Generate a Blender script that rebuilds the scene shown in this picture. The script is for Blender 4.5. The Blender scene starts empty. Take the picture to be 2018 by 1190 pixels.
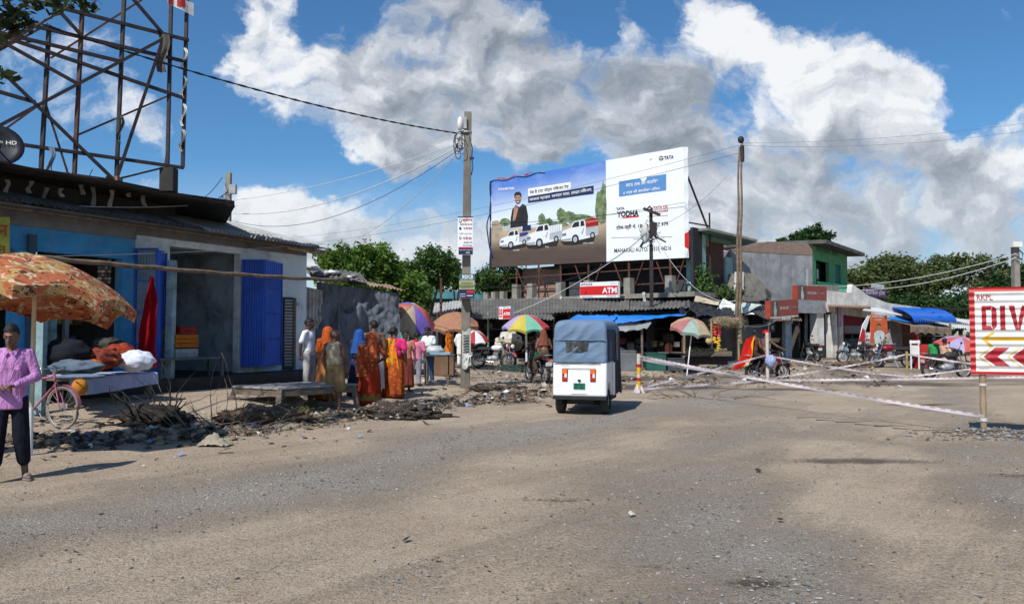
import bpy, bmesh, math, random
import numpy as np
from mathutils import Vector, Matrix, noise as mnoise
random.seed(7)
V = Vector; PI = math.pi; R = math.radians
scene = bpy.context.scene
col = scene.collection
# ------------------------------------------------------------------ camera model
F_PX, CX, CY, HOR, CAM_H = 1500.0, 1009.0, 595.0, 655.0, 1.6
PITCH = math.atan((HOR - CY) / F_PX)
CAM = V((0, 0, CAM_H))
def ray(px, py):
    a, b = (px - CX) / F_PX, -(py - CY) / F_PX
    c, s = math.cos(PITCH), math.sin(PITCH)
    return V((a, c - b * s, s + b * c))
def at(px, py, Y):
    d = ray(px, py); return CAM + d * (Y / d.y)
def smooth(a, b, x):
    t = max(0.0, min(1.0, (x - a) / (b - a))); return t * t * (3 - 2 * t)
_ED = [(-40, 3), (-12, 8.6), (-6.9, 10.3), (-4.5, 11.2), (-3.1, 13.0), (-1.1, 16.4), (0.7, 18.3), (2.2, 21), (5, 34), (40, 60)]
def edge_sd(x, y):
    for (xa, ya), (xb, yb) in zip(_ED, _ED[1:]):
        if x <= xb: break
    ye = ya + (yb - ya) * (x - xa) / (xb - xa)
    sl = (yb - ya) / (xb - xa)
    return (y - ye) / math.sqrt(1 + sl * sl)
def gz(x, y):
    sd = edge_sd(x, y)
    bank = 0.30 * smooth(1.0, 4.6, sd) * smooth(2.0, -3.0, x) if y < 40 else 0
    rear = 0.20 * smooth(26, 34, y)
    z = max(bank, rear)
    if x < 1.5 and y < 30:
        m = math.exp(-((sd - 0.55) / 0.5) ** 2) * smooth(1.8, 0.2, x)
        z += m * (0.10 + 0.16 * mnoise.noise(V((x * 1.1, y * 1.1, 3))))
    z += 0.09 * math.exp(-(((x - 7.45) / 0.75) ** 2 + ((y - 11.95) / 0.55) ** 2))
    return z
def gnd(px, py, lift=0.0):
    d = ray(px, py); t = (CAM_H) / max(-d.z, 1e-4)
    for _ in range(25):
        p = CAM + d * t
        t = (CAM_H - gz(p.x, p.y)) / max(-d.z, 1e-4)
    p = CAM + d * t; p.z = gz(p.x, p.y) + lift; return p
def gp(px, Y):          # ground point under a pixel column at depth Y
    x = (px - CX) / F_PX * Y / math.cos(PITCH) ; return V((x, Y, gz(x, Y)))
class Fr:
    """vertical facade frame: s along, d towards the viewer side, z up"""
    def __init__(s, p0, p1, flip=False):
        s.o = V((p0[0], p0[1], 0)); u = V((p1[0], p1[1], 0)) - s.o
        s.L = u.length; s.u = u.normalized(); s.n = V((s.u.y, -s.u.x, 0))
        if flip: s.n = -s.n
    def p(s, a, d, z): return s.o + s.u * a + s.n * d + V((0, 0, z))
    def hit(s, px, py, d=0.0):
        r = ray(px, py); o = s.o + s.n * d
        t = (o - CAM).dot(s.n) / r.dot(s.n); q = CAM + r * t
        return (q - s.o).dot(s.u), q.z
    def S(s, px, d=0.0): return s.hit(px, HOR, d)[0]
    def at(s, px, py, d=0.0):
        a, z = s.hit(px, py, d); return s.p(a, d, z)
# ------------------------------------------------------------------ mesh builder
W = {}
def mw(o): return W.get(o.name, Matrix.Identity(4)) if o else Matrix.Identity(4)
def basis(d, up=V((0, 0, 1))):
    d = d.normalized()
    if abs(d.dot(up)) > 0.98: up = V((1, 0, 0)) if abs(d.x) < .9 else V((0, 1, 0))
    x = d.cross(up).normalized(); y = x.cross(d).normalized(); return x, y, d
class MB:
    def __init__(s, mat=None):
        s.v = []; s.f = []; s.mi = []; s.mats = []; s.sm = []; s.cur = 0
        if mat: s.use(mat)
    def use(s, m):
        if m not in s.mats: s.mats.append(m)
        s.cur = s.mats.index(m); return s
    def add(s, vs, fs, smooth=False):
        b = len(s.v); s.v.extend([tuple(p) for p in vs])
        for f in fs:
            s.f.append(tuple(b + i for i in f)); s.mi.append(s.cur); s.sm.append(smooth)
        return s
    def box(s, c, size, M=None):
        c = V(c); h = V(size) / 2; M = M or Matrix.Identity(3)
        vs = [c + M @ V((sx * h.x, sy * h.y, sz * h.z)) for sz in (-1, 1) for sy in (-1, 1) for sx in (-1, 1)]
        return s.add(vs, [(0, 2, 3, 1), (4, 5, 7, 6), (0, 1, 5, 4), (2, 6, 7, 3), (0, 4, 6, 2), (1, 3, 7, 5)])
    def fbox(s, F, a0, a1, d0, d1, z0, z1):
        M = Matrix((F.u, F.n, V((0, 0, 1)))).transposed()
        return s.box(F.p((a0 + a1) / 2, (d0 + d1) / 2, (z0 + z1) / 2), (abs(a1 - a0), abs(d1 - d0), abs(z1 - z0)), M)
    def beam(s, p0, p1, w, h, up=V((0, 0, 1))):
        p0, p1 = V(p0), V(p1); d = p1 - p0
        x, y, z = basis(d, up)
        return s.box((p0 + p1) / 2, (w, h, d.length), Matrix((x, y, z)).transposed())
    def rod(s, p0, p1, r0, r1=None, n=8, caps=True):
        r1 = r0 if r1 is None else r1; p0, p1 = V(p0), V(p1); x, y, _ = basis(p1 - p0)
        vs = []
        for p, r in ((p0, r0), (p1, r1)):
            for k in range(n):
                a = 2 * PI * k / n; vs.append(p + x * (math.cos(a) * r) + y * (math.sin(a) * r))
        fs = [(k, (k + 1) % n, n + (k + 1) % n, n + k) for k in range(n)]
        s.add(vs, fs, True)
        if caps: s.add(vs[:n], [tuple(range(n))[::-1]]); s.add(vs[n:], [tuple(range(n))])
        return s
    def tube(s, pts, r, n=6):
        pts = [V(p) for p in pts]; m = len(pts); vs = []
        rs = r if isinstance(r, (list, tuple)) else [r] * m
        for i, p in enumerate(pts):
            d = (pts[min(i + 1, m - 1)] - pts[max(i - 1, 0)])
            if d.length < 1e-6: d = V((0, 0, 1))
            x, y, _ = basis(d)
            for k in range(n):
                a = 2 * PI * k / n; vs.append(p + x * (math.cos(a) * rs[i]) + y * (math.sin(a) * rs[i]))
        fs = [(i * n + k, i * n + (k + 1) % n, (i + 1) * n + (k + 1) % n, (i + 1) * n + k) for i in range(m - 1) for k in range(n)]
        fs += [tuple(range(n))[::-1], tuple(range((m - 1) * n, m * n))]
        return s.add(vs, fs, True)
    def lathe(s, prof, c, n=16, ax=V((0, 0, 1)), arc=1.0):
        c = V(c); x, y, z = basis(V(ax)); vs = []
        k2 = n if arc >= 1 else n + 1
        for r, h in prof:
            for k in range(k2):
                a = 2 * PI * arc * k / n; vs.append(c + x * (r * math.cos(a)) + y * (r * math.sin(a)) + z * h)
        fs = []
        for i in range(len(prof) - 1):
            for k in range(n):
                k1 = (k + 1) % k2; fs.append((i * k2 + k, i * k2 + k1, (i + 1) * k2 + k1, (i + 1) * k2 + k))
        return s.add(vs, fs, True)
    def ell(s, c, r, M=None, nu=14, nv=9, fn=None):
        c = V(c); M = M or Matrix.Identity(3); vs = []
        for j in range(nv + 1):
            t = PI * j / nv
            for k in range(nu):
                a = 2 * PI * k / nu
                p = V((math.sin(t) * math.cos(a), math.sin(t) * math.sin(a), math.cos(t)))
                if fn: p = p * fn(p)
                vs.append(c + M @ V((p.x * r[0], p.y * r[1], p.z * r[2])))
        fs = [(j * nu + k, (j + 1) * nu + k, (j + 1) * nu + (k + 1) % nu, j * nu + (k + 1) % nu) for j in range(nv) for k in range(nu)]
        return s.add(vs, fs, True)
    def cone(s, p0, r0, p1, r1, n=10):   # rounded cone (closed) used for limbs
        p0, p1 = V(p0), V(p1); x, y, z = basis(p1 - p0); vs = []; rings = []
        for p, r, sg in ((p0, r0, -1), (p1, r1, 1)):
            for t in ((1.35, 0.75, 0.0) if sg < 0 else (0.0, 0.75, 1.35)): rings.append((p + z * (sg * r * math.sin(t)), r * math.cos(t)))
        for c, r in rings:
            for k in range(n):
                a = 2 * PI * k / n; vs.append(c + x * (r * math.cos(a)) + y * (r * math.sin(a)))
        m = len(rings)
        fs = [(i * n + k, i * n + (k + 1) % n, (i + 1) * n + (k + 1) % n, (i + 1) * n + k) for i in range(m - 1) for k in range(n)]
        fs += [tuple(range(n))[::-1], tuple(range((m - 1) * n, m * n))]
        return s.add(vs, fs, True)
    def poly(s, pts): return s.add(pts, [tuple(range(len(pts)))])
    def prism(s, pts, vec):
        n = len(pts); pts = [V(p) for p in pts]; vec = V(vec)
        vs = pts + [p + vec for p in pts]
        return s.add(vs, [tuple(range(n))[::-1], tuple(range(n, 2 * n))] + [(k, (k + 1) % n, n + (k + 1) % n, n + k) for k in range(n)])
    def sheet(s, fn, nu, nv, smooth=True):
        vs = [fn(i / nu, j / nv) for j in range(nv + 1) for i in range(nu + 1)]
        fs = [(j * (nu + 1) + i, j * (nu + 1) + i + 1, (j + 1) * (nu + 1) + i + 1, (j + 1) * (nu + 1) + i) for j in range(nv) for i in range(nu)]
        return s.add(vs, fs, smooth)
    def corr(s, p00, p10, p01, p11, waves, amp, nv=4, jit=0.0, rib=False, per=6):
        p00, p10, p01, p11 = map(V, (p00, p10, p01, p11))
        nrm = (p10 - p00).cross(p01 - p00).normalized(); nu = int(waves * per)
        def fn(u, v):
            p = (p00 * (1 - u) + p10 * u) * (1 - v) + (p01 * (1 - u) + p11 * u) * v
            w = math.sin(2 * PI * waves * u)
            if rib: w = max(-.35, min(.35, w)) * 2.8
            j = jit * mnoise.noise(V((u * 9, v * 3, waves))) if jit else 0
            return p + nrm * (amp * w + j)
        return s.sheet(fn, nu, nv)
    def loft(s, rings, n=20, ripple=0.0, k=9, ph=0.0, cap=True, M=None, o=V((0, 0, 0))):
        """rings: (z, rx, ry, cx, cy)"""
        vs = []
        for i, (z, rx, ry, cx, cy) in enumerate(rings):
            f = i / max(1, len(rings) - 1)
            for q in range(n):
                a = 2 * PI * q / n
                m = 1 + ripple * f * (math.sin(k * a + ph + 1.3 * f) + .5 * math.sin((k * 1.7) * a + 2 * ph))
                vs.append(V((cx + rx * m * math.cos(a), cy + ry * m * math.sin(a), z)))
        fs = [(i * n + q, i * n + (q + 1) % n, (i + 1) * n + (q + 1) % n, (i + 1) * n + q) for i in range(len(rings) - 1) for q in range(n)]
        if cap: fs += [tuple(range(n)), tuple(range((len(rings) - 1) * n, len(rings) * n))]
        return s.add(vs, fs, True)
    def mesh(s, name):
        me = bpy.data.meshes.new(name); me.from_pydata(s.v, [], s.f)
        for m in s.mats: me.materials.append(m)
        me.polygons.foreach_set('material_index', s.mi); me.polygons.foreach_set('use_smooth', s.sm)
        me.update(); return me
    def build(s, name, parent=None, label=None, cat=None, group=None, kind=None, local=False, loc=None):
        """verts are world coordinates unless local=True (then they are the parent's)"""
        if not s.v: return None
        me = s.mesh(name)
        o = bpy.data.objects.new(name, me); col.objects.link(o)
        return finish(o, parent, label, cat, group, kind, local, loc)
def finish(o, parent=None, label=None, cat=None, group=None, kind=None, local=False, loc=None):
    me = o.data
    if parent:
        o.parent = parent
        if not local: me.transform(mw(parent).inverted())
        W[o.name] = mw(parent).copy()
    else:
        if loc is None and len(me.vertices):
            co = np.empty(len(me.vertices) * 3, np.float32); me.vertices.foreach_get('co', co); co = co.reshape(-1, 3)
            lo, hi = co.min(0), co.max(0); loc = V(((lo[0] + hi[0]) / 2, (lo[1] + hi[1]) / 2, lo[2]))
            loc = V([float(q) for q in loc])
        loc = V(loc) if loc is not None else V((0, 0, 0))
        if not local: me.transform(Matrix.Translation(-loc))
        o.location = loc; W[o.name] = Matrix.Translation(loc)
    tag(o, label, cat, group, kind); return o
def tag(o, label=None, cat=None, group=None, kind=None):
    if label: o['label'] = label
    if cat: o['category'] = cat
    if group: o['group'] = group
    if kind: o['kind'] = kind
    return o
def thing(name, label, cat, loc=(0, 0, 0), rz=0.0, group=None, rx=0.0, ry=0.0, sc=1.0):
    o = bpy.data.objects.new(name, None); col.objects.link(o); o.empty_display_size = .2
    o.location = loc; o.rotation_euler = (rx, ry, rz); o.scale = (sc, sc, sc)
    M = Matrix.LocRotScale(V(loc), o.rotation_euler, o.scale); W[o.name] = M
    return tag(o, label, cat, group)
def copy_tree(o, parent=None, loc=None, rz=None, label=None):
    c = o.copy(); col.objects.link(c); c.parent = parent
    if loc is not None: c.location = loc
    if rz is not None: c.rotation_euler = (0, 0, rz)
    if label: c['label'] = label
    for ch in list(o.children): copy_tree(ch, c)
    return c
def evald(mb, mods, name):
    me = mb.mesh(name) if isinstance(mb, MB) else mb
    o = bpy.data.objects.new('tmp', me); col.objects.link(o)
    for typ, kw in mods:
        m = o.modifiers.new(typ, typ)
        for k, v in kw.items(): setattr(m, k, v)
    dg = bpy.context.evaluated_depsgraph_get(); dg.update()
    out = bpy.data.meshes.new_from_object(o.evaluated_get(dg)); out.name = name
    mats = list(me.materials)
    bpy.data.objects.remove(o); bpy.data.meshes.remove(me)
    out.materials.clear()
    for m in mats: out.materials.append(m)
    out.polygons.foreach_set('use_smooth', [True] * len(out.polygons))
    return out
def link_mesh(me, name, parent=None, **kw):
    o = bpy.data.objects.new(name, me); col.objects.link(o); return finish(o, parent, **kw)
def remeshed(mb, name, parent, voxel=.012, it=3, mat=None, local=True, fac=.5):
    me = evald(mb, [('REMESH', dict(mode='VOXEL', voxel_size=voxel)), ('SMOOTH', dict(factor=fac, iterations=it))], name)
    me.materials.clear(); me.materials.append(mat)
    return link_mesh(me, name, parent, local=local)
# flat lettering -> list of (verts, faces) fitted to a rectangle
def glyphs(mb, s, fn, x0, y0, w, h, bold=0.0, keep=True, shear=0.0):
    """writes s into the rectangle (x0,y0,w,h); fn(x,y)->world point"""
    cu = bpy.data.curves.new('t', 'FONT'); cu.body = s; cu.size = 1.0; cu.offset = bold; cu.resolution_u = 2; cu.shear = shear
    o = bpy.data.objects.new('t', cu); col.objects.link(o)
    dg = bpy.context.evaluated_depsgraph_get(); me = bpy.data.meshes.new_from_object(o.evaluated_get(dg))
    vs = [v.co.copy() for v in me.vertices]; fs = [tuple(p.vertices) for p in me.polygons]
    bpy.data.objects.remove(o); bpy.data.curves.remove(cu); bpy.data.meshes.remove(me)
    if not vs: return
    lx, hx = min(v.x for v in vs), max(v.x for v in vs); ly, hy = min(v.y for v in vs), max(v.y for v in vs)
    sx = w / (hx - lx); sy = h / (hy - ly)
    mb.add([fn(x0 + (v.x - lx) * sx, y0 + (v.y - ly) * sy) for v in vs], fs)
# ------------------------------------------------------------------ materials
_mc = {}
class NT:
    def __init__(s, m):
        s.m = m; m.use_nodes = True; s.t = m.node_tree; s.t.nodes.clear()
    def n(s, typ, **kw):
        nd = s.t.nodes.new(typ); ins = kw.pop('ins', {})
        for k, v in kw.items(): setattr(nd, k, v)
        for k, v in ins.items(): s.set(nd.inputs[k], v)
        return nd
    def set(s, sock, v):
        if isinstance(v, bpy.types.NodeSocket): s.t.links.new(v, sock)
        elif isinstance(v, bpy.types.Node): s.t.links.new(v.outputs[0], sock)
        else: sock.default_value = v
    def math(s, op, a, b=0.0, c=None, clamp=False):
        nd = s.n('ShaderNodeMath', operation=op, use_clamp=clamp); s.set(nd.inputs[0], a); s.set(nd.inputs[1], b)
        if c is not None: s.set(nd.inputs[2], c)
        return nd.outputs[0]
    def vmath(s, op, a, b=None):
        nd = s.n('ShaderNodeVectorMath', operation=op); s.set(nd.inputs[0], a)
        if b is not None: s.set(nd.inputs[1], b)
        return nd.outputs['Value'] if op in ('LENGTH', 'DOT_PRODUCT', 'DISTANCE') else nd.outputs[0]
    def noise(s, vec, scale, detail=4, rough=.55, dist=0.0):
        nd = s.n('ShaderNodeTexNoise', ins={'Scale': scale, 'Detail': detail, 'Roughness': rough, 'Distortion': dist})
        if vec is not None: s.set(nd.inputs['Vector'], vec)
        return nd.outputs['Fac']
    def mix(s, f, a, b, bt='MIX'):
        nd = s.n('ShaderNodeMix', data_type='RGBA', blend_type=bt)
        s.set(nd.inputs[0], f); s.set(nd.inputs[6], a if isinstance(a, (bpy.types.NodeSocket,)) else rgba(a)); s.set(nd.inputs[7], b if isinstance(b, bpy.types.NodeSocket) else rgba(b))
        return nd.outputs[2]
    def ramp(s, f, stops, interp='LINEAR'):
        nd = s.n('ShaderNodeValToRGB'); cr = nd.color_ramp; cr.interpolation = interp
        while len(cr.elements) < len(stops): cr.elements.new(.5)
        for e, (p, c) in zip(cr.elements, stops): e.position = p; e.color = rgba(c)
        s.set(nd.inputs[0], f); return nd.outputs[0]
    def step(s, f, a, b):
        nd = s.n('ShaderNodeMapRange', interpolation_type='SMOOTHSTEP'); s.set(nd.inputs[0], f)
        nd.inputs[1].default_value = a; nd.inputs[2].default_value = b; return nd.outputs[0]
    def bump(s, h, st=.3, d=.02, nrm=None):
        nd = s.n('ShaderNodeBump', ins={'Strength': st, 'Distance': d, 'Height': h})
        if nrm is not None: s.set(nd.inputs['Normal'], nrm)
        return nd.outputs[0]
    def out(s, colr, rough=.8, nrm=None, metal=0.0, spec=.3, trans=0.0, alpha=None):
        b = s.n('ShaderNodeBsdfPrincipled')
        s.set(b.inputs['Base Color'], colr if isinstance(colr, bpy.types.NodeSocket) else rgba(colr)); s.set(b.inputs['Roughness'], rough)
        s.set(b.inputs['Metallic'], metal); s.set(b.inputs['Specular IOR Level'], spec)
        if nrm is not None: s.set(b.inputs['Normal'], nrm)
        sh = b.outputs[0]
        if trans:
            tr = s.n('ShaderNodeBsdfTranslucent'); s.set(tr.inputs[0], colr if isinstance(colr, bpy.types.NodeSocket) else rgba(colr))
            mx = s.n('ShaderNodeMixShader'); mx.inputs[0].default_value = trans
            s.t.links.new(sh, mx.inputs[1]); s.t.links.new(tr.outputs[0], mx.inputs[2]); sh = mx.outputs[0]
        o = s.n('ShaderNodeOutputMaterial'); s.t.links.new(sh, o.inputs[0]); return s.m
def rgba(c): return (c[0], c[1], c[2], 1.0) if len(c) == 3 else tuple(c)
def newmat(name): return NT(bpy.data.materials.new(name))
def sc(c, k): return tuple(min(1, x * k) for x in c[:3])
def objco(n, scale=(1, 1, 1)):
    tc = n.n('ShaderNodeTexCoord')
    mp = n.n('ShaderNodeMapping', ins={'Scale': scale}); n.t.links.new(tc.outputs['Object'], mp.inputs[0]); return mp.outputs[0]
def M(name, c, rough=.8, var=.22, scale=2.5, bump=.25, bs=45, metal=0.0, dirt=None, da=.5, stretch=(1, 1, 1), trans=0.0, spec=.3, bd=.01):
    if name in _mc: return _mc[name]
    n = newmat(name); co = objco(n, stretch)
    a = n.noise(co, scale, 5, .6); c1 = n.mix(n.step(a, .3, .7), sc(c, 1 - var), sc(c, 1 + var))
    if dirt:
        d = n.noise(co, scale * .7 + .3, 6, .7, .4); c1 = n.mix(n.math('MULTIPLY', n.step(d, .45, .68), da), c1, dirt)
    f = n.noise(co, bs, 3, .6)
    c1 = n.mix(n.math('MULTIPLY', f, .3), c1, sc(c, .55))
    _mc[name] = n.out(c1, rough, n.bump(f, bump, bd) if bump else None, metal, spec, trans); return _mc[name]
def brickm(name, dirv, c1=(.34, .17, .11), c2=(.24, .11, .075), mort=(.33, .29, .25), sc_=1.0):
    n = newmat(name); tc = n.n('ShaderNodeTexCoord')
    s_ = n.vmath('DOT_PRODUCT', tc.outputs['Object'], tuple(dirv)); sx = n.n('ShaderNodeSeparateXYZ'); n.t.links.new(tc.outputs['Object'], sx.inputs[0])
    cb = n.n('ShaderNodeCombineXYZ'); n.set(cb.inputs[0], s_); n.set(cb.inputs[1], sx.outputs[2])
    b = n.n('ShaderNodeTexBrick', ins={'Vector': cb.outputs[0], 'Color1': rgba(c1), 'Color2': rgba(c2), 'Mortar': rgba(mort), 'Scale': 1.0, 'Mortar Size': .012, 'Brick Width': .24 * sc_, 'Row Height': .085 * sc_})
    z = n.noise(tc.outputs['Object'], 1.6, 5, .65)
    cc = n.mix(n.math('MULTIPLY', n.step(z, .45, .7), .5), b.outputs[0], (.12, .09, .07))
    return n.out(cc, .9, n.bump(n.math('SUBTRACT', 1.0, b.outputs['Fac']), .5, .01))
def concrete(name, c=(.34, .33, .31), dark=(.12, .115, .11), amt=.7, dirv=None):
    n = newmat(name); co = objco(n); st = objco(n, (2.2, 2.2, .25))
    a = n.noise(co, 1.3, 6, .65); s2 = n.noise(st, 1.6, 5, .6); f = n.noise(co, 30, 4, .6)
    c1 = n.mix(n.step(a, .35, .68), sc(c, .75), sc(c, 1.2)); c1 = n.mix(n.math('MULTIPLY', n.step(s2, .48, .72), amt), c1, dark)
    c1 = n.mix(n.math('MULTIPLY', f, .25), c1, sc(c, .5))
    return n.out(c1, .9, n.bump(f, .35, .012))
def camo(name, cols, scale=5.0, stops=(0, .36, .43, .5, .56, .64), trans=.25, dist=1.5):
    n = newmat(name); co = objco(n)
    a = n.noise(co, scale, 2, .5, dist); st = list(zip(stops, cols))
    c1 = n.ramp(a, st, 'CONSTANT'); b = n.noise(co, 1.2, 3); c1 = n.mix(n.math('MULTIPLY', b, .35), c1, (.2, .13, .08))
    return n.out(c1, .85, n.bump(n.noise(co, 6, 3), .3, .03), trans=trans, spec=.15)
def camo2(name, base, c2, cream, dark, sc_=4.0):
    n = newmat(name); co = objco(n); a = n.noise(co, sc_, 2, .5, .6); c1 = n.mix(n.step(a, .47, .50), base, c2)
    b = n.noise(objco(n, (1, 1.25, 1.8)), sc_ * 2.1, 2, .5, 1.2); c1 = n.mix(n.step(b, .585, .60), c1, cream)
    mp = n.n('ShaderNodeMapping', ins={'Rotation': (0, .5, .6), 'Scale': (1, 2.6, 3.2)}); n.t.links.new(n.n('ShaderNodeTexCoord').outputs['Object'], mp.inputs[0])
    d = n.noise(mp.outputs[0], sc_ * 1.7, 2, .5, 1.6); c1 = n.mix(n.step(d, .60, .615), c1, dark); e = n.noise(mp.outputs[0], sc_ * 1.3, 2, .5, 2.2); c1 = n.mix(n.step(e, .36, .345), c1, dark)
    g = n.noise(co, 1.1, 3); c1 = n.mix(n.math('MULTIPLY', g, .3), c1, (.2, .13, .08))
    return n.out(c1, .85, n.bump(n.noise(co, 6, 3), .3, .03), trans=.1, spec=.15)
def print_cloth(name, base, cols, scale=18, bs=8, rough=.8):
    n = newmat(name); co = objco(n)
    v = n.n('ShaderNodeTexVoronoi', ins={'Scale': scale}); n.set(v.inputs['Vector'], co)
    d = v.outputs['Distance']; hue = v.outputs['Color']; sp = n.n('ShaderNodeSeparateColor'); n.t.links.new(hue, sp.inputs[0])
    pc = n.ramp(sp.outputs[0], [(i / len(cols), c) for i, c in enumerate(cols)], 'CONSTANT')
    c1 = n.mix(n.step(d, .5, .3), base, pc)
    w = n.noise(objco(n, (1, 1, .25)), bs, 3, .6)
    c1 = n.mix(n.math('MULTIPLY', n.step(w, .5, .75), .5), c1, sc(base, .35))
    return n.out(c1, rough, n.bump(w, .6, .04), spec=.15)
def cloth(name, c, bs=7, var=.18, trans=0.0, fold=.7):
    if name in _mc: return _mc[name]
    n = newmat(name); co = objco(n, (1, 1, .45)); w = n.noise(co, bs, 4, .6, .6); f = n.noise(objco(n), 120, 2)
    c1 = n.mix(n.step(w, .3, .7), sc(c, 1 - var), sc(c, 1 + var)); 
    nr = n.bump(w, fold, .05); nr = n.bump(f, .15, .003, nr)
    _mc[name] = n.out(c1, .9, nr, spec=.1, trans=trans); return _mc[name]
def skin(name, c):
    if name in _mc: return _mc[name]
    n = newmat(name); co = objco(n); a = n.noise(co, 12, 4); c1 = n.mix(a, sc(c, .75), sc(c, 1.2))
    _mc[name] = n.out(c1, .5, n.bump(n.noise(co, 90, 2), .12, .003), spec=.4); return _mc[name]
def leafm(name, c, var=.5, trans=.3):
    n = newmat(name); g = n.n('ShaderNodeNewGeometry'); co = objco(n)
    r = g.outputs['Random Per Island']; a = n.noise(co, .7, 3)
    c1 = n.mix(r, sc(c, 1 - var), sc(c, 1 + var)); c1 = n.mix(n.math('MULTIPLY', n.step(a, .4, .65), .55), c1, (c[0] * 1.7, c[1] * 1.35, c[2] * .8))
    return n.out(c1, .55, spec=.35, trans=trans)
def glassy(name, c, rough=.15): return M(name, c, rough, .05, 2, 0, spec=.6)
# palette ----------------------------------------------------------------
m_white = M('white_paint', (.74, .74, .72), .55, .06, 3, .06, dirt=(.4, .36, .3), da=.25)
m_body = M('rickshaw_white_paint', (.80, .80, .79), .3, .03, 3, .03, 60, dirt=(.5, .44, .36), da=.22, spec=.5)
m_black = M('black_rubber', (.022, .022, .023), .75, .3, 6, .2)
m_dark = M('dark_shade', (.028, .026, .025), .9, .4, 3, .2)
m_rust = M('rusty_steel', (.10, .045, .032), .75, .4, 6, .3, dirt=(.03, .02, .018), da=.6)
m_rust_dk = M('dark_painted_steel', (.03, .024, .026), .6, .4, 6, .3, dirt=(.07, .028, .022), da=.4)
m_steel = M('galvanised_steel', (.36, .37, .38), .5, .15, 5, .15, metal=.3, dirt=(.2, .14, .1), da=.4)
m_chrome = M('chrome', (.6, .6, .6), .18, .05, 3, 0, metal=1.0)
m_bamboo = M('bamboo', (.34, .26, .16), .6, .3, 7, .2, 30, dirt=(.15, .10, .06), da=.6, stretch=(1, 1, .3))
m_bamboo_dk = M('weathered_bamboo', (.19, .135, .09), .7, .35, 6, .2, dirt=(.05, .04, .03), da=.6)
m_wood = M('weathered_wood', (.17, .13, .10), .85, .3, 6, .4, 50, dirt=(.07, .055, .045), da=.5, stretch=(1, 1, 4))
m_wood_gr = M('grey_old_wood', (.30, .29, .28), .85, .25, 4, .4, 40, dirt=(.14, .12, .10), da=.6, stretch=(1, 5, 5))
m_conc = concrete('old_concrete', (.27, .25, .215))
m_conc_lt = concrete('pale_concrete', (.68, .66, .62), (.30, .28, .26), .45)
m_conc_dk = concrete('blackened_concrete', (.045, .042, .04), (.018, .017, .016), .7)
m_asb = M('grey_asbestos_sheet', (.13, .125, .115), .9, .3, 1.4, .4, 25, dirt=(.06, .055, .05), da=.8)
m_asb_lt = M('pale_asbestos_sheet', (.40, .39, .37), .9, .25, 1.4, .4, 25, dirt=(.14, .12, .10), da=.6)
m_asb_dk = M('dark_asbestos_sheet', (.10, .097, .10), .85, .35, 2.5, .4, 25, dirt=(.2, .19, .19), da=.5)
m_tin = M('rusty_tin_sheet', (.25, .15, .10), .75, .35, 2, .3, dirt=(.42, .38, .33), da=.5)
m_tin_wh = M('white_tin_sheet', (.66, .66, .63), .6, .12, 1.5, .2, dirt=(.3, .27, .22), da=.35)
m_blue = M('blue_enamel', (.014, .09, .48), .42, .16, 2, .1, dirt=(.02, .04, .16), da=.4, spec=.4)
m_blue_lt = M('sky_blue_paint', (.045, .27, .53), .7, .18, 2.5, .25, dirt=(.26, .3, .3), da=.4)
m_blue_pale = M('pale_blue_wood_paint', (.27, .40, .42), .8, .25, 5, .35, dirt=(.12, .12, .11), da=.6)
m_plaster = M('bluish_white_plaster', (.66, .74, .79), .9, .14, 1.3, .3, 30, dirt=(.22, .23, .23), da=.6)
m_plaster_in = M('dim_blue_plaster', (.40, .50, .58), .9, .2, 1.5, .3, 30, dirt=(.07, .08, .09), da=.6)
m_red = M('red_enamel', (.46, .018, .02), .5, .15, 4, .1, spec=.4, dirt=(.3, .05, .04), da=.3)
m_maroon = M('maroon_paint', (.27, .012, .022), .6, .15, 6, .1)
m_yellow = M('yellow_paint', (.72, .40, .02), .6, .12, 5, .1, dirt=(.4, .26, .06), da=.3)
m_orange = M('orange_plastic', (.75, .22, .03), .6, .12, 5, .1)
m_green = M('green_paint', (.03, .22, .10), .7, .15, 3, .2)
m_mint = M('mint_wall_paint', (.11, .34, .15), .8, .15, 2, .25, dirt=(.06, .16, .08), da=.4)
m_teal = M('teal_paint', (.03, .30, .26), .8, .15, 2, .2)
m_aqua = M('pale_aqua_paint', (.33, .54, .53), .85, .15, 2, .25, dirt=(.16, .25, .25), da=.4)
m_shut = M('brown_shutter_paint', (.12, .055, .045), .6, .2, 2, .2)
m_tarp = cloth('grey_tarpaulin', (.115, .13, .15), 3, .35, 0, 1.2)
m_tarp_bk = M('black_polythene', (.022, .023, .026), .35, .4, 5, .6, 7, spec=.6, bd=.06)
m_tarp_bl = M('blue_tarpaulin', (.015, .20, .62), .5, .12, 2, .4, 6, spec=.4, bd=.05)
m_tarp_wh = M('translucent_grey_tarp', (.36, .37, .37), .6, .2, 2, .4, 6, trans=.3, bd=.05)
m_thatch = M('straw_thatch', (.30, .23, .14), .95, .4, 8, .8, 60, stretch=(1, 1, 1))
m_canvas = M('blue_grey_canvas', (.135, .205, .31), .85, .12, 2.5, .5, 5, dirt=(.19, .24, .30), da=.5, bd=.05)
m_glass = glassy('dark_glass', (.03, .035, .038), .12)
m_mirror = M('clear_plastic_window', (.045, .05, .05), .25, .6, 5, .3, 6, dirt=(.25, .27, .27), da=.5)
m_lampred = glassy('red_lens', (.45, .015, .01), .2); m_lampor = glassy('amber_lens', (.75, .16, .01), .2); m_lampwh = glassy('clear_lens', (.75, .7, .68), .15)
m_plate = M('green_number_plate', (.01, .20, .11), .5, .05, 3, 0)
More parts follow.
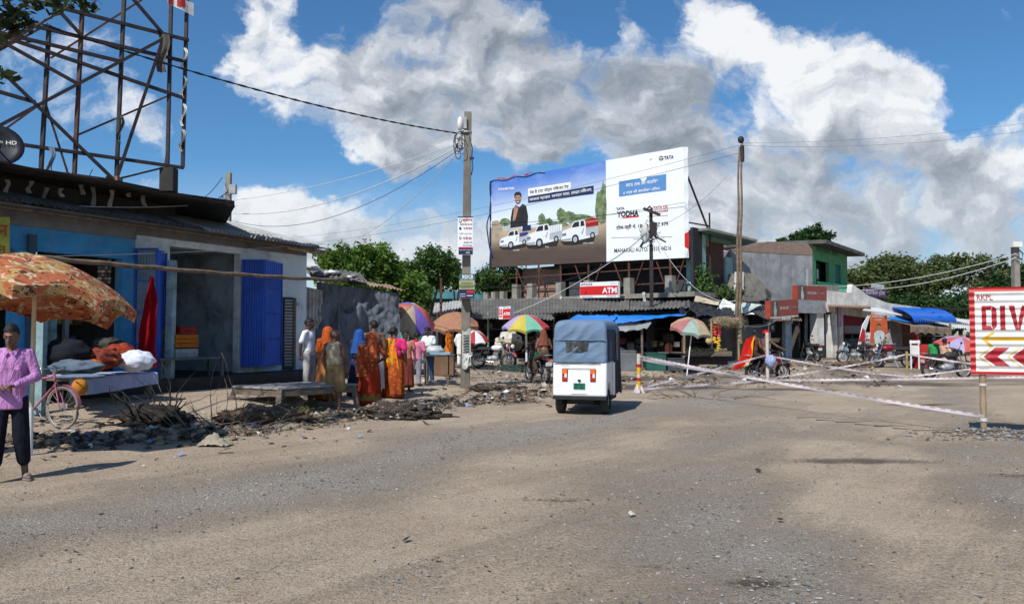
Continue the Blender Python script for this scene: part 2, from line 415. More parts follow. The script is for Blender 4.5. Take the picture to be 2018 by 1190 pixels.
m_wire = M('black_cable', (.018, .018, .02), .6, .2, 3, 0); m_wire_wh = M('white_cable', (.62, .62, .62), .6, .1, 3, 0); m_wire_gr = M('grey_cable', (.16, .17, .18), .6, .1, 3, 0)
m_paper = M('torn_paper', (.50, .50, .46), .9, .3, 4, .3, dirt=(.2, .2, .18), da=.5)
m_vinyl = M('white_vinyl', (.80, .82, .83), .55, .04, 1.5, .06, 3, bd=.05)
m_navy = M('navy_print', (.012, .022, .085), .6, .05, 2, 0); m_ink = M('black_print', (.02, .02, .022), .6, .05, 2, 0)
m_pblue = M('mid_blue_print', (.10, .25, .52), .6, .05, 2, 0); m_pred = M('red_print', (.62, .02, .02), .6, .05, 2, 0); m_porg = M('brick_red_print', (.55, .12, .06), .6, .05, 2, 0)
m_pgrey = M('grey_print', (.30, .32, .34), .6, .05, 2, 0); m_pcar = M('white_car_print', (.72, .74, .76), .6, .03, 2, 0); m_pcar2 = M('shaded_car_print', (.40, .43, .47), .6, .03, 2, 0)
m_ptree = M('printed_foliage', (.12, .17, .07), .6, .6, 3.5, 0, dirt=(.32, .36, .28), da=.7); m_pskin = M('printed_skin', (.40, .22, .14), .6, .1, 4, 0)
m_tpink = M('pink_tape', (.60, .36, .38), .5, .1, 5, 0, trans=.2); m_twhite = M('white_tape', (.74, .68, .67), .5, .06, 5, 0, trans=.2)
m_hair = M('black_hair', (.010, .009, .009), .6, .3, 30, .5, 90)
m_orange_poster = M('orange_poster_print', (.66, .13, .04), .6, .12, 2, 0); m_dollar = M('brick_red_sign_vinyl', (.24, .062, .05), .55, .1, 2, .08)
m_blue_gr = M('blue_ribbed_awning', (.012, .10, .44), .45, .1, 2, .1)
def plain(name, c, **k): return M(name, c, **k)
# ------------------------------------------------------------------ camera, sun, sky
cam_d = bpy.data.cameras.new('camera'); cam = bpy.data.objects.new('camera', cam_d); col.objects.link(cam)
cam_d.sensor_width = 36; cam_d.lens = F_PX / 2018 * 36; cam_d.clip_start = .1; cam_d.clip_end = 6000
cam.location = CAM; cam.rotation_euler = (PI / 2 + PITCH, 0, 0); scene.camera = cam
SUN_AZ = V((-.49, -.87, 0)).normalized(); SUN_EL = R(49)
to_sun = (SUN_AZ * math.cos(SUN_EL) + V((0, 0, math.sin(SUN_EL)))).normalized()
sd_ = bpy.data.lights.new('sun', 'SUN'); sd_.energy = 5.0; sd_.angle = R(.53); sd_.color = (1, .965, .905)
sun = bpy.data.objects.new('sun', sd_); col.objects.link(sun); sun.rotation_euler = to_sun.to_track_quat('Z', 'Y').to_euler(); sun.location = (-20, -20, 40)
world = bpy.data.worlds.new('World'); scene.world = world; world.use_nodes = True
w = NT(world)
sky = w.n('ShaderNodeTexSky', sky_type='NISHITA', sun_disc=False)
sky.sun_elevation = SUN_EL; sky.sun_rotation = math.atan2(SUN_AZ.x, SUN_AZ.y); sky.altitude = 50; sky.air_density = 1.0; sky.dust_density = .6; sky.ozone_density = 2.5
bg1 = w.n('ShaderNodeBackground', ins={'Strength': .125})
tint = w.mix(1.0, sky.outputs[0], (.45, .77, .98), 'MULTIPLY'); w.t.links.new(tint, bg1.inputs[0])
gen = w.n('ShaderNodeTexCoord').outputs['Generated']
sp = w.n('ShaderNodeSeparateXYZ'); w.t.links.new(gen, sp.inputs[0])
ady = w.math('MAXIMUM', w.math('ABSOLUTE', sp.outputs[1]), .05)
uu = w.math('DIVIDE', sp.outputs[0], ady); vv = w.math('DIVIDE', sp.outputs[2], ady)
cb = w.n('ShaderNodeCombineXYZ'); w.set(cb.inputs[0], uu); w.set(cb.inputs[1], vv); P0 = cb.outputs[0]
# billowing edges: warp the direction by noise
wn = w.n('ShaderNodeTexNoise', ins={'Scale': 5.0, 'Detail': 6.0, 'Roughness': .62}); w.set(wn.inputs['Vector'], P0)
wo = w.vmath('SUBTRACT', wn.outputs['Color'], (.5, .5, .5)); wo = w.vmath('MULTIPLY', wo, (.22, .16, 0)); P = w.vmath('ADD', P0, wo)
BL = [  # px, py, rx, ry, cover, brightness : where the clouds stand in the sky of that day
    (300, 270, 70, 95, .62, .9), (90, 240, 170, 90, .42, .75), (180, 110, 260, 80, .36, .7), (60, 40, 140, 60, .34, .7), (230, 40, 160, 60, .3, .7),
    (500, 55, 95, 150, .95, .85), (545, 150, 110, 110, .95, 1.0), (640, 205, 150, 120, 1, .55), (760, 190, 170, 120, 1, .38), (800, 60, 190, 110, 1, .42), (700, 300, 80, 45, .9, 1.0),
    (800, 325, 130, 60, 1, .28), (960, 80, 190, 140, 1, .36), (1010, 180, 150, 110, 1, .45), (940, 260, 140, 70, .95, .5), (1080, 260, 130, 80, .9, .33), (1030, 300, 110, 70, .8, .3),
    (1200, 180, 150, 120, 1, .24), (1240, 40, 60, 70, .7, .6), (1330, 210, 170, 130, 1, .26), (1430, 40, 140, 90, 1, 1.15), (1540, 140, 140, 100, 1, 1.15), (1650, 160, 150, 130, 1, 1.1), (1720, 220, 150, 150, 1, .75),
    (1430, 150, 110, 70, 1, .35), (1480, 250, 190, 110, 1, .38), (1620, 290, 200, 90, 1, .3), (1400, 330, 150, 80, 1, .42), (1440, 400, 140, 70, 1, .55), (1720, 340, 150, 90, 1, .24), (1300, 330, 100, 60, .8, .35),
    (1560, 430, 260, 95, 1.2, .40), (1760, 410, 210, 100, 1.2, .38), (1900, 380, 170, 100, 1.1, .52), (2000, 300, 100, 90, .95, .62), (1880, 480, 300, 95, 1.2, .45), (1640, 500, 300, 70, 1.1, .5), (1530, 385, 60, 26, .9, .95), (1730, 470, 160, 60, 1, .5),
    (560, 420, 130, 70, .9, .95), (480, 400, 100, 50, .6, .85), (660, 440, 170, 60, .75, .7), (860, 480, 220, 70, .85, .62), (420, 470, 220, 60, .7, .85), (640, 500, 320, 60, .8, .7), (950, 440, 120, 60, .65, .6), (150, 420, 300, 60, .5, .8), (1250, 480, 300, 60, .8, .5)]
cov = None; num = None
for (px, py, rx, ry, c, b) in BL:
    rx *= 1.04; ry *= 1.05
    mp = w.n('ShaderNodeMapping', ins={'Location': (-(px - CX) / rx, -(HOR - py) / ry, 0), 'Scale': (F_PX / rx, F_PX / ry, 1)}); w.t.links.new(P, mp.inputs[0])
    d = w.vmath('LENGTH', mp.outputs[0])
    mr = w.n('ShaderNodeMapRange', interpolation_type='SMOOTHSTEP'); w.set(mr.inputs[0], d)
    for i, v_ in ((1, 1.25), (2, .1), (3, 0.0), (4, c)): mr.inputs[i].default_value = v_
    g = mr.outputs[0]
    cov = g if cov is None else w.math('ADD', cov, g)
    num = w.math('MULTIPLY', g, b) if num is None else w.math('MULTIPLY_ADD', g, b, num)
bri = w.math('DIVIDE', w.math('ADD', num, .06), w.math('ADD', cov, .08))
dmap = w.n('ShaderNodeMapping', ins={'Scale': (1, 1.35, 1)}); w.t.links.new(P, dmap.inputs[0])
n1 = w.noise(dmap.outputs[0], 8.5, 9, .56, .0)
sh = w.vmath('ADD', dmap.outputs[0], (-.020, .028, 0)); n2 = w.noise(sh, 8.5, 6, .56, .0)
n3 = w.noise(dmap.outputs[0], 26, 6, .6); 
dens = w.math('ADD', w.math('MULTIPLY', w.math('MINIMUM', cov, 1.08), .80), w.math('ADD', w.math('MULTIPLY', w.math('SUBTRACT', n1, .5), 2.2), w.math('MULTIPLY', w.math('SUBTRACT', w.noise(dmap.outputs[0], 3.6, 3, .5), .5), 1.1)))
mask = w.step(dens, .28, .82)
shade = w.math('ADD', bri, w.math('MULTIPLY', w.math('SUBTRACT', n1, n2), 2.3))
shade = w.math('ADD', shade, w.math('MULTIPLY', w.math('SUBTRACT', n3, .5), .22))
thin = w.step(dens, 1.0, .3); shade = w.math('ADD', shade, w.math('MULTIPLY', thin, .30))
cc = w.ramp(shade, [(0, (.23, .265, .32)), (.3, (.35, .39, .45)), (.6, (.55, .59, .65)), (.85, (.80, .83, .87)), (1, (.93, .945, .965))])
haze = w.step(vv, .24, 0.0); mh = w.math('MULTIPLY', haze, .7); mask = w.math('SUBTRACT', 1.0, w.math('MULTIPLY', w.math('SUBTRACT', 1.0, w.math('MULTIPLY', mask, .97)), w.math('SUBTRACT', 1.0, mh)))
cc = w.mix(w.math('MULTIPLY', haze, .6), cc, (.56, .64, .73))
bg2 = w.n('ShaderNodeBackground', ins={'Strength': 1.0}); w.t.links.new(cc, bg2.inputs[0])
mx = w.n('ShaderNodeMixShader'); w.set(mx.inputs[0], mask); w.t.links.new(bg1.outputs[0], mx.inputs[1]); w.t.links.new(bg2.outputs[0], mx.inputs[2])
wo_ = w.n('ShaderNodeOutputWorld'); w.t.links.new(mx.outputs[0], wo_.inputs[0])
scene.view_settings.view_transform = 'Standard'; scene.view_settings.look = 'None'; scene.view_settings.exposure = 0
scene.cycles.use_denoising = True; scene.cycles.max_bounces = 6; scene.cycles.diffuse_bounces = 3; scene.cycles.transparent_max_bounces = 6
try: scene.cycles.denoiser = 'OPENIMAGEDENOISE'
except Exception: pass
# ------------------------------------------------------------------ ground
def nz(x, y, s, k=0.0): return mnoise.noise(V((x * s, y * s, k)))
def gravel_at(x, y):
    d = (x + 4.0) * 5.8 / 7.05 - (y - 5.9) * 4.0 / 7.05      # distance from the stony strip line
    g = math.exp(-(d / 1.0) ** 2) * .9
    d2 = x - 1.6 - (y - 5) * .25; g = max(g, .65 * math.exp(-(d2 / .9) ** 2))
    d3 = x - 3.9 - (y - 5) * .5; g = max(g, .55 * math.exp(-(d3 / .8) ** 2))
    g += .55 * nz(x, y, .45, 5) + .35 * nz(x, y, 1.3, 9)
    if y > 22: g -= .5
    if edge_sd(x, y) > -.9: g *= .2
    return max(0, min(1, g))
MUD = [(1.55, 4.95, .3, .14, .62), (.95, 5.25, .22, .1, .5), (4.4, 9.6, 1.2, .28, .7), (6.0, 8.6, 1.0, .2, .6), (.35, 7.4, .5, .12, .6), (-.6, 17.6, 1.6, .7, .8), (4, 22.5, 3.2, 1.6, .75), (8, 21.5, 2.5, .8, .6), (9, 17.0, 1.0, .3, .7), (3.4, 26.5, 5, 1.6, .8), (1.5, 25, 1.5, 1.5, .7), (12, 24, 3, 1.6, .7), (8.6, 13.6, .5, .12, .8), (7.5, 11.9, .8, .5, .55), (-1.5, 24, 2, 1, .5), (2.0, 12.9, .35, .1, .5), (2.6, 6.8, .25, .06, .6), (-.2, 6.3, .3, .08, .5)]
def mud_at(x, y):
    m = 0.0
    for (a, b, rx, ry, k) in MUD: m = max(m, k * math.exp(-((x - a) / rx) ** 2 - ((y - b) / ry) ** 2))
    sd = edge_sd(x, y)
    if x < 1.5: m = max(m, .95 * math.exp(-((sd - .5) / .55) ** 2) * smooth(2, -.2, x))
    if 21 < y < 38 and x > -2: m = max(m, .42 * smooth(21, 24, y) + .3 * nz(x, y, .5, 40))
    m += .35 * m * nz(x, y, 2.2, 2) + (.25 * max(0, nz(x, y, .8, 12)) if y > 16 else 0)
    return max(0, min(1, m))
def axis(lo, hi, step, far0, far1, gr=1.28):
    a = list(np.arange(lo, hi + 1e-6, step)); s = step; x = hi
    while x < far1: s *= gr; x += s; a.append(x)
    s = step; x = lo; b = []
    while x > far0: s *= gr; x -= s; b.append(x)
    return b[::-1] + a
gx = axis(-11, 11.5, .11, -2500, 2500); gy = axis(3.2, 24, .11, -300, 3500)
verts = []; colr = []
for y in gy:
    for x in gx:
        z = gz(x, y); gr = mu = 0.0
        if -13 < x < 40 and 2 < y < 45:
            z += .012 * nz(x, y, .9) + .010 * nz(x, y, 3.1, 4)
            gr = gravel_at(x, y); mu = mud_at(x, y); z += .012 * mu * nz(x, y, 5.0, 8) - .01 * mu
            sd = edge_sd(x, y)
            if x < 1.5 and -.35 < sd < 2.0: z += .07 * max(0, 1 - abs(sd - .7) / 1.0) * (nz(x, y, 4.5, 6) + .6 * nz(x, y, 11, 7))
        verts.append((x, y, z)); colr.append((gr, mu, 0, 1))
nx = len(gx); faces = [(j * nx + i, j * nx + i + 1, (j + 1) * nx + i + 1, (j + 1) * nx + i) for j in range(len(gy) - 1) for i in range(nx - 1)]
n = newmat('dusty_ground'); tc = n.n('ShaderNodeTexCoord').outputs['Object']
at_ = n.n('ShaderNodeVertexColor', layer_name='Col'); se = n.n('ShaderNodeSeparateColor'); n.t.links.new(at_.outputs[0], se.inputs[0])
big = n.noise(tc, .5, 5, .6); mid = n.noise(tc, 2.6, 6, .65); fine = n.noise(tc, 24, 6, .7); grit = n.noise(tc, 85, 4, .7)
tmp_ = n.n('ShaderNodeMapping', vector_type='TEXTURE', ins={'Rotation': (0, 0, R(50)), 'Scale': (6.5, .5, 1)}); n.t.links.new(tc, tmp_.inputs[0]); trk = n.noise(tmp_.outputs[0], 1.5, 7, .66, .5)
vo = n.n('ShaderNodeTexVoronoi', ins={'Scale': 34.0, 'Randomness': 1.0}); n.set(vo.inputs['Vector'], tc)
vo2 = n.n('ShaderNodeTexVoronoi', ins={'Scale': 75.0}); n.set(vo2.inputs['Vector'], tc)
dirt = n.mix(n.step(big, .3, .7), (.46, .352, .252), (.56, .442, .325)); dirt = n.mix(n.math('MULTIPLY', n.step(mid, .5, .72), .35), dirt, (.33, .26, .20))
dirt = n.mix(n.math('MULTIPLY', n.step(fine, .52, .72), .45), dirt, (.47, .40, .32)); dirt = n.mix(n.math('MULTIPLY', n.step(grit, .53, .62), .62), dirt, (.135, .105, .08)); gr2 = n.noise(tc, 48, 3, .65); dirt = n.mix(n.math('MULTIPLY', n.step(gr2, .56, .64), .6), dirt, (.11, .088, .068)); dirt = n.mix(n.math('MULTIPLY', n.step(gr2, .40, .33), .4), dirt, (.46, .40, .33))
dirt = n.mix(n.math('MULTIPLY', n.step(n.noise(tc, 6.5, 5, .7), .52, .68), .35), dirt, (.30, .23, .165)); dirt = n.mix(n.math('MULTIPLY', n.step(trk, .50, .66), .16), dirt, (.29, .235, .185)); vs_ = n.n('ShaderNodeSeparateColor'); n.t.links.new(vo2.outputs['Color'], vs_.inputs[0])
grav = n.ramp(vs_.outputs[0], [(0, (.17, .15, .13)), (.3, (.42, .385, .345)), (.75, (.52, .485, .44)), (1, (.68, .65, .60))])
grav = n.mix(n.step(vo2.outputs['Distance'], .35, .6), grav, (.27, .235, .20))
gm = n.step(n.math('ADD', se.outputs[0], n.math('MULTIPLY', n.math('ADD', n.math('SUBTRACT', fine, .5), n.math('MULTIPLY', n.math('SUBTRACT', trk, .5), .55)), 1.5)), -.05, 1.15)
base = n.mix(n.math('MULTIPLY', gm, .75), dirt, grav)
mm = n.step(n.math('ADD', se.outputs[1], n.math('MULTIPLY', n.math('SUBTRACT', fine, .5), .9)), .25, .65)
mudc = n.mix(n.step(mid, .35, .65), (.06, .046, .035), (.13, .10, .073)); base = n.mix(n.math('MULTIPLY', mm, .88), base, mudc)
nr = n.bump(mid, .5, .06); nr = n.bump(fine, .8, .03, nr); nr = n.bump(gr2, .7, .014, nr); nr = n.bump(grit, .7, .010, nr)
nr = n.bump(n.math('MULTIPLY', n.math('SUBTRACT', 1.0, vo2.outputs['Distance']), gm), .8, .012, nr); nr = n.bump(n.math('MULTIPLY', n.math('SUBTRACT', 1.0, vo.outputs['Distance']), gm), .6, .016, nr)
m_ground = n.out(base, n.math('SUBTRACT', .95, n.math('MULTIPLY', mm, .3)), nr, spec=.2)
mb = MB(m_ground); mb.v = verts; mb.f = faces; mb.mi = [0] * len(faces); mb.sm = [True] * len(faces)
go = mb.build('ground', kind='structure', loc=(0, 0, 0))
ca = go.data.color_attributes.new('Col', 'FLOAT_COLOR', 'POINT'); ca.data.foreach_set('color', np.array(colr, np.float32).ravel())
# loose stones, litter and clods (nobody could count them)
rng = np.random.default_rng(4)
OCT = np.array([(1, 0, 0), (0, 1, 0), (-1, 0, 0), (0, -1, 0), (0, 0, 1), (0, 0, -1)], float)
OF = [(0, 1, 4), (1, 2, 4), (2, 3, 4), (3, 0, 4), (1, 0, 5), (2, 1, 5), (3, 2, 5), (0, 3, 5)]
PH = (1 + 5 ** .5) / 2
ICO = np.array([(-1, PH, 0), (1, PH, 0), (-1, -PH, 0), (1, -PH, 0), (0, -1, PH), (0, 1, PH), (0, -1, -PH), (0, 1, -PH), (PH, 0, -1), (PH, 0, 1), (-PH, 0, -1), (-PH, 0, 1)], float) / 1.9
IF = [(0, 11, 5), (0, 5, 1), (0, 1, 7), (0, 7, 10), (0, 10, 11), (1, 5, 9), (5, 11, 4), (11, 10, 2), (10, 7, 6), (7, 1, 8), (3, 9, 4), (3, 4, 2), (3, 2, 6), (3, 6, 8), (3, 8, 9), (4, 9, 5), (2, 4, 11), (6, 2, 10), (8, 6, 7), (9, 8, 1)]
def scatter(name, label, n_, pick, size, mats, flat=.65, lift=.2, SH=None):
    SH_, SF_ = SH or (OCT, OF)
    b = MB(); k = 0; tries = 0
    while k < n_ and tries < n_ * 40:
        tries += 1; p = pick()
        if p is None: continue
        x, y = p; s = size(x, y); a = rng.uniform(0, 6.28); c, q = math.cos(a), math.sin(a)
        o = SH_ * (1 + rng.uniform(-.33, .33, (len(SH_), 3))) * (s * rng.uniform(.7, 1.3), s * rng.uniform(.6, 1.0), s * flat * rng.uniform(.6, 1.2))
        o = o @ np.array([[c, q, 0], [-q, c, 0], [0, 0, 1]]); z = gz(x, y) + s * lift
        b.use(mats[int(rng.integers(len(mats)))]); b.add(o + (x, y, z), SF_); k += 1
    return b.build(name, label=label, cat=name, kind='stuff')
def pk_gravel():
    y = rng.uniform(4.0, 15) if rng.random() < .75 else rng.uniform(4, 21); x = rng.uniform(-.72, .72) * y
    return (x, y) if rng.random() < gravel_at(x, y) ** 1.2 * .85 + .10 * max(0, nz(x, y, .9, 31) + .2) + .04 and edge_sd(x, y) < .2 else None
st_m = [M('stone_grey', (.24, .235, .225), .9, .3, 20, .2), M('stone_pale', (.33, .31, .28), .9, .3, 20, .2), M('stone_dark', (.12, .115, .11), .9, .3, 20, .2)]
scatter('gravel', 'loose grey road stones strewn over the dusty road', 15000, pk_gravel, lambda x, y: .003 + .016 * rng.random() ** 3.2, st_m, .6, .15)
def along_edge(lo, hi, x0=-8.5, x1=1.6):
    x = rng.uniform(x0, x1); 
    for (xa, ya), (xb, yb) in zip(_ED, _ED[1:]):
        if x <= xb: break
    ye = ya + (yb - ya) * (x - xa) / (xb - xa); sl = (yb - ya) / (xb - xa); sd = rng.uniform(lo, hi)
    return (x, ye + sd * math.sqrt(1 + sl * sl))
cl_m = [M('mud_clod', (.095, .072, .054), .95, .4, 14, .4), M('brown_clod', (.19, .145, .105), .95, .4, 14, .4), M('pale_clod', (.24, .20, .155), .95, .35, 14, .4), M('black_clod', (.04, .034, .03), .95, .4, 14, .4)]
scatter('rubble', 'dark clods and broken rubble heaped along the road edge', 4200, lambda: along_edge(.0, 1.5) if rng.random() < .8 else along_edge(-.5, 2.6), lambda x, y: .012 + .085 * rng.random() ** 3.8, [cl_m[i] for i in (0, 1, 1, 1, 2, 2, 3)] + [M('warm_clod', (.24, .175, .115), .95, .35, 14, .4)], .75, .05, (ICO, IF))
def litter(name, label, n_, pick, mats, s0, s1):
    b = MB()
    for _ in range(n_):
        p = pick()
        if p is None: continue
        x, y = p; s = s0 + (s1 - s0) * rng.random() ** 2.5; a = rng.uniform(0, 6.28); z = gz(x, y) + .02 + s * .22
        u = V((math.cos(a), math.sin(a), rng.uniform(-.5, .5))) * s; v_ = V((-math.sin(a), math.cos(a), rng.uniform(-.5, .5))) * s * rng.uniform(.3, .9); c = V((x, y, z)); h = V((0, 0, s * rng.uniform(-.5, .5)))
        b.use(mats[int(rng.integers(len(mats)))]); b.add([c - u - v_, c - v_ + h, c + u - v_ * .6, c + u * .8 + v_, c + v_ * 1.2 + h, c - u + v_], [(0, 1, 4, 5), (1, 2, 3, 4)])
    return b.build(name, label=label, cat=name, kind='stuff')
lt_m = [M('litter_cream', (.42, .38, .31), .9, .2, 9, .2), M('litter_tan', (.27, .21, .15), .9, .3, 9, .2), M('litter_brown', (.13, .09, .06), .9, .3, 9, .2), M('litter_white', (.58, .58, .56), .8, .1, 9, .2), M('litter_blue', (.20, .24, .38), .8, .2, 9, .2), M('litter_dark', (.04, .035, .03), .9, .3, 9, .2)]
litter('litter', 'scraps of paper, plastic and dry leaf in the roadside heap', 1700, lambda: along_edge(-.15, 1.6) if rng.random() < .85 else along_edge(-1.4, 2.8), [lt_m[i] for i in (0, 1, 1, 2, 2, 2, 3, 5, 5, 1, 1, 5, 1, 4)], .015, .085)
def pk_road():
    y = rng.uniform(4.2, 30); x = rng.uniform(-.7, .72) * y; return (x, y) if edge_sd(x, y) < .3 or y > 21 else None
litter('dry_leaves', 'dry leaves and flat scraps lying over the open road', 420, pk_road, [lt_m[i] for i in (0, 1, 1, 2, 2, 5)], .008, .032)
def pk_back():
    y = rng.uniform(22, 37); return (rng.uniform(-3, .42 * y + 2), y)
litter('trodden_rubbish', 'trodden rubbish and mud scraps before the far shops', 1500, pk_back, [lt_m[i] for i in (0, 1, 2, 2, 5, 5, 5, 1, 2, 3)], .025, .11)
# ------------------------------------------------------------------ people
SK = skin('brown_skin', (.165, .082, .05)); SKD = skin('dark_brown_skin', (.10, .049, .031)); SKL = skin('light_brown_skin', (.19, .095, .058))
m_eye = M('eye_white', (.55, .52, .48), .3, .05, 3, 0); m_lip = M('lip', (.10, .035, .03), .5, .1, 8, 0)
J0 = dict(head=(0, -.015, 1.585), neck=(0, .015, 1.42), chest=(0, 0, 1.26), belly=(0, 0, 1.06), pel=(0, 0, .93),
          shL=(.175, .005, 1.385), elL=(.225, .02, 1.12), wrL=(.235, -.05, .88), shR=(-.175, .005, 1.385), elR=(-.225, .02, 1.12), wrR=(-.235, -.05, .88),
          hipL=(.088, 0, .90), knL=(.10, -.015, .49), anL=(.105, .02, .075), hipR=(-.088, 0, .90), knR=(-.10, -.015, .49), anR=(-.105, .02, .075))
def hand(b, w, d, nrm, thumb, curl=.5):
    w, d, nrm = V(w), V(d).normalized(), V(nrm).normalized(); ac = d.cross(nrm).normalized() * thumb
    nrm = ac.cross(d).normalized() * (1 if ac.cross(d).dot(nrm) > 0 else -1)
    Mx = Matrix((ac, d, nrm)).transposed(); b.ell(w + d * .05, (.040, .056, .017), Mx, 10, 7)
    for k, (o, L) in enumerate(((.030, .066), (.010, .076), (-.011, .070), (-.031, .054))):
        c = curl * (1 + .15 * k); p0 = w + d * .088 + ac * o
        p1 = p0 + (d * math.cos(c) + nrm * math.sin(c)) * L * .52; p2 = p1 + (d * math.cos(2 * c) + nrm * math.sin(2 * c)) * L * .5
        b.cone(p0, .0095, p1, .0085, 6); b.cone(p1, .0085, p2, .007, 6)
    t0 = w + d * .028 + ac * .030; t1 = t0 + (d * .7 + ac * .7).normalized() * .042; t2 = t1 + (d * .9 + ac * .2 + nrm * .4).normalized() * .032
    b.cone(t0, .013, t1, .0105, 6); b.cone(t1, .0105, t2, .0085, 6)
def human(root, k, pose=None, sk=SK, build=1.0, turn=0.0, nod=0.0, hands=None, bare=True, voxel=.013, face=True, hair='short', feet='bare', head_only=False):
    """one continuous body; k scales a 1.70 m figure; the figure faces local -Y"""
    j = dict(J0); j.update(pose or {}); P_ = {n_: V(p) * k for n_, p in j.items()}; b = MB(sk); q = build
    hR = Matrix.Rotation(R(turn), 3, 'Z') @ Matrix.Rotation(R(nod), 3, 'X'); hc = P_['head']
    def hp(x, y, z): return hc + hR @ (V((x, y, z)) * k)
    b.ell(hp(0, .012, .02), (.074 * k, .093 * k, .098 * k), hR); b.ell(hp(0, -.022, -.045), (.056 * k, .066 * k, .066 * k), hR)
    b.cone(hp(0, -.088, .012), .010 * k, hp(0, -.106, -.022), .0155 * k, 8); b.ell(hp(0, -.075, -.085), (.026 * k, .022 * k, .02 * k), hR)
    b.ell(hp(0, -.082, -.054), (.024 * k, .014 * k, .011 * k), hR, 8, 6); b.ell(hp(0, -.074, .034), (.055 * k, .02 * k, .014 * k), hR, 8, 6)
    for s in (-1, 1): b.ell(hp(.077 * s, .012, -.01), (.012 * k, .02 * k, .032 * k), hR, 8, 6)
    b.cone(P_['neck'] - V((0, 0, .03 * k)), .060 * k, hp(0, .02, -.05), .052 * k)
    up = (P_['neck'] - P_['pel']).normalized(); Mx = Matrix.Identity(3); bx_ = basis(up, V((0, 1, 0)))
    sh = (P_['shL'] - P_['shR']); sx = sh.normalized(); sy = up.cross(sx).normalized(); Mx = Matrix((sx, sy, up)).transposed()
    b.ell(P_['chest'], (.160 * k * q, .104 * k * q, .19 * k), Mx); b.ell(P_['belly'], (.135 * k * q, .098 * k * q, .16 * k), Mx); b.ell(P_['pel'], (.152 * k * q, .108 * k * q, .125 * k), Mx)
    for s, a in ((1, 'L'), (-1, 'R')):
        S_, E, Wr = P_['sh' + a], P_['el' + a], P_['wr' + a]
        b.cone(P_['neck'] - V((0, 0, .02 * k)), .052 * k, S_, .056 * k * q); b.cone(S_, .053 * k * q, E, .040 * k); b.cone(E, .040 * k, Wr, .027 * k)
        b.ell(E.lerp(Wr, .25), (.041 * k, .041 * k, .07 * k), Matrix(basis(Wr - E)).transposed(), 8, 6)
        hh = (hands or {}).get(a); d = hh[0] if hh else (Wr - E); nn = hh[1] if hh else V((-s, 0, 0)); 
        th = 1
        dd = V(d).normalized(); ac = dd.cross(V(nn).normalized())
        fwd = V((0, -1, 0)) if not hh else V(hh[2] if len(hh) > 2 else (0, -1, .6))
        th = 1 if ac.dot(fwd) >= 0 else -1
        hb = MB(sk); hand(hb, (0, 0, 0), d, nn, th, hh[3] if hh and len(hh) > 3 else .45)
        b.add([V(v_) * k + Wr for v_ in hb.v], hb.f, True)
        H_, K_, A_ = P_['hip' + a], P_['kn' + a], P_['an' + a]
        b.cone(H_, .088 * k * q, K_, .056 * k); b.cone(K_, .056 * k, A_, .036 * k); cd = (A_ - K_); b.ell(K_.lerp(A_, .3) + V((0, .018 * k, 0)), (.052 * k, .052 * k, .12 * k), Matrix(basis(cd)).transposed(), 8, 6)
        fd = V(j.get('toe' + a, (0.25 * s, -1, -.06))).normalized(); x_ = V((0, 0, 1)).cross(fd).normalized()
        b.ell(A_ + fd * .065 * k - V((0, 0, .042 * k)), (.040 * k, .125 * k, .03 * k), Matrix((x_, fd, x_.cross(fd))).transposed(), 10, 7); b.cone(A_, .036 * k, A_ - V((0, 0, .035 * k)) - fd * .025 * k, .033 * k)
    body = remeshed(b, 'body', root, voxel, 2, sk)
    if hair:
        h = MB(m_hair); Ms = hR
        def cap(u, v):
            a = 2 * PI * u; fr = -math.sin(a)                       # 1 at the forehead
            lim = .42 * PI + (.23 * PI if fr < -.2 else .23 * PI * (0.2 - fr) / .4 if fr < .2 else -.13 * PI * (fr - .2)) ; t = lim * v
            m = 1.0 + .05 * mnoise.noise(V((math.cos(a) * 3, math.sin(a) * 3, v * 4 + k * 9))) + .05 * mnoise.noise(V((math.cos(a) * 11, math.sin(a) * 11, v * 12)))
            return hp(.083 * m * math.sin(t) * math.cos(a), .013 + .103 * m * math.sin(t) * math.sin(a), .022 + .112 * m * math.cos(t) + .006)
        h.sheet(cap, 48, 18)
        if hair == 'topknot': h.cone(hp(0, .06, .12), .02 * k, hp(.01, .09, .17), .012 * k)
        if hair == 'bun': h.ell(hp(0, .115, -.01), (.05 * k, .045 * k, .05 * k), hR)
        h.build('hair', root, local=True)
    if face:
        l = MB(m_lip)
        for s in (-1, 1):
            e = MB(m_eye); e2 = MB(m_hair); e3 = MB(m_hair)
            e.ell(hp(.031 * s, -.079, .010), (.012 * k, .007 * k, .0045 * k), hR, 8, 6); e.use(m_hair); e.ell(hp(.031 * s, -.087, .011), (.006 * k, .003 * k, .0045 * k), hR, 6, 5); e2.ell(hp(.033 * s, -.089, .036), (.021 * k, .006 * k, .004 * k), hR, 8, 5)
            e.build('eye', root, local=True); e2.build('eyebrow', root, local=True)
        l.ell(hp(0, -.095, -.052), (.023 * k, .008 * k, .008 * k), hR, 8, 5)
        l.build('lips', root, local=True)
    return P_, hp
def rootp(px, top, Y, face, label, group=None, z=None):
    g = gp(px, Y); g.z = g.z if z is None else z
    H = at(px, top, Y).z - g.z
    t = thing('person', label, 'person', g, R(face), group, ry=R(random.uniform(-2.5, 2.5)) if group else 0); k = H / 1.70
    if group: t.scale = (1.16, 1.12, 1)
    return t, k
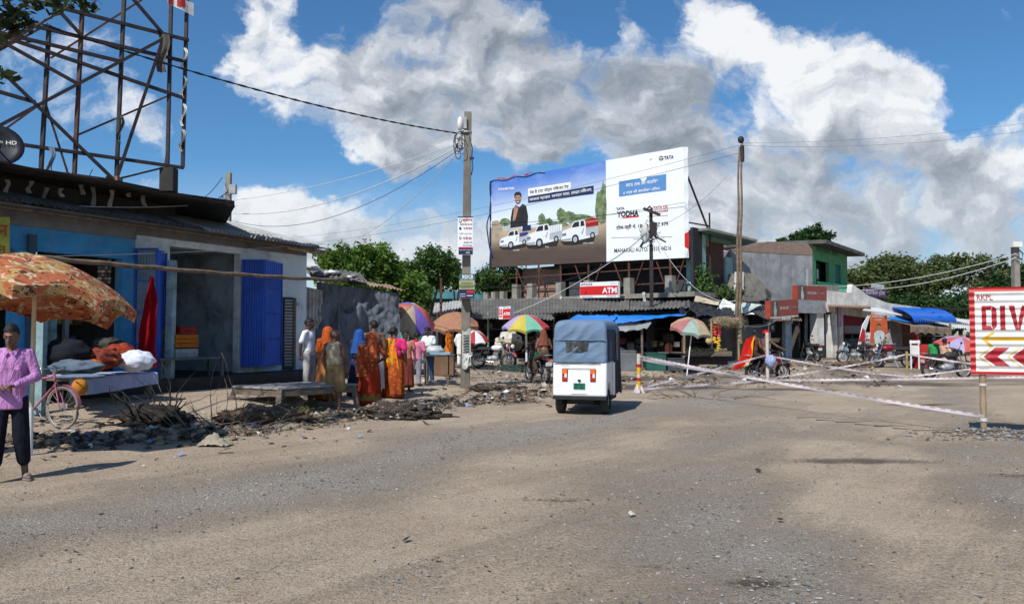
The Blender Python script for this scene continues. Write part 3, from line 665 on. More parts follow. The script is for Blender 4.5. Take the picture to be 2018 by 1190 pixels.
def upper(root, P_, k, mat, name='shirt', sleeve='short', hem=.82, q=1.0, loose=1.0, open_=0, voxel=.014):
    b = MB(mat); L = loose
    sx = (P_['shL'] - P_['shR']).normalized(); up = (P_['neck'] - P_['pel']).normalized(); sy = up.cross(sx).normalized(); Mx = Matrix((sx, sy, up)).transposed()
    b.ell(P_['chest'], (.176 * k * q * L, .122 * k * q * L, .175 * k), Mx); b.ell(P_['belly'], (.162 * k * q * L, .118 * k * q * L, .2 * k), Mx)
    ctr = P_['pel'].lerp(P_['belly'], .5)
    if hem is not None:
        t = (hem * k - 0) ; zc = P_['pel']
        b.loft([(t, .168 * k * q * L, .124 * k * q * L, zc.x, zc.y), (t + .06 * k, .17 * k * q * L, .125 * k * q * L, zc.x, zc.y), (P_['belly'].z, .155 * k * q * L, .115 * k * q * L, P_['belly'].x, P_['belly'].y), (P_['chest'].z, .165 * k * q * L, .115 * k * q * L, P_['chest'].x, P_['chest'].y), (P_['chest'].z + .08 * k, .135 * k, .088 * k, P_['chest'].x, P_['chest'].y + .005), (P_['chest'].z + .15 * k, .06 * k, .05 * k, P_['chest'].x, P_['chest'].y + .01)], 22)
    for a in 'LR':
        S_, E, Wr = P_['sh' + a], P_['el' + a], P_['wr' + a]; b.cone(P_['neck'] - V((0, 0, .022 * k)), .060 * k, S_ - V((0, 0, .004 * k)), .063 * k)
        if sleeve == 'short': b.cone(S_, .060 * k, S_.lerp(E, .72), .064 * k)
        elif sleeve == 'long': b.cone(S_, .060 * k, E, .056 * k); b.cone(E, .057 * k, E.lerp(Wr, .93), .045 * k)
        elif sleeve == 'threequarter': b.cone(S_, .066 * k, E, .060 * k); b.cone(E, .058 * k, E.lerp(Wr, .35), .056 * k)
    return remeshed(b, name, root, voxel, 3, mat)
def trousers(root, P_, k, mat, to=1.0, q=1.0, name='trousers', wide=1.0):
    b = MB(mat); b.ell(P_['pel'], (.168 * k * q, .124 * k * q, .13 * k)); 
    for a in 'LR':
        H_, K_, A_ = P_['hip' + a], P_['kn' + a], P_['an' + a]; b.cone(H_, .100 * k * q, K_, .074 * k * wide)
        if to > .5: b.cone(K_, .074 * k * wide, K_.lerp(A_, (to - .5) * 2 - .06), .060 * k * wide)
        elif to < .5: pass
    return remeshed(b, name, root, .014, 3, mat)
def wrapskirt(root, P_, k, mat, z0=.03, z1=1.0, flare=1.0, name='wrapped_skirt', ripple=.09, fold=11, n=44):
    b = MB(mat); p = P_['pel']; rings = []
    for i in range(10):
        f = i / 9; z = (z1 + (z0 - z1) * f) * k; b_ = (.155 + .05 * math.sin(min(1, f * 3) * PI / 2) + .035 * f * flare) * k
        rings.append((z, b_, b_ * .76, p.x * (1 - f), p.y * (1 - f) + .01 * k))
    b.loft(rings, n, ripple, fold, k * 7); return b.build(name, root, local=True)
def sarong(root, P_, k, mat, z0=.12, z1=1.0, name='lungi', flare=.4, rip=.06, fo=7): return wrapskirt(root, P_, k, mat, z0, z1, flare, name, rip, fo)
def sari(root, P_, k, hp, main, drape, blouse, veil=True, border=None, side=1):
    wrapskirt(root, P_, k, main, .03, 1.02, 1.1, 'sari_skirt', .085, 10)
    if border: 
        b = MB(border); p = P_['pel']; rings = [((.30 - .05 * i) * k, (.232 + .004 * i) * k, (.182 + .003 * i) * k, 0, .01 * k) for i in range(4)]; b.loft(rings, 44, .06, 10, k * 7, False); b.build('sari_border', root, local=True)
    upper(root, P_, k, blouse, 'blouse', 'short', None, 1.0, .98)
    # the loose end: from the right hip across the chest, over the left shoulder and down the back
    b = MB(drape); s = side
    def f(u, v):
        t = v; x0 = -.17 * s + .33 * s * t; wz = (.14 - .03 * t)
        z = .95 + .47 * t + (u - .5) * 2 * wz * (1 - .25 * t); yy = -.135 - .035 * math.sin(t * PI) + .075 * max(0, t - .6) / .4
        r_ = .012 * math.sin(u * 26 + t * 5); return V((x0 + (u - .5) * .06 * s, yy + r_, z)) * k
    b.sheet(f, 26, 12)
    def g(u, v):
        a = (u - .5); w_ = .33 + .12 * v
        return V((s * .10 - a * w_ + .02 * math.sin(v * 5), .125 + .05 * math.sin(v * 2.4) + .016 * math.sin(u * 24 + v * 4) - .10 * abs(a) * (1 - v * .3), 1.44 - .72 * v - .04 * abs(a))) * k
    b.sheet(g, 26, 16)
    b.build('sari_drape', root, local=True)
    if veil: headcloth(root, hp, k, drape)
def headcloth(root, hp, k, mat, length=.55, name='head_veil'):
    b = MB(mat)
    def cap(u, v):
        a = -PI * .40 + PI * 1.80 * u - PI * .0; a = 2 * PI * (.15 + .70 * u) - PI / 2   # open towards the face (-Y)
        if v < .4:
            t = (v / .4) * PI * .5; r_ = 1.0 + .03 * math.sin(u * 30)
            return hp(.100 * r_ * math.sin(t) * math.cos(a), .015 + .118 * r_ * math.sin(t) * math.sin(a), .015 + .128 * math.cos(t))
        f = (v - .4) / .6; m = 1 + .55 * f * (1 - .3 * f) + .05 * math.sin(u * 34 + f * 3) * f
        return hp(.100 * m * math.cos(a) * (1 + .5 * f), .02 + .118 * m * math.sin(a) * (1 - .15 * f), .015 - length * f)
    b.sheet(cap, 40, 22); return b.build(name, root, local=True)
# --- the man in the lilac shirt, near the big parasol
lil = cloth('lilac_shirt_cotton', (.50, .23, .49), 9, .22, .1, 1.3)
r_, k = rootp(26, 640, 8.3, 22, 'man in a lilac long-sleeved shirt looking down at his hands beside the big parasol'); r_.scale = (.93, .95, 1)
pose = dict(elL=(.265, -.02, 1.13), wrL=(.085, -.20, 1.045), elR=(-.27, -.03, 1.13), wrR=(-.06, -.225, 1.035), head=(.0, -.045, 1.575), knL=(.115, .0, .49), knR=(-.115, -.06, .49), anL=(.15, .08, .075), anR=(-.12, -.12, .075), toeL=(.5, -1, -.06))
P_, hp = human(r_, k, pose, SK, 1.0, -8, 20, hands=dict(L=((-.85, -.3, -.12), (0, -.25, -1), (0, -1, .3), .45), R=((.85, -.25, -.1), (0, .2, -1), (0, -1, .5), .5)), voxel=.0075)
upper(r_, P_, k, lil, 'shirt', 'long', .78, 1.0, 1.03, voxel=.010)
b = MB(lil)
for s in (-1, 1):
    b = MB(lil); b.add([V(q) * k for q in ((.015 * s, -.115, 1.40), (.075 * s, -.055, 1.455), (.082 * s, -.075, 1.425), (.045 * s, -.128, 1.352))], [(0, 1, 2, 3)]); b.build('collar', r_, local=True)
b = MB(lil)
b.add([V(q) * k for q in ((.055, -.134, 1.30), (.125, -.122, 1.30), (.125, -.132, 1.22), (.09, -.142, 1.205), (.055, -.14, 1.22))], [(0, 1, 2, 3, 4)])
b.build('shirt_pocket', r_, local=True)
trousers(r_, P_, k, cloth('navy_lungi_cotton', (.012, .013, .022), 6, .3), .86, .93, 'loose_trousers', 1.25)
b = MB(M('grey_sandal', (.22, .21, .20), .7)); b2 = MB(m_black)
for a, (bb) in (('L', b), ('R', b2)):
    A_ = P_['an' + a]; fd = V((.5, -1, 0) if a == 'L' else (-.25, -1, 0)).normalized(); x_ = V((0, 0, 1)).cross(fd)
    bb.ell(A_ + fd * .06 * k - V((0, 0, .068 * k)), (.05 * k, .145 * k, .012 * k), Matrix((x_, fd, x_.cross(fd))).transposed(), 12, 6); bb.ell(A_ + fd * .085 * k - V((0, 0, .035 * k)), (.046 * k, .03 * k, .034 * k), Matrix((x_, fd, x_.cross(fd))).transposed(), 10, 6)
b.build('sandal', r_, local=True); b2.build('sandal', r_, local=True)
# --- the group by the low table
GRP = 'people gathered beside the grey tarpaulin shack'
r_, k = rootp(610, 629, 17.0, 80, 'boy in a white t-shirt and pale grey trousers with a small topknot', GRP)
P_, hp = human(r_, k, dict(elL=(.21, .06, 1.10), wrL=(.19, .05, .86), elR=(-.22, .08, 1.10), wrR=(-.21, .09, .86)), SKD, .92, 10, 12, hair='topknot')
upper(r_, P_, k, cloth('white_tshirt_cotton', (.70, .70, .72), 7), 'shirt', 'short', .86, .93); trousers(r_, P_, k, cloth('pale_grey_trousers', (.36, .35, .35), 6), 1.0, .98, wide=1.15)
r_, k = rootp(643, 645, 16.4, 165, 'woman wholly covered by a burnt orange patterned veil, seen from behind', GRP)
P_, hp = human(r_, k, dict(elL=(.23, -.05, 1.14), wrL=(.18, -.16, 1.02), elR=(-.26, -.02, 1.16), wrR=(-.24, -.16, 1.02)), SK, .95, face=False, hair='short')
ov = print_cloth('burnt_orange_print', (.42, .075, .012), [(.55, .16, .02), (.30, .04, .01), (.48, .10, .03)], 24); oc = cloth('ochre_sari', (.42, .17, .06))
wrapskirt(r_, P_, k, oc, .04, 1.02, .8, 'sari_skirt'); upper(r_, P_, k, ov, 'blouse', 'long', None); headcloth(r_, hp, k, ov, .78)
r_, k = rootp(662, 651, 15.3, 158, 'bald man in a cream sleeveless vest and khaki knee shorts standing by the table end', GRP)
P_, hp = human(r_, k, dict(elL=(.25, .03, 1.12), wrL=(.22, -.03, .88)), SKD, 1.04, -35, 5, hair=None, voxel=.012)
b = MB(cloth('cream_vest', (.40, .32, .22), 7))
b.ell(P_['chest'] + V((0, .008, .005 * k)), (.168 * k, .122 * k, .185 * k)); b.ell(P_['belly'], (.165 * k, .124 * k, .2 * k)); b.cone(V((.085, .04, 1.30)) * k, .075 * k, V((.078, .025, 1.425)) * k, .045 * k); b.cone(V((-.085, .04, 1.30)) * k, .075 * k, V((-.078, .025, 1.425)) * k, .045 * k)
remeshed(b, 'vest', r_, .013, 3, b.mats[0]); 
trousers(r_, P_, k, cloth('khaki_shorts', (.27, .18, .085), 6), .5, 1.05, 'shorts', 1.45)
r_, k = rootp(705, 650, 17.2, 150, 'woman in a deep blue veil and dark flowered sari behind the red sari', GRP)
P_, hp = human(r_, k, dict(elL=(.23, -.04, 1.14), wrL=(.15, -.2, 1.05)), SKD, .98, face=False)
dk = print_cloth('dark_flowered', (.018, .022, .05), [(.06, .07, .16), (.03, .03, .05), (.10, .05, .08)], 22); bl = cloth('blue_veil_cloth', (.025, .085, .30))
wrapskirt(r_, P_, k, dk, .04, 1.02, 1, 'sari_skirt'); upper(r_, P_, k, dk, 'blouse', 'threequarter', None); headcloth(r_, hp, k, bl, .5)
r_, k = rootp(737, 633, 17.6, 200, 'bare-backed man with a white thread over his shoulder at the tarpaulin', GRP)
P_, hp = human(r_, k, {}, SK, 1.0, 30); sarong(r_, P_, k, cloth('plain_white_dhoti', (.50, .47, .44)), .15, 1.0, 'dhoti')
b = MB(m_white); b.tube([V(q) * k for q in ((.07, .02, 1.45), (.02, .105, 1.33), (-.06, .115, 1.18), (-.14, .075, 1.05))], .006 * k); b.build('sacred_thread', r_, local=True)
r_, k = rootp(729, 657, 16.3, 205, 'woman in a plain red-orange sari with ochre border, hand on her hip', GRP)
P_, hp = human(r_, k, dict(elR=(-.34, .05, 1.17), wrR=(-.18, -.06, 1.02), elL=(.23, -.02, 1.12), wrL=(.16, -.17, 1.02)), SKD, 1.0, 65, 5, hair='short')
rs = cloth('red_orange_sari', (.33, .035, .012), 6); rd = print_cloth('red_stripe_drape', (.36, .06, .02), [(.50, .16, .05), (.25, .03, .015), (.55, .26, .1)], 16)
sari(r_, P_, k, hp, rs, rd, rd, True, cloth('ochre_border', (.30, .15, .04), 6))
r_, k = rootp(776, 646, 17.9, 170, 'woman in an orange sari with a bright yellow flowered drape down her back', GRP)
P_, hp = human(r_, k, dict(head=(.05, -.03, 1.58)), SKD, .95, -30, 10, hair='bun')
yf = print_cloth('yellow_flower_print', (.72, .25, .01), [(.75, .45, .02), (.6, .02, .08), (.1, .25, .03), (.75, .12, .01)], 13); sari(r_, P_, k, hp, print_cloth('rust_sari_print', (.36, .07, .015), [(.5, .14, .02), (.25, .04, .02)], 18), yf, cloth('pink_blouse', (.60, .03, .16)), False)
r_, k = rootp(799, 652, 19.0, 20, 'man in a salmon shirt half hidden behind the man in the pink shirt', GRP)
P_, hp = human(r_, k, {}, SKD, 1.0, 30, 12); upper(r_, P_, k, cloth('salmon_shirt', (.60, .20, .16)), 'shirt', 'short'); sarong(r_, P_, k, cloth('maroon_lungi', (.22, .05, .035)))
r_, k = rootp(818, 655, 20.2, 165, 'man in a pink check shirt and grey trousers with his back to the road', GRP)
P_, hp = human(r_, k, dict(elL=(.25, -.04, 1.14), wrL=(.12, -.2, 1.08), elR=(-.25, .0, 1.14), wrR=(-.2, -.16, 1.0), anL=(.12, .02, .075), anR=(-.12, .02, .075)), SKD, 1.03, 30, 8)
upper(r_, P_, k, print_cloth('pink_check_cotton', (.60, .19, .28), [(.66, .30, .38), (.5, .12, .2)], 40), 'shirt', 'long', .84, 1.03); trousers(r_, P_, k, cloth('lavender_grey_trousers', (.27, .25, .30), 6), 1.0, 1.0)
for a in 'LR': MB(m_black).ell(P_['an' + a] + V((.01, -.06, -.03)) * k, (.045 * k, .13 * k, .04 * k), None, 10, 6).build('shoe', r_, local=True)
b = MB(m_red); b.ell(V((0, .02, 1.44)) * k, (.1 * k, .085 * k, .035 * k)); b.build('neck_cloth', r_, local=True)
r_, k = rootp(846, 645, 21.2, -40, 'man in a white shirt and jeans counting over his pale blue tray', GRP)
P_, hp = human(r_, k, dict(elL=(.25, -.06, 1.14), wrL=(.14, -.27, 1.10), elR=(-.25, -.06, 1.14), wrR=(-.08, -.28, 1.12), head=(0, -.05, 1.575)), SKD, 1.0, 0, 25)
upper(r_, P_, k, cloth('white_shirt_cotton', (.68, .69, .71), 7), 'shirt', 'short', .82, 1.05, 1.08); trousers(r_, P_, k, cloth('blue_jeans', (.045, .085, .17), 6), 1.0, 1.0)
for a in 'LR': MB(m_white).ell(P_['an' + a] + V((.01, -.06, -.03)) * k, (.045 * k, .13 * k, .04 * k), None, 10, 6).build('shoe', r_, local=True)
# --- two people walking by the far stalls
r_, k = rootp(886, 645, 31, 60, 'woman walking past the stalls in a long plain saffron sari and veil')
P_, hp = human(r_, k, dict(anL=(.1, -.16, .075), anR=(-.1, .18, .1)), SKD, 1.0, voxel=.02, face=False); so = cloth('saffron_sari', (.52, .13, .015), 5); wrapskirt(r_, P_, k, so, .08, 1.05, 1.6, 'sari_skirt', .1, 7); upper(r_, P_, k, so, 'blouse', 'long', None, 1.1, voxel=.02); headcloth(r_, hp, k, so, .8)
r_, k = rootp(909, 646, 30.6, 160, 'man in a long white tunic and white trousers walking just behind the concrete pole')
P_, hp = human(r_, k, dict(elR=(-.28, .03, 1.12), wrR=(-.30, -.04, .88), elL=(.28, .05, 1.12)), SKD, 1.05, voxel=.02, face=False); wk = cloth('white_kurta', (.74, .74, .72), 5); upper(r_, P_, k, wk, 'tunic', 'long', .50, 1.12, 1.1, voxel=.02); trousers(r_, P_, k, wk, 1.0, 1.05, wide=1.3)
# ------------------------------------------------------------------ the row of old shops along the left bank
F = Fr((-9.6, 14.3), (-5.7, 21.6)); BZ = .30
def sz(px, py, d=0.0): return F.hit(px, py, d)
s0, s265, s330, s475, s620 = -3.5, F.S(262), F.S(332), F.S(476), F.S(603)
EAVE = 3.95
shop = thing('shop_building', 'long low shop building with sky blue front and bluish white wall under a corrugated roof', 'building', F.p(3, 0, BZ))
b = MB(m_plaster)
zt = 3.75; zl = sz(400, 492)[1]; sa, sb = sz(333, 600)[0], sz(472, 600)[0]
b.fbox(F, s265, s620, -.22, 0, zl, zt); b.fbox(F, s265, sa, -.22, 0, .1, zl); b.fbox(F, sb, s620, -.22, 0, .1, zl)
b.fbox(F, s620 - .22, s620, -3.6, -.22, .1, zt); b.build('wall', shop)
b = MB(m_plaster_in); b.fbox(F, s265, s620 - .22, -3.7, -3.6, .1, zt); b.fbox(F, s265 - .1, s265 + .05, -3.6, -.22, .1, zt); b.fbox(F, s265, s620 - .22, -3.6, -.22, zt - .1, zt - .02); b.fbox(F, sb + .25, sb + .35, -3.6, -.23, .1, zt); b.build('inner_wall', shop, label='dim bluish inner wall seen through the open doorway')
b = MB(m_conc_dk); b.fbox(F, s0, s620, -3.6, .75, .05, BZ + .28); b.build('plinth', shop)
b = MB(m_dark); b.fbox(F, s0, s265 - .12, -3.0, -2.9, .1, zt); b.fbox(F, s0, s265 - .12, -2.9, .0, zt - .06, zt); b.fbox(F, s265 - .15, s265 - .103, -2.9, -.21, .1, zt - .07); b.build('dark_interior', shop)  # near-black panels stand in for the shade inside the shop
b = MB(m_blue_lt); zb0 = sz(150, 502)[1]; zb1 = sz(150, 462)[1]
b.fbox(F, s0, s265, -.2, .02, zb0, zb1 + .5); 
for pa, pb in ((22, 52), (236, 264)): b.fbox(F, F.S(pa), F.S(pb), -.2, .05, .1, zb0 - .003)
b.build('shopfront_frame', shop)
b = MB(M('blue_grey_door', (.05, .09, .14), .7)); b.fbox(F, F.S(46), F.S(62), .05, .12, .6, sz(50, 462)[1]); b.build('narrow_shutter', shop)
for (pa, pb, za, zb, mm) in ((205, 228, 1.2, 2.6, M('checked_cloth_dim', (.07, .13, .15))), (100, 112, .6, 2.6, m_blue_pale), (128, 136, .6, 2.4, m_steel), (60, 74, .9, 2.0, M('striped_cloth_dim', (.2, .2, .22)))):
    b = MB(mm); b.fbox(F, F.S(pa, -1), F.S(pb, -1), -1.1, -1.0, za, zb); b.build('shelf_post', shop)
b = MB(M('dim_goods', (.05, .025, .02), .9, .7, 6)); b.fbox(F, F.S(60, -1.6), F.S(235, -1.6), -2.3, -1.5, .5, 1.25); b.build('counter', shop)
b = MB(m_asb_dk); rA = F.p(s0, .85, EAVE + .05); rB = F.p(F.S(400, .8), .85, EAVE); rC = F.p(s0, -3.4, 5.1); rD = F.p(F.S(400, .8), -3.4, 5.1)
b.corr(rA, rB, rC, rD, 44, .045, 6, .04); b.use(m_asb_lt); rE = F.p(F.S(628, .8), .85, EAVE - .03); rG = F.p(F.S(628, .8), -3.4, 5.05); b.corr(rB, rE, rD, rG, 31, .04, 6, .03); b.build('roof', shop)  # paler right-hand sheets put the sunlit stretch of roof into the colour
b = MB(m_dark); b.use(M('grey_eave_board', (.18, .185, .19))); b.fbox(F, s0, s620, .01, .70, EAVE - .02, EAVE - .0); b.fbox(F, s265, s620, -.2, .0, zt + .002, EAVE + .12); b.fbox(F, s0, s265, .021, .06, sz(150, 458)[1], EAVE - .03); b.build('eave_soffit', shop)
b = MB(m_bamboo_dk); b.rod(F.p(s0 + 3, .55, EAVE - .07), F.p(s620 + .3, .55, EAVE - .08), .028); b.build('eave_beam', shop)
b = MB(m_bamboo)
b.rod(F.at(565, 487, .5), F.at(636, 501, .5), .045); b.build('eave_pole_end', shop)
b = MB(m_dark); b.fbox(F, F.S(556), F.S(576), .02, .05, BZ + .3, sz(565, 586)[1]); b.build('side_doorway', shop)
b = MB(m_steel); za, zb = BZ + .35, sz(565, 590)[1]
b.corr(F.p(F.S(557), .06, za), F.p(F.S(557), .06, zb), F.p(F.S(573), .06, za), F.p(F.S(573), .06, zb), 22, .02, 2); b.build('rolling_shutter', shop)
b = MB(m_wood); b.fbox(F, F.S(574), F.S(578), .02, .1, BZ + .3, zb + .05); b.build('shutter_post', shop)
def leafdoor(P0, P1, z0, z1, mf, mp, name, ribs, lab=None):
    P0, P1 = V(P0), V(P1); u = (P1 - P0); u.z = 0; Lw = u.length; u.normalize(); nn = V((u.y, -u.x, 0)); r0 = V((P0.x, P0.y, 0))
    b = MB(mp); b.corr(r0 + V((0, 0, z0)), r0 + u * Lw + V((0, 0, z0)), r0 + V((0, 0, z1)), r0 + u * Lw + V((0, 0, z1)), ribs, .012, 2, 0, True, 8)
    b.use(mf); Mx = Matrix((u, nn, V((0, 0, 1)))).transposed()
    for a, w_ in ((.02, .04), (Lw - .02, .04)): b.box(r0 + u * a + V((0, 0, (z0 + z1) / 2)), (w_, .05, z1 - z0), Mx)
    for f in (0.006, .255, .5, .745, .994): b.box(r0 + u * (Lw / 2) + V((0, 0, z0 + (z1 - z0) * f)), (Lw - .082, .06, .035), Mx)
    return b, name, lab
Dz0, Dz1 = sz(476, 722, .1)[1], sz(476, 511, .1)[1]
for pa, da, pb, db in ((476, .06, 521, .55), (521, .55, 555, .10)):
    A = F.at(pa, 600, da); B = F.at(pb, 600, db); b, nm, lb = leafdoor(A, B, Dz0, Dz1, m_blue, m_blue, 'steel_door_leaf', 9); b.build(nm, shop, label='folded deep blue ribbed steel door leaf')
gz1 = sz(268, 489, .1)[1]; gz0 = BZ + .35
mrib = M('pale_blue_ribbed_sheet', (.16, .23, .30), .6, .2, 3, .1)
b, nm, lb = leafdoor(F.at(265, 600, .06), F.at(310, 600, .55), gz0, gz1, m_blue, mrib, 'steel_door_leaf', 8); b.build(nm, shop, label='pale ribbed steel door leaf in a blue frame')
b, nm, lb = leafdoor(F.at(311, 600, .57), F.at(326, 600, .22), gz0, gz1 - .05, m_blue, m_blue, 'steel_door_leaf', 4); b.build(nm, shop, label='narrow bright blue steel door leaf')
b = MB(m_ink); glyphs(b, 'H', lambda x, y: F.at(584, 604, .004) + F.u * x + V((0, 0, y)), 0, 0, .1, .13); b.build('painted_letter', shop)
# upper slab and its dark block
up = thing('roof_slab', 'blackened concrete slab overhanging the corrugated roof and carrying the steel frame', 'slab', F.p(2, -1, 4.2))
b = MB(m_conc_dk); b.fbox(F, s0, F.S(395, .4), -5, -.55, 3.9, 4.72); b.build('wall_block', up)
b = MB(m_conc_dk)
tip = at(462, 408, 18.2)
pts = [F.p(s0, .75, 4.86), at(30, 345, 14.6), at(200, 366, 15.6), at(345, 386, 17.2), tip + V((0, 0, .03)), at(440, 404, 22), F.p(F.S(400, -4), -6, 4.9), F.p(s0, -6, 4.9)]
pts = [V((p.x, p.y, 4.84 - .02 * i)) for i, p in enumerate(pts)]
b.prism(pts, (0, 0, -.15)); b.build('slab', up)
b = MB(m_asb_dk); b.sheet(lambda u, v: F.p(s0 + (F.S(455, .9) - s0) * u, .95 - 1.2 * v, 4.62 + .1 * v + .05 * mnoise.noise(V((u * 9, v * 2, 1)))), 40, 3); b.build('ragged_edge', up)
for i in range(9):
    px = 20 + i * 34 + random.uniform(-8, 8); p0 = at(px, 352 + px * .05 + random.uniform(0, 14), 14.2 + px * .009); b = MB([m_paper, m_asb_lt, m_tarp_wh][i % 3]); L = random.uniform(.15, .55)
    b.sheet(lambda u, v: p0 + V(((u - .5) * .09 + .03 * math.sin(v * 5 + i), .02 * math.sin(v * 7 + u), -L * v)), 2, 6); b.build('torn_strip', up)
for i in range(4):
    px = 100 + i * 70; b = MB(m_rust_dk); p0 = F.at(px, 360, -.4); p0.z = 4.8; b.rod(p0, p0 + V((.12 * (i % 2), .02, .28)), .008, n=5); b.build('rebar', up)
# hoarding skeleton
HF = Fr(at(40, 655, 15)[:2], at(365, 655, 17)[:2]); h = lambda px, py, d=0: HF.at(px, py, d)
fr = thing('hoarding_frame', 'empty rusty steel hoarding frame of posts, rails and diagonal braces on the roof slab', 'frame', h(200, 350))
def bar(name, p, q, w_=.08, d0=0, d1=None, m=m_rust_dk): b = MB(m); b.beam(h(*p, d0), h(*q, d0 if d1 is None else d1), w_, w_); b.build(name, fr)
for p, q in (((97, 50), (80, 350)), ((166, -60), (146, 356)), ((247, -60), (229, 360)), ((338, -30), (330, 330)), ((369, -20), (360, 330))): bar('post', p, q, .068, 0, None, m_rust if p[0] in (166,) else m_rust_dk)
for p, q in (((-120, -45), (372, 80)), ((-60, 22), (366, 122)), ((-60, 50), (366, 195)), ((-40, 170), (70, 202)), ((40, 285), (362, 331)), ((0, 65), (240, 122))): bar('rail', p, q, .066, .04)
for p, q, d in (((-20, 258), (335, 70), .1), ((-10, 128), (225, 355), .1), ((0, 80), (152, 165), .08), ((322, 75), (230, 352), .1), ((110, 15), (165, 75), .1), ((255, -10), (322, 68), .1), ((100, 115), (280, 0), -.5), ((-20, 110), (95, 48), -.3), ((145, 270), (330, 190), -.5), ((90, 205), (138, 355), -.6), ((10, 255), (80, 205), -.5), ((228, 354), (320, 331), -.1), ((325, 330), (332, 280), -.3)): bar('brace', p, q, .06 if d > 0 else .038, d, None, m_rust if d < 0 else m_rust_dk)
b = MB(m_conc_dk); pz = h(333, 331); b.box((pz.x, pz.y, (pz.z + 4.7) / 2), (.30, .26, pz.z - 4.72)); b.build('concrete_stub', fr)
b = MB(M('terracotta_block', (.28, .15, .09))); p = h(225, 360); b.box((p.x, p.y, p.z + .02), (.25, .22, .2)); b.build('footing_block', fr)
def rag(px, py, w_, L, mm, d=.12, name='torn_cloth'):
    p0 = h(px, py, d); b = MB(mm); b.sheet(lambda u, v: p0 + V(((u - .5) * w_ * (1 - .25 * v) + .05 * math.sin(v * 6), .04 * math.sin(u * 9 + v * 4), -L * v)), 6, 10); b.build(name, fr)
rag(322, 68, .24, .85, cloth('faded_khaki_rag', (.10, .09, .075))); rag(238, 228, .08, .6, m_tarp_bk); 
for i, (px, py) in enumerate(((364, 95), (363, 150), (362, 205), (360, 255))): rag(px, py, .07, .5, m_paper if i % 2 else m_white, .06)
rag(100, 290, .12, .65, M('blue_grey_rag', (.16, .19, .24)))
p0 = h(330, -8, .1); b = MB(m_white); 
b.sheet(lambda u, v: p0 + HF.u * (u * .55) + V((0, .03 * math.sin(u * 8), -.30 * v * (.55 + .45 * u) )), 8, 4); b.use(m_red)
for a in (.02, .2, .3): b.sheet(lambda u, v: p0 + HF.n * .006 + HF.u * (a + u * .09) + V((0, .03 * math.sin((a + u * .09) / .55 * 8) - .006, -.26 * v * .7)), 3, 3)
b.build('flag_scrap', fr)
# satellite dish on the slab
dish = thing('satellite_dish', 'dark satellite dish with small white lettering at the roof edge', 'satellite dish', at(0, 335, 14))
Dc = at(-6, 292, 14); ax = V((.55, -.75, .35)).normalized()
b = MB(M('dish_navy', (.010, .012, .02), .5)); b.lathe([(0.001, 0), (.15, .015), (.30, .055), (.42, .11), (.43, .115), (.42, .13), (.3, .075), (.15, .035), (.001, .02)], Dc, 28, ax); b.build('reflector', dish)
xx = V((.80, .58, 0)).normalized(); yy = ax.cross(xx).normalized(); yy = yy if yy.z > 0 else -yy
b = MB(m_white); glyphs(b, '= HD', lambda x, y: Dc + ax * (.075 + .2 * abs(x - .1)) + xx * x + yy * y, .03, .05, .27, .08); b.build('lettering', dish)
b = MB(m_rust_dk); b.rod(at(-6, 335, 14), Dc, .03); b.beam(Dc, Dc + ax * .45 - V((0, 0, .2)), .02, .02); b.box(Dc + ax * .45 - V((0, 0, .2)), (.07, .07, .1)); b.build('arm', dish)
b = MB(M('yellow_banner', (.42, .42, .06), .6, .3)); b.sheet(lambda u, v: F.at(-60 + 78 * u, 428 + 85 * v, .3) + F.n * (.02 * math.sin(u * 8)), 8, 4); b.use(m_red)
glyphs(b, 'पान', lambda x, y: F.at(-30 + x, 466 - y, .33), 0, 0, 46, 22); glyphs(b, 'दुकान', lambda x, y: F.at(-40 + x, 505 - y, .33), 0, 0, 52, 20)
b.build('cloth_banner', label='yellow green cloth banner with red lettering at the roof corner', cat='banner')
# bamboo rail, its post and the hanging red cloth
b = MB(m_bamboo_dk); A = at(60, 506, 13.6); B = at(684, 553, 21.6); pts = [A.lerp(B, i / 24) + V((0, 0, -.05 * math.sin(PI * i / 24) + .01 * math.sin(i * 2))) for i in range(25)]
rs = [];
for i in range(25): rs.append(.052 if i % 2 else .045)
b.tube(pts, rs, 8); b.build('bamboo_pole', label='long bamboo pole slung across the shop fronts at head height', cat='pole')
A = gp(336, 17.0); b = MB(m_blue_pale); b.beam(A, V((A.x + .02, A.y, at(336, 513, 17).z)), .19, .15); b.build('post', label='weathered pale blue wooden post holding up the long bamboo pole', cat='post')
A = gp(84, 13.2); b = MB(m_blue_pale); b.beam(A, A + V((0, 0, 2.6)), .13, .12); b.build('post', label='pale blue wooden post behind the lilac shirted man and the cream parasol pole', cat='post')
p0 = F.at(300, 545, .95); b = MB(cloth('crimson_cloth', (.30, .006, .012), 4, .3)); Lz = p0.z - F.at(300, 716, .95).z
b.sheet(lambda u, v: p0 + F.u * ((u - .5) * .12 - .34 * (1 - u) * v ** .8 + .07 * u * v + .015 * math.sin(v * 17 + u * 4)) + F.n * (.06 * math.sin(u * 13 + v * 3) * (.3 + v) + .03 * math.sin(v * 9 + u * 5)) + V((0, 0, -Lz * v * (1 - .05 * math.sin(u * 5)))), 24, 20)
b.build('red_cloth', label='long crimson cloth hanging from the bamboo beside the blue door', cat='cloth')
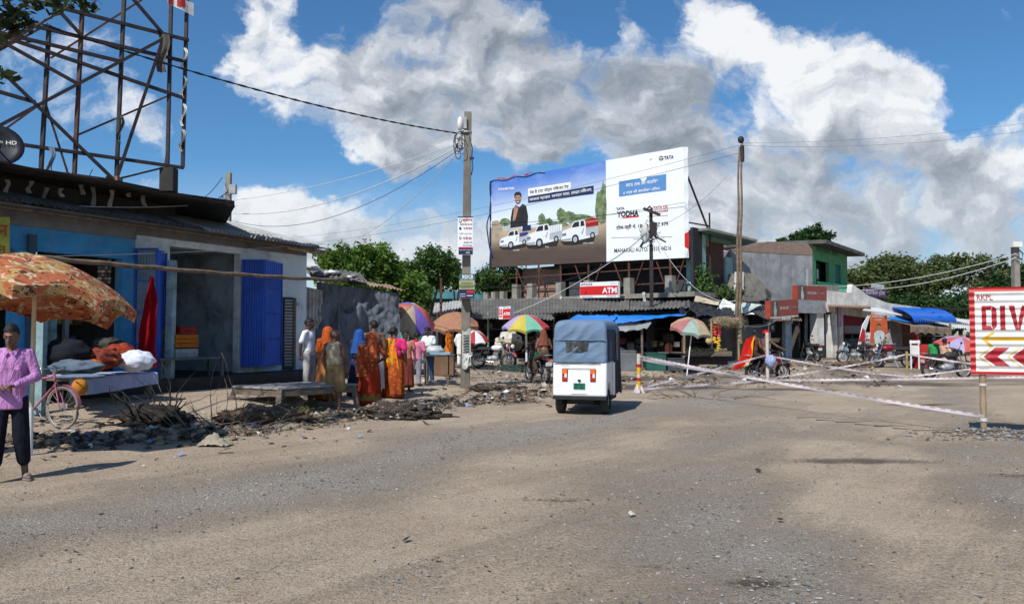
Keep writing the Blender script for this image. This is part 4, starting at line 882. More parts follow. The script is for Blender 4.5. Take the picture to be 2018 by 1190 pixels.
# benches, table, bed
def bench(px0, px1, pyt, d0, wd, H, label, mat, name='bench', legs=.06):
    a0, a1 = F.S(px0, d0), F.S(px1, d0); z = F.hit((px0 + px1) / 2, pyt, d0)[1]; t = thing(name, label, 'bench', F.p((a0 + a1) / 2, d0, z - H))
    b = MB(mat); b.fbox(F, a0, a1, d0 - wd, d0, z - .05, z); b.build('seat', t)
    for a in (a0 + .08, a1 - .08):
        for d in (d0 - wd + .06, d0 - .06): b = MB(mat); q = F.p(a, d, 0); g_ = gz(q.x, q.y) - .02; b.fbox(F, a - legs / 2, a + legs / 2, d - legs / 2, d + legs / 2, min(g_, z - H), z - .052); b.build('leg', t)
    return a0, a1, z
ba0, ba1, bz = bench(316, 447, 704, .75, .55, .6, 'dark wooden bench with stacked goods before the open doorway', M('dark_blue_grey_wood', (.10, .11, .12), .8))
def bundle(c, r, mat, label, seed, amp=.16, name='cloth_bundle', cat='bundle', fr_=4.0):
    b = MB(mat); c = V(c)
    b.ell((0, 0, 0), r, None, 36, 22, lambda p: 1 + amp * (mnoise.noise(p * fr_ * .6 + V((seed, 0, 0))) + .5 * abs(mnoise.noise(V((p.x * fr_ * 2, p.y * fr_ * 2, p.z * fr_ + seed))))) - (.2 * max(0, -p.z - .6)))
    return b.build(name, label=label, cat=cat, loc=(0, 0, 0), local=True) if False else _place(b, c, name, label, cat)
def _place(b, c, name, label, cat):
    o = b.build(name, label=label, cat=cat, local=True, loc=c); return o
def folded(px0, px1, d, z0, h_, mat, label, n=4, wd=.4, name='folded_cloth', cat='cloth'):
    a0, a1 = F.S(px0, d), F.S(px1, d); b = MB(mat)
    for i in range(n):
        zz = z0 + h_ * i / n; t = h_ / n * .94
        b.sheet(lambda u, v: F.p(a0 + (a1 - a0) * (.5 + (u - .5) * (1 + .05 * math.sin(i * 5))), d - wd + wd * (.5 - .5 * math.cos(v * PI)) , zz + t * (.5 + .5 * math.sin(v * PI * 2 - PI / 2) * 0) + t * .5 * (1 if v > .0 else 1) * math.sin(v * PI) + .01 * math.sin(u * 11 + i)), 10, 8)
        b.fbox(F, a0 + .01, a1 - .01 + .02 * math.sin(i * 3), d - wd, d - .01, zz, zz + t * .9)
    return b.build(name, label=label, cat=cat)
so_ = cloth('orange_folded_cotton', (.42, .13, .015), 6)
folded(347, 392, .55, bz, .22, cloth('grey_sack', (.30, .30, .29)), 'grey white sack lying under the folded orange cloth', 1)
folded(346, 393, .55, bz + .225, .30, so_, 'folded orange cloths stacked on the dark bench', 3)
folded(356, 390, .55, bz + .53, .17, cloth('dull_red_cloth', (.25, .03, .025)), 'dull red cloth topping the stack on the bench', 2)
b = MB(cloth('mustard_sheet', (.30, .20, .02))); a0, a1 = F.S(318, .3), F.S(346, .3)
b.sheet(lambda u, v: F.p(a0 + (a1 - a0) * u, .3 + .02 * math.sin(u * 9), bz + .03 + .62 * v), 8, 5); b.build('mustard_cloth', label='mustard yellow cloth with dark print behind the pale post', cat='cloth')
# bed under the parasol
bd = thing('cot_bed', 'low wooden cot spread with a pale blue sheet under the big parasol', 'bed', F.p(F.S(225, 1.9), 1.9, BZ))
a0, a1 = F.S(138, 1.9), F.S(306, 1.9); zt_ = at(225, 738, 14).z; dA, dB = .75, 1.95
b = MB(m_wood); b.fbox(F, a0, a1, dA, dB - .03, zt_ - .1, zt_ - .035); b.build('bed_board', bd)
for a in (a0 + .08, a1 - .08):
    for d in (dA + .06, dB - .1): b = MB(m_wood); b.fbox(F, a - .04, a + .04, d - .04, d + .04, BZ - .1, zt_ - .1); b.build('leg', bd)
b = MB(cloth('pale_blue_sheet', (.36, .40, .58), 5, .12)); hz = .27
def shf(u, v):
    a = a0 - .03 + (a1 - a0 + .06) * u; w_ = .012 * mnoise.noise(V((a * 5, v * 6, 0)))
    if v < .62: d = dA + (dB - dA + .01) * v / .62; z = zt_ - .02 + w_ + .01
    else: f = (v - .62) / .38; d = dB + .015 + .02 * math.sin(a * 14) * f; z = zt_ - .02 - (hz + .06 * math.sin(a * 1.7 + 1)) * f
    return F.p(a, d, z)
b.sheet(shf, 50, 24); b.build('bed_sheet', bd)
bundle(at(268, 712, 14.35), (.32, .25, .20), cloth('white_bundle_cloth', (.60, .63, .72), 4, .12), 'big knotted white cloth bundle at the end of the cot', 3, .2)
bundle(at(236, 700, 14.6), (.34, .28, .22), cloth('rust_red_cloth', (.26, .04, .02), 4, .3), 'rust red heap of cloth behind the white bundle', 8, .22)
bundle(at(196, 708, 14.0), (.36, .30, .20), print_cloth('brown_maroon_print', (.18, .035, .02), [(.34, .10, .02), (.10, .02, .02)], 9), 'brown and maroon printed quilt heaped mid cot', 12, .25)
bundle(at(182, 722, 13.5), (.20, .16, .12), cloth('orange_bundle', (.40, .12, .02), 4), 'small orange brown bundle low on the cot front', 15, .2)
bundle(at(214, 680, 15.2), (.30, .25, .16), cloth('dark_olive_cloth', (.05, .05, .04), 4, .5), 'dark striped cloth piled highest at the back of the cot', 18, .25)
bundle(at(130, 700, 13.6), (.40, .35, .30), cloth('black_cloth', (.015, .016, .022), 4), 'black cloth heap by the bicycle seat', 22, .2)
bundle(at(150, 724, 13.2), (.42, .22, .13), cloth('grey_denim', (.10, .13, .17), 6), 'faded grey denim cloth folded in a low heap on the cot', 27, .3)
gsh = thing('goods_shelf', 'dim shelf of mixed goods inside the blue fronted shop', 'shelf', F.p(F.S(150, -1.5), -1.5, .6))
for zz in (1.3, 1.8, 2.3, 2.8): b = MB(m_wood); b.fbox(F, F.S(62, -1.6), F.S(232, -1.6), -2.0, -1.6, zz - .03, zz); b.build('board', gsh)
gm_ = [M('shop_goods_%s' % n_, c_, .7, .4, 6) for n_, c_ in (('cream', (.4, .36, .28)), ('red', (.4, .05, .04)), ('blue', (.08, .16, .35)), ('yellow', (.5, .36, .05)), ('brown', (.16, .09, .05)), ('white', (.55, .55, .53)))]
a = F.S(64, -1.6)
for zz in (1.3, 1.8, 2.3, 2.8):
    a = F.S(64, -1.6)
    while a < F.S(222, -1.6):
        w_, hh = random.uniform(.08, .26), random.uniform(.12, .38); b = MB(random.choice(gm_)); b.fbox(F, a, a + w_, -1.9, -1.55, zz + .001, zz + hh); b.build('goods_pack', label='small pack on the dim shelf of the blue fronted shop', cat='goods', group='packs on the shelf of the blue fronted shop'); a += w_ + random.uniform(.01, .08)
for i, px in enumerate((196, 202, 208, 215)):
    t = thing('packet_strip', ['first', 'second', 'third', 'fourth'][i] + ' from the left of the packet strips hung in the blue shop opening', 'packets', F.at(px, 560, -.3))
    for q in range(7): b = MB(gm_[(i * 2 + q) % 6]); c = F.at(px, 514 + q * 7, -.3); b.box(c, (.07, .05, .055), Matrix.Rotation(q * 1.3, 3, 'Z')); b.build('packet', t)
b = MB(cloth('slate_mat', (.14, .18, .25))); q = at(160, 742, 13.0); b.ell(q, (.40, .12, .05), Matrix.Rotation(R(20), 3, 'Z')); b.build('rolled_mat', label='slate blue rolled mat at the front edge of the cot', cat='mat')
# low table
def tblp(px, py, Y): return at(px, py, Y)
tb = thing('low_table', 'low grey plank table with splayed legs on the bank', 'table', gp(570, 15.4))
C1, C2, C3 = at(456, 754, 15.0), at(549, 768, 14.35), at(705, 760, 15.6); zc = C2.z; C1.z = C3.z = zc; C4 = C1 + C3 - C2
b = MB(m_wood_gr); b.prism([C1, C2, C3, C4], (0, 0, .035)); b.build('tabletop', tb)
ctr = (C1 + C2 + C3 + C4) / 4
for P_a, P_b in ((C1, C2), (C2, C3), (C3, C4), (C4, C1)):
    b = MB(m_wood); i_ = lambda p: p.lerp(ctr, .05) - V((0, 0, .075)); b.beam(i_(P_a), i_(P_b), .04, .12); b.build('apron', tb)
for P_a in (C1, C2, C3, C4): b = MB(m_wood); q = P_a.lerp(ctr, .07); o_ = P_a.lerp(ctr, -.01); b.beam((o_.x, o_.y, gz(o_.x, o_.y) - .02), q - V((0, 0, .004)), .10, .10); b.build('leg', tb)
# shack with tarpaulin
SF = Fr((-5.95, 21.9), at(786, 655, 22.9)[:2]); sk_ = thing('tarpaulin_shack', 'small shack hung with wrinkled grey tarpaulin under rusty tin sheets', 'shack', SF.p(1.2, 0, .3))
sL = SF.L; zl_, zr_ = SF.hit(600, 548)[1], SF.hit(780, 572)[1]
b = MB(m_tarp)
def tf(u, v):
    a = .30 + (sL - .30) * u; zt2 = zl_ + (zr_ - zl_) * u - .1; z = zt2 + (.3 - zt2) * v
    d = .03 + .08 * mnoise.noise(V((a * 2.2, z * 1.3, 2))) + .05 * abs(math.sin((a * 2.0 - z * 1.5) * 3.0 + 2 * mnoise.noise(V((a, z, 1))))) * (1 - u * .5) + .07 * mnoise.noise(V((a * 5, z * 2.5, 5))) + .03 * mnoise.noise(V((a * 12, z * 7, 5))) + .10 * smooth(.42, .5, v) * (.6 + .4 * math.sin(u * 11))
    return SF.p(a, d, z)
b.sheet(tf, 70, 60); b.build('tarpaulin', sk_)
b = MB(m_tarp)
def tf2(u, v):
    a = .9 + (sL - .92) * u; zt2 = zl_ + (zr_ - zl_) * u - .1; top_ = zt2 - (.50 + .42 * abs(math.sin(u * 7.5 + .4)) * (1 - .5 * u)); z = top_ + (.32 - top_) * v
    fold = abs(math.sin((a * 1.15 + .25 * (1 - v)) * 7 + 1.2 * mnoise.noise(V((a * 1.5, z, 7))))) ** .6
    d = .20 + .10 * fold * (.35 + .65 * v) + .06 * mnoise.noise(V((a * 4, z * 3, 5))) + .03 * mnoise.noise(V((a * 11, z * 8, 5)))
    return SF.p(a, d, z)
b.sheet(tf2, 90, 50); b.build('tarpaulin', sk_, label='wrinkled lower tarpaulin sheet hung over the first')
b = MB(m_dark); b.fbox(SF, 0, sL, -.2, -.1, .2, zr_ - .08); b.fbox(SF, 0, .12, -3, -.2, .2, zr_); b.fbox(SF, sL - .1, sL, -3, -.2, .2, zr_ - .15); b.build('wall', sk_)
b = MB(m_asb_lt); b.corr(SF.p(-.02, .10, 1.9), SF.p(.48, .10, 1.9), SF.p(-.02, .10, zl_ - .25), SF.p(.48, .10, zl_ - .35), 5, .022, 3); b.corr(SF.p(.02, .08, .35), SF.p(.42, .08, .35), SF.p(.02, .08, 2.05), SF.p(.42, .08, 2.05), 4, .022, 3); b.build('corrugated_sheet', sk_)
b = MB(m_tin)
b.corr(SF.p(.2, .22, zl_ - .03), SF.p(sL + .15, .18, zr_ + .0), SF.p(.1, -1.6, zl_ + .36), SF.p(sL + .1, -1.6, zr_ + .22), 26, .02, 4, .05); b.use(m_asb); b.corr(SF.p(.1, .5, zl_ + .03), SF.p(1.7, .42, zl_ - .06), SF.p(.1, -1, zl_ + .4), SF.p(1.7, -1, zl_ + .3), 11, .025, 4, .08); b.build('roof', sk_)
for i in range(9):
    b = MB([m_paper, m_white, m_tarp_wh][i % 3]); a = .1 + i * .16; q = SF.p(a, -.2 + .3 * random.random(), zl_ + .22 - .03 * i + random.uniform(0, .12)); b.ell(q, (.16, .12, .06), Matrix.Rotation(i, 3, 'Z'), 12, 7, lambda p: 1 + .5 * mnoise.noise(p * 3 + V((i, 0, 0)))); b.build('plastic_scrap', sk_)
# parasol helper
def parasol(name, label, base, top, rad, hgt, mats, nseg=8, tilt=V((0, 0, 1)), sag=.22, pole=m_bamboo, pr=.022, group=None, drop=.10, rot=0.0, wob=.0, cat='parasol', scal=.06):
    base, top = V(base), V(top); t = thing(name, label, cat, base, 0, group); ax = V(tilt).normalized(); x, y, z = basis(ax)
    b = MB(mats[0]); sub = 6
    for k in range(nseg):
        b.use(mats[k % len(mats)])
        def f(u, v):
            a = rot + 2 * PI * (k + u) / nseg; ch = 1 - (.10 if nseg < 10 else .05) * math.sin(PI * u) * v
            r = rad * v * ch; hh = -hgt * (v ** 1.9) - sag * .0 + .03 * rad * math.sin(PI * u) * math.sin(PI * v) ; 
            if v > .98: hh += scal * math.sin(PI * u) * rad
            hh += wob * rad * mnoise.noise(V((math.cos(a) * v * 2.5, math.sin(a) * v * 2.5, rad)))
            return top + x * (r * math.cos(a)) + y * (r * math.sin(a)) + z * hh
        b.sheet(f, sub, 10)
        if drop:
            def g(u, v):
                p = f(u, 1.0); c_ = (p - top); c_ = c_ - z * c_.dot(z); return p - z * (drop * v * (1 - .3 * math.sin(PI * u))) - c_.normalized() * (.02 * v)
            b.sheet(g, sub, 2)
    b.build('canopy', t)
    b = MB(pole); b.rod(base - V((0, 0, .03)), top - z * .03, pr, n=10); b.build('pole', t)
    for k in range(nseg):
        a = rot + 2 * PI * k / nseg; b = MB(m_steel); dr = x * math.cos(a) + y * math.sin(a); b.tube([top - z * .05 + dr * .02] + [top + dr * (rad * q) - z * (hgt * q ** 1.9 + .025) for q in (.35, .7, .97)], .006, 5); b.build('rib', t)
    b = MB(m_steel); b.rod(top - z * .02, top + z * .07, .018, .008); b.build('finial', t)
    return t, top, z
m_camo = camo2('camouflage_parasol', (.45, .27, .10), (.45, .125, .055), (.60, .49, .31), (.055, .026, .016), 2.9)
gb = gp(66, 10.0); top = at(70, 507, 10.0); t, tp, z_ = parasol('parasol', 'large camouflage print street parasol on a cream pole at the left', gb, (gb.x + .02, 10.0, top.z), 1.27, .60, [m_camo], 8, V((.04, .13, 1)), pole=M('cream_pole_paint', (.58, .47, .32), .6), pr=.028, drop=.16, rot=.35, wob=.05)
b = MB(m_blue_lt); b.rod(gb + V((-.05, 0, .38)), gb + V((-.05, 0, .95)), .055, n=10); b.build('pole_sleeve', t); b = MB(m_white); b.rod(gb + V((0.002, -.005, .0)), gb + V((0.002, -.005, .62)), .036, n=10); b.build('pole_foot', t)
# bicycle
def wheel(b_t, b_r, c, ax, r, tr, spokes=14, rimw=.012, tm=m_black, rm=m_steel):
    pass
def bike_wheel(parent, c, r, ax, tyre, rim, tr=.022, spokes=16):
    x, y, z = basis(V(ax)); w_ = thing_part('wheel', parent)
    b = MB(tyre); pts = [V(c) + x * (r * math.cos(2 * PI * i / 28)) + y * (r * math.sin(2 * PI * i / 28)) for i in range(29)]; b.tube(pts, tr, 8); b.build('tyre', w_, local=True)
    b = MB(rim); b.tube([V(c) + x * ((r - tr) * math.cos(2 * PI * i / 28)) + y * ((r - tr) * math.sin(2 * PI * i / 28)) for i in range(29)], tr * .45, 6); b.rod(V(c) - z * .04, V(c) + z * .04, .025)
    for i in range(spokes): a = 2 * PI * i / spokes; b.rod(V(c), V(c) + x * ((r - tr) * math.cos(a)) + y * ((r - tr) * math.sin(a)), .0028, n=4, caps=False)
    b.build('rim', w_, local=True); return w_
def thing_part(name, parent):
    o = bpy.data.objects.new(name, None); col.objects.link(o); o.parent = parent; o.empty_display_size = .1; W[o.name] = mw(parent).copy(); return o
def bicycle(loc, rz, label, paint, tyre=m_black):
    t = thing('bicycle', label, 'bicycle', loc, rz); r = .33
    rw, fw = V((-.52, 0, r)), V((.55, 0, r)); bb = V((-.08, 0, .29)); st = V((-.22, 0, .80)); hd = V((.36, 0, .84)); hb = V((.40, 0, .72))
    bike_wheel(t, rw, r, (0, 1, 0), tyre, m_steel); bike_wheel(t, fw, r, (0, 1, 0), tyre, m_steel)
    b = MB(paint)
    for a, c in ((bb, st), (st + V((.02, 0, -.06)), hd), (bb, hb), (hd + V((-.02, 0, .06)), hb)): b.rod(a, c, .017)
    for s in (-.05, .05): b.rod(bb + V((0, s * .6, 0)), rw + V((0, s, 0)), .01); b.rod(st + V((0, s * .5, -.08)), rw + V((0, s, 0)), .009); b.rod(hb + V((0, s * .5, 0)), fw + V((0, s, 0)), .011)
    b.build('frame', t, local=True)
    for c in (rw, fw):
        b = MB(paint); b.sheet(lambda u, v: c + V(((r + .045) * math.cos(.1 + u * 2.6), (v - .5) * .06, (r + .045) * math.sin(.1 + u * 2.6))), 18, 2); b.build('mudguard', t, local=True)
    b = MB(m_chrome); b.tube([V((.26, .27, .94)), V((.36, .2, .97)), V((.40, 0, .95)), V((.36, -.2, .97)), V((.26, -.27, .94))], .012); b.rod(hd, V((.40, 0, .95)), .014); b.build('handlebar', t, local=True)
    b = MB(m_black); b.ell((-.24, 0, .86), (.14, .085, .035), None, 14, 8); b.build('saddle', t, local=True)
    b = MB(m_steel); b.box((-.52, 0, .72), (.36, .12, .015)); b.rod((-.36, .05, .71), rw + V((0, .06, 0)), .006); b.rod((-.36, -.05, .71), rw + V((0, -.06, 0)), .006); b.build('carrier', t, local=True)
    b = MB(m_steel); b.rod(bb + V((0, -.07, 0)), bb + V((0, .07, 0)), .02); b.rod(bb + V((0, .07, 0)), bb + V((.1, .07, -.14)), .01); b.box(bb + V((.1, .11, -.14)), (.09, .08, .02)); b.rod(bb + V((0, -.07, 0)), bb + V((-.1, -.07, .14)), .01); b.box(bb + V((-.1, -.11, .14)), (.09, .08, .02)); b.lathe([(.085, -.003), (.085, .003)], bb + V((0, .05, 0)), 16, (0, 1, 0)); b.build('crank', t, local=True)
    return t
g_ = gp(108, 12.0); g_ = gp(128, 12.3); bicycle((g_.x - .52, g_.y + .18, g_.z), R(-19), 'dusty pink bicycle standing with its front wheel turned to the cot', M('faded_pink_enamel', (.42, .13, .18), .5), M('dusty_tyre', (.22, .18, .15)))
b = MB(M('orange_helmet_bag', (.50, .19, .02))); b.ell(at(157, 763, 12.9), (.13, .12, .14), None, 20, 12, lambda p: 1 + .12 * mnoise.noise(p * 3)); b.build('orange_bag', label='small orange bag hanging behind the bicycle wheel', cat='bag')
# brushwood and the root ball in the ditch
def twig(b, p, d, L, r, wob=.25, n=6):
    pts = [V(p)]; dd = V(d).normalized()
    for i in range(n): dd = (dd + V([random.uniform(-wob, wob) for _ in range(3)])).normalized(); pts.append(pts[-1] + dd * (L / n))
    b.tube(pts, [r * (1 - .75 * i / n) for i in range(n + 1)], 5); return pts
def brush(name, label, c, n_, L0, L1, mat, up_=.5, spread=1.0, r=.012, cat='brushwood'):
    b = MB(mat)
    for _ in range(n_):
        a = random.uniform(0, 2 * PI); p = V(c) + V((math.cos(a) * random.random() * spread * .6, math.sin(a) * random.random() * spread * .4, 0)); p.z = gz(p.x, p.y) + .02
        pts = twig(b, p, (math.cos(a) * random.uniform(.2, 1), math.sin(a) * random.uniform(.2, 1), random.uniform(.05, up_ * 2)), random.uniform(L0, L1), random.uniform(.4, 1) * r)
        if random.random() < .6: twig(b, pts[3], (random.uniform(-1, 1), random.uniform(-1, 1), random.uniform(-.2, .6)), L0 * .6, r * .35, .4, 4)
    return b.build(name, label=label, cat=cat)
m_root = M('black_root_bark', (.030, .024, .020), .95, .5, 9, .4)
c = gnd(285, 835); c.y += .25
b = MB(m_root); b.ell((c.x, c.y, c.z + .05), (.55, .40, .26), None, 40, 24, lambda p: 1 + .5 * mnoise.noise(p * 2.5) + .3 * mnoise.noise(p * 6))
for _ in range(34):
    a = random.uniform(0, 2 * PI); p = c + V((.3 * math.cos(a), .25 * math.sin(a), .12)); twig(b, p, (math.cos(a), math.sin(a) * .7, random.uniform(-.1, 1.3)), random.uniform(.35, .95), random.uniform(.010, .026), .38, 7)
b.build('uprooted_stump', label='black uprooted stump with tangled roots in the ditch by the cot', cat='stump')
brush('brushwood', 'tangle of dry sticks lying in the ditch between stump and table', gnd(420, 815), 40, .5, 1.3, m_wood, .25, 2.0)
brush('brushwood', 'low litter of twigs in the mud right of the concrete utility pole', gnd(985, 772), 44, .3, .9, m_wood, .25, 1.8, .010)
brush('brushwood', 'dry twigs and branch ends strewn beside the striped tape post', gnd(1370, 783), 22, .3, 1.2, m_bamboo_dk, .12, 2.2, .012)
b = MB(m_root)
for i in range(9): twig(b, gnd(1570 + i * 38, 824 + i * 4.2, .012), (1, -.30, 0), .62, .007, .05)
b.build('fallen_branch', label='long thin dry branch lying on the road left of the diversion sign', cat='branch')
b = MB(M('sacking', (.30, .26, .20), .9, .15)); c = gnd(424, 878); b.sheet(lambda u, v: c + V(((u - .5) * .44, (v - .5) * .28, .02 + .14 * math.exp(-((u - .45) * 3) ** 2 - ((v - .5) * 3) ** 2) * (1 + .8 * mnoise.noise(V((u * 6, v * 6, 0)))) + .03 * mnoise.noise(V((u * 14, v * 14, 3))))), 24, 16); b.build('crumpled_sack', label='crumpled pale sack lying on the dusty road edge', cat='sack')
def clump(name, label, c, r, mat, amp=.5, seed=0, cat='mound'):
    b = MB(mat); b.ell(c, r, None, 90, 50, lambda p: 1 + amp * mnoise.noise(p * 2.2 + V((seed, 0, 0))) + amp * .6 * mnoise.noise(p * 6 + V((seed, 3, 0))) + amp * .35 * mnoise.noise(p * 15) + amp * .25 * mnoise.noise(p * 31)); 
    vs_c = [V(q) for q in b.v if q[2] > c[2]]
    for _ in range(420):
        q = random.choice(vs_c); s = .012 + .045 * random.random() ** 3; b.use(random.choice([mat, mat] + cl_m + lt_m[:3])); a_ = random.uniform(0, 6.28); O_ = OCT * (1 + rng.uniform(-.4, .4, (6, 3))) * (s, s * .8, s * .7); b.add([q + V((x * math.cos(a_) - y * math.sin(a_), x * math.sin(a_) + y * math.cos(a_), z)) for x, y, z in O_], OF)
    return b.build(name, label=label, cat=cat)
c = gnd(520, 838); clump('earth_mound', 'brown mound of dug earth beside the low table', (c.x, c.y + .1, c.z), (.75, .5, .28), M('brown_dug_earth', (.10, .065, .042), .95, .4, 6, .8, 40), .5, 4)
c = gnd(780, 812); clump('earth_mound', 'dark mud heap full of scraps in front of the red sari', (c.x, c.y + .1, c.z - .03), (.9, .45, .24), M('dark_dug_mud', (.05, .04, .033), .95, .5, 6, .8, 40), .5, 9)
c = gnd(985, 772); clump('earth_mound', 'low heap of muddy roots behind the rickshaw by the pole', (c.x, c.y + .1, c.z - .03), (.8, .5, .2), M('muddy_heap', (.075, .058, .045), .95, .5, 6, .8, 40), .5, 13)
b = MB(leafm('weed_leaf', (.16, .19, .05)))
c = gnd(590, 823)
for _ in range(160): p = c + V((random.gauss(0, .16), random.gauss(0, .09), random.uniform(.02, .2))); a = random.uniform(0, 6.28); u = V((math.cos(a), math.sin(a), random.uniform(-.4, .8))) * .05; v_ = V((-u.y, u.x, .01)) * .4; b.add([p - u, p + v_, p + u, p - v_], [(0, 1, 2, 3)])
b.build('weed', label='small pale green weed sprouting from the rubble before the table', cat='weed')
# ------------------------------------------------------------------ trees
def tree(label, base, h_, blobs, n_leaf, size, mat, trunk=.16, group='trees behind the market', name='tree', seed=1, flat=.8):
    """blobs: (dx, dy, z, rx, ry, rz) clumps of the crown"""
    rg = np.random.default_rng(seed); t = thing(name, label, 'tree', base, 0, group); base = V(base)
    m_bark = M('bark', (.10, .075, .055), .95, .35, 6, .6, 30)
    b = MB(m_bark); top = base + V((rg.uniform(-.2, .2), 0, h_ * .55)); b.tube([base - V((0, 0, .1)), base.lerp(top, .5) + V((.1, 0, 0)), top], [trunk * 1.25, trunk, trunk * .7], 8)
    for (dx, dy, z, rx, ry, rz) in blobs:
        q = base + V((dx, dy, z)); m_ = top.lerp(q, .5) + V((0, 0, .25)); b.tube([top - V((0, 0, rg.uniform(0, .25 * h_))), m_, q], [trunk * .5, trunk * .3, trunk * .1], 6)
    b.build('trunk', t)
    vol = [rx * ry * rz for (_, _, _, rx, ry, rz) in blobs]; tot = sum(v ** .75 for v in vol); VV = []; k = 0
    for (dx, dy, z, rx, ry, rz), vo_ in zip(blobs, vol):
        n_ = int(n_leaf * vo_ ** .75 / tot); nc = max(6, n_ // 45)
        cd = rg.normal(size=(nc, 3)); cd /= np.linalg.norm(cd, axis=1)[:, None]; cr = rg.uniform(.45, 1.08, (nc, 1)); cc_ = cd * cr * np.array([rx, ry, rz]); cc_[:, 2] = np.where(cc_[:, 2] < -.5 * rz, -.5 * rz, cc_[:, 2])
        ci = rg.integers(nc, size=n_); p = cc_[ci] + rg.normal(size=(n_, 3)) * np.array([1, 1, flat]) * (.125 * (rx * ry * rz) ** (1 / 3) + .04) + np.array(base) + np.array([dx, dy, z])
        a = rg.normal(size=(n_, 3)); a[:, 2] *= .5; a /= np.linalg.norm(a, axis=1)[:, None]; c_ = rg.normal(size=(n_, 3)); c_[:, 2] += .2; bv = np.cross(a, c_); bv /= np.linalg.norm(bv, axis=1)[:, None]
        s = size * rg.uniform(.55, 1.25, (n_, 1)); VV.append(np.stack([p - a * s, p + bv * s * .5 + a * s * .1, p + a * s, p - bv * s * .5 + a * s * .1], 1).reshape(-1, 3))
    vs = np.concatenate(VV); m = len(vs) // 4
    me = bpy.data.meshes.new('crown'); me.vertices.add(len(vs)); me.vertices.foreach_set('co', vs.astype(np.float32).ravel()); me.loops.add(4 * m); me.loops.foreach_set('vertex_index', np.arange(4 * m, dtype=np.int32)); me.polygons.add(m); me.polygons.foreach_set('loop_start', np.arange(0, 4 * m, 4, dtype=np.int32)); me.polygons.foreach_set('loop_total', np.full(m, 4, np.int32)); me.update(calc_edges=True)
    me.materials.append(mat); link_mesh(me, 'crown', t); return t
def ptree(label, Y, blobs_px, n_leaf, size, mat, seed, **kw):
    """blobs_px: (px, py, rpx, rpy) read at depth Y"""
    x0 = sum(q[0] for q in blobs_px) / len(blobs_px); g = gp(x0, Y); bl = []
    for i, (px, py, rx, ry) in enumerate(blobs_px): p = at(px, py, Y); k = Y / F_PX; bl.append((p.x - g.x, (i % 3 - 1) * .5 * rx * k, p.z - g.z, rx * k, rx * k * .9, ry * k))
    h_ = max(b_[2] for b_ in bl); return tree(label, g, h_ * .9, bl, n_leaf, size, mat, seed=seed, **kw)
lf1 = leafm('bright_leaf', (.075, .15, .022)); lf2 = leafm('mid_leaf', (.045, .10, .02)); lf3 = leafm('deep_leaf', (.028, .070, .020)); lf4 = leafm('dusty_leaf', (.085, .118, .04), .65)
ptree('bright green leafy tree rising behind the rusty shack roof', 31, [(720, 520, 60, 38), (665, 520, 45, 30), (760, 555, 60, 45), (700, 565, 60, 40), (800, 580, 45, 45), (735, 500, 40, 22)], 15000, .105, lf1, 11)
ptree('small dark green tree between the shack and the concrete pole', 36, [(860, 520, 38, 38), (845, 550, 45, 35), (815, 545, 40, 35), (880, 540, 30, 35)], 9000, .10, lf2, 12)
ptree('tree hanging low beside the terrace with red railing', 33, [(800, 600, 35, 40), (830, 590, 25, 25), (785, 560, 40, 30)], 6000, .10, lf2, 13)
ptree('mid green tree under the left corner of the billboard', 46, [(985, 555, 50, 28), (1030, 560, 40, 30), (955, 560, 30, 22), (1005, 580, 40, 22)], 9000, .12, lf2, 14)
ptree('palm like thin tree top beside the signs on the pole', 44, [(890, 540, 22, 22), (905, 560, 20, 18)], 900, .25, lf3, 15)
ptree('rounded tree standing above the brick topped grey wall', 56, [(1590, 468, 40, 20), (1560, 475, 22, 14), (1625, 474, 22, 10), (1575, 500, 40, 25), (1536, 484, 8, 5)], 7000, .16, lf3, 16)
ptree('broad feathery tree behind the blue awning at the right', 62, [(1720, 545, 60, 34), (1790, 545, 70, 34), (1870, 540, 60, 34), (1940, 540, 40, 36), (1740, 590, 70, 40), (1830, 590, 70, 45), (1920, 590, 55, 45), (1760, 525, 50, 14), (1890, 520, 45, 20)], 30000, .16, lf4, 17)
ptree('darker tree massed low behind the white roofs', 58, [(1870, 615, 60, 30), (1930, 610, 50, 30), (1800, 610, 55, 30), (1960, 570, 25, 30)], 14000, .16, lf3, 18)
ptree('tree seen past the right end of the diversion sign', 66, [(2010, 540, 30, 30), (2040, 560, 40, 50), (1985, 600, 40, 40)], 8000, .18, lf2, 19)
ptree('pale bushy tree behind the purple notice board', 54, [(1690, 565, 45, 25), (1650, 560, 40, 20), (1700, 600, 50, 30)], 9000, .15, lf4, 20)
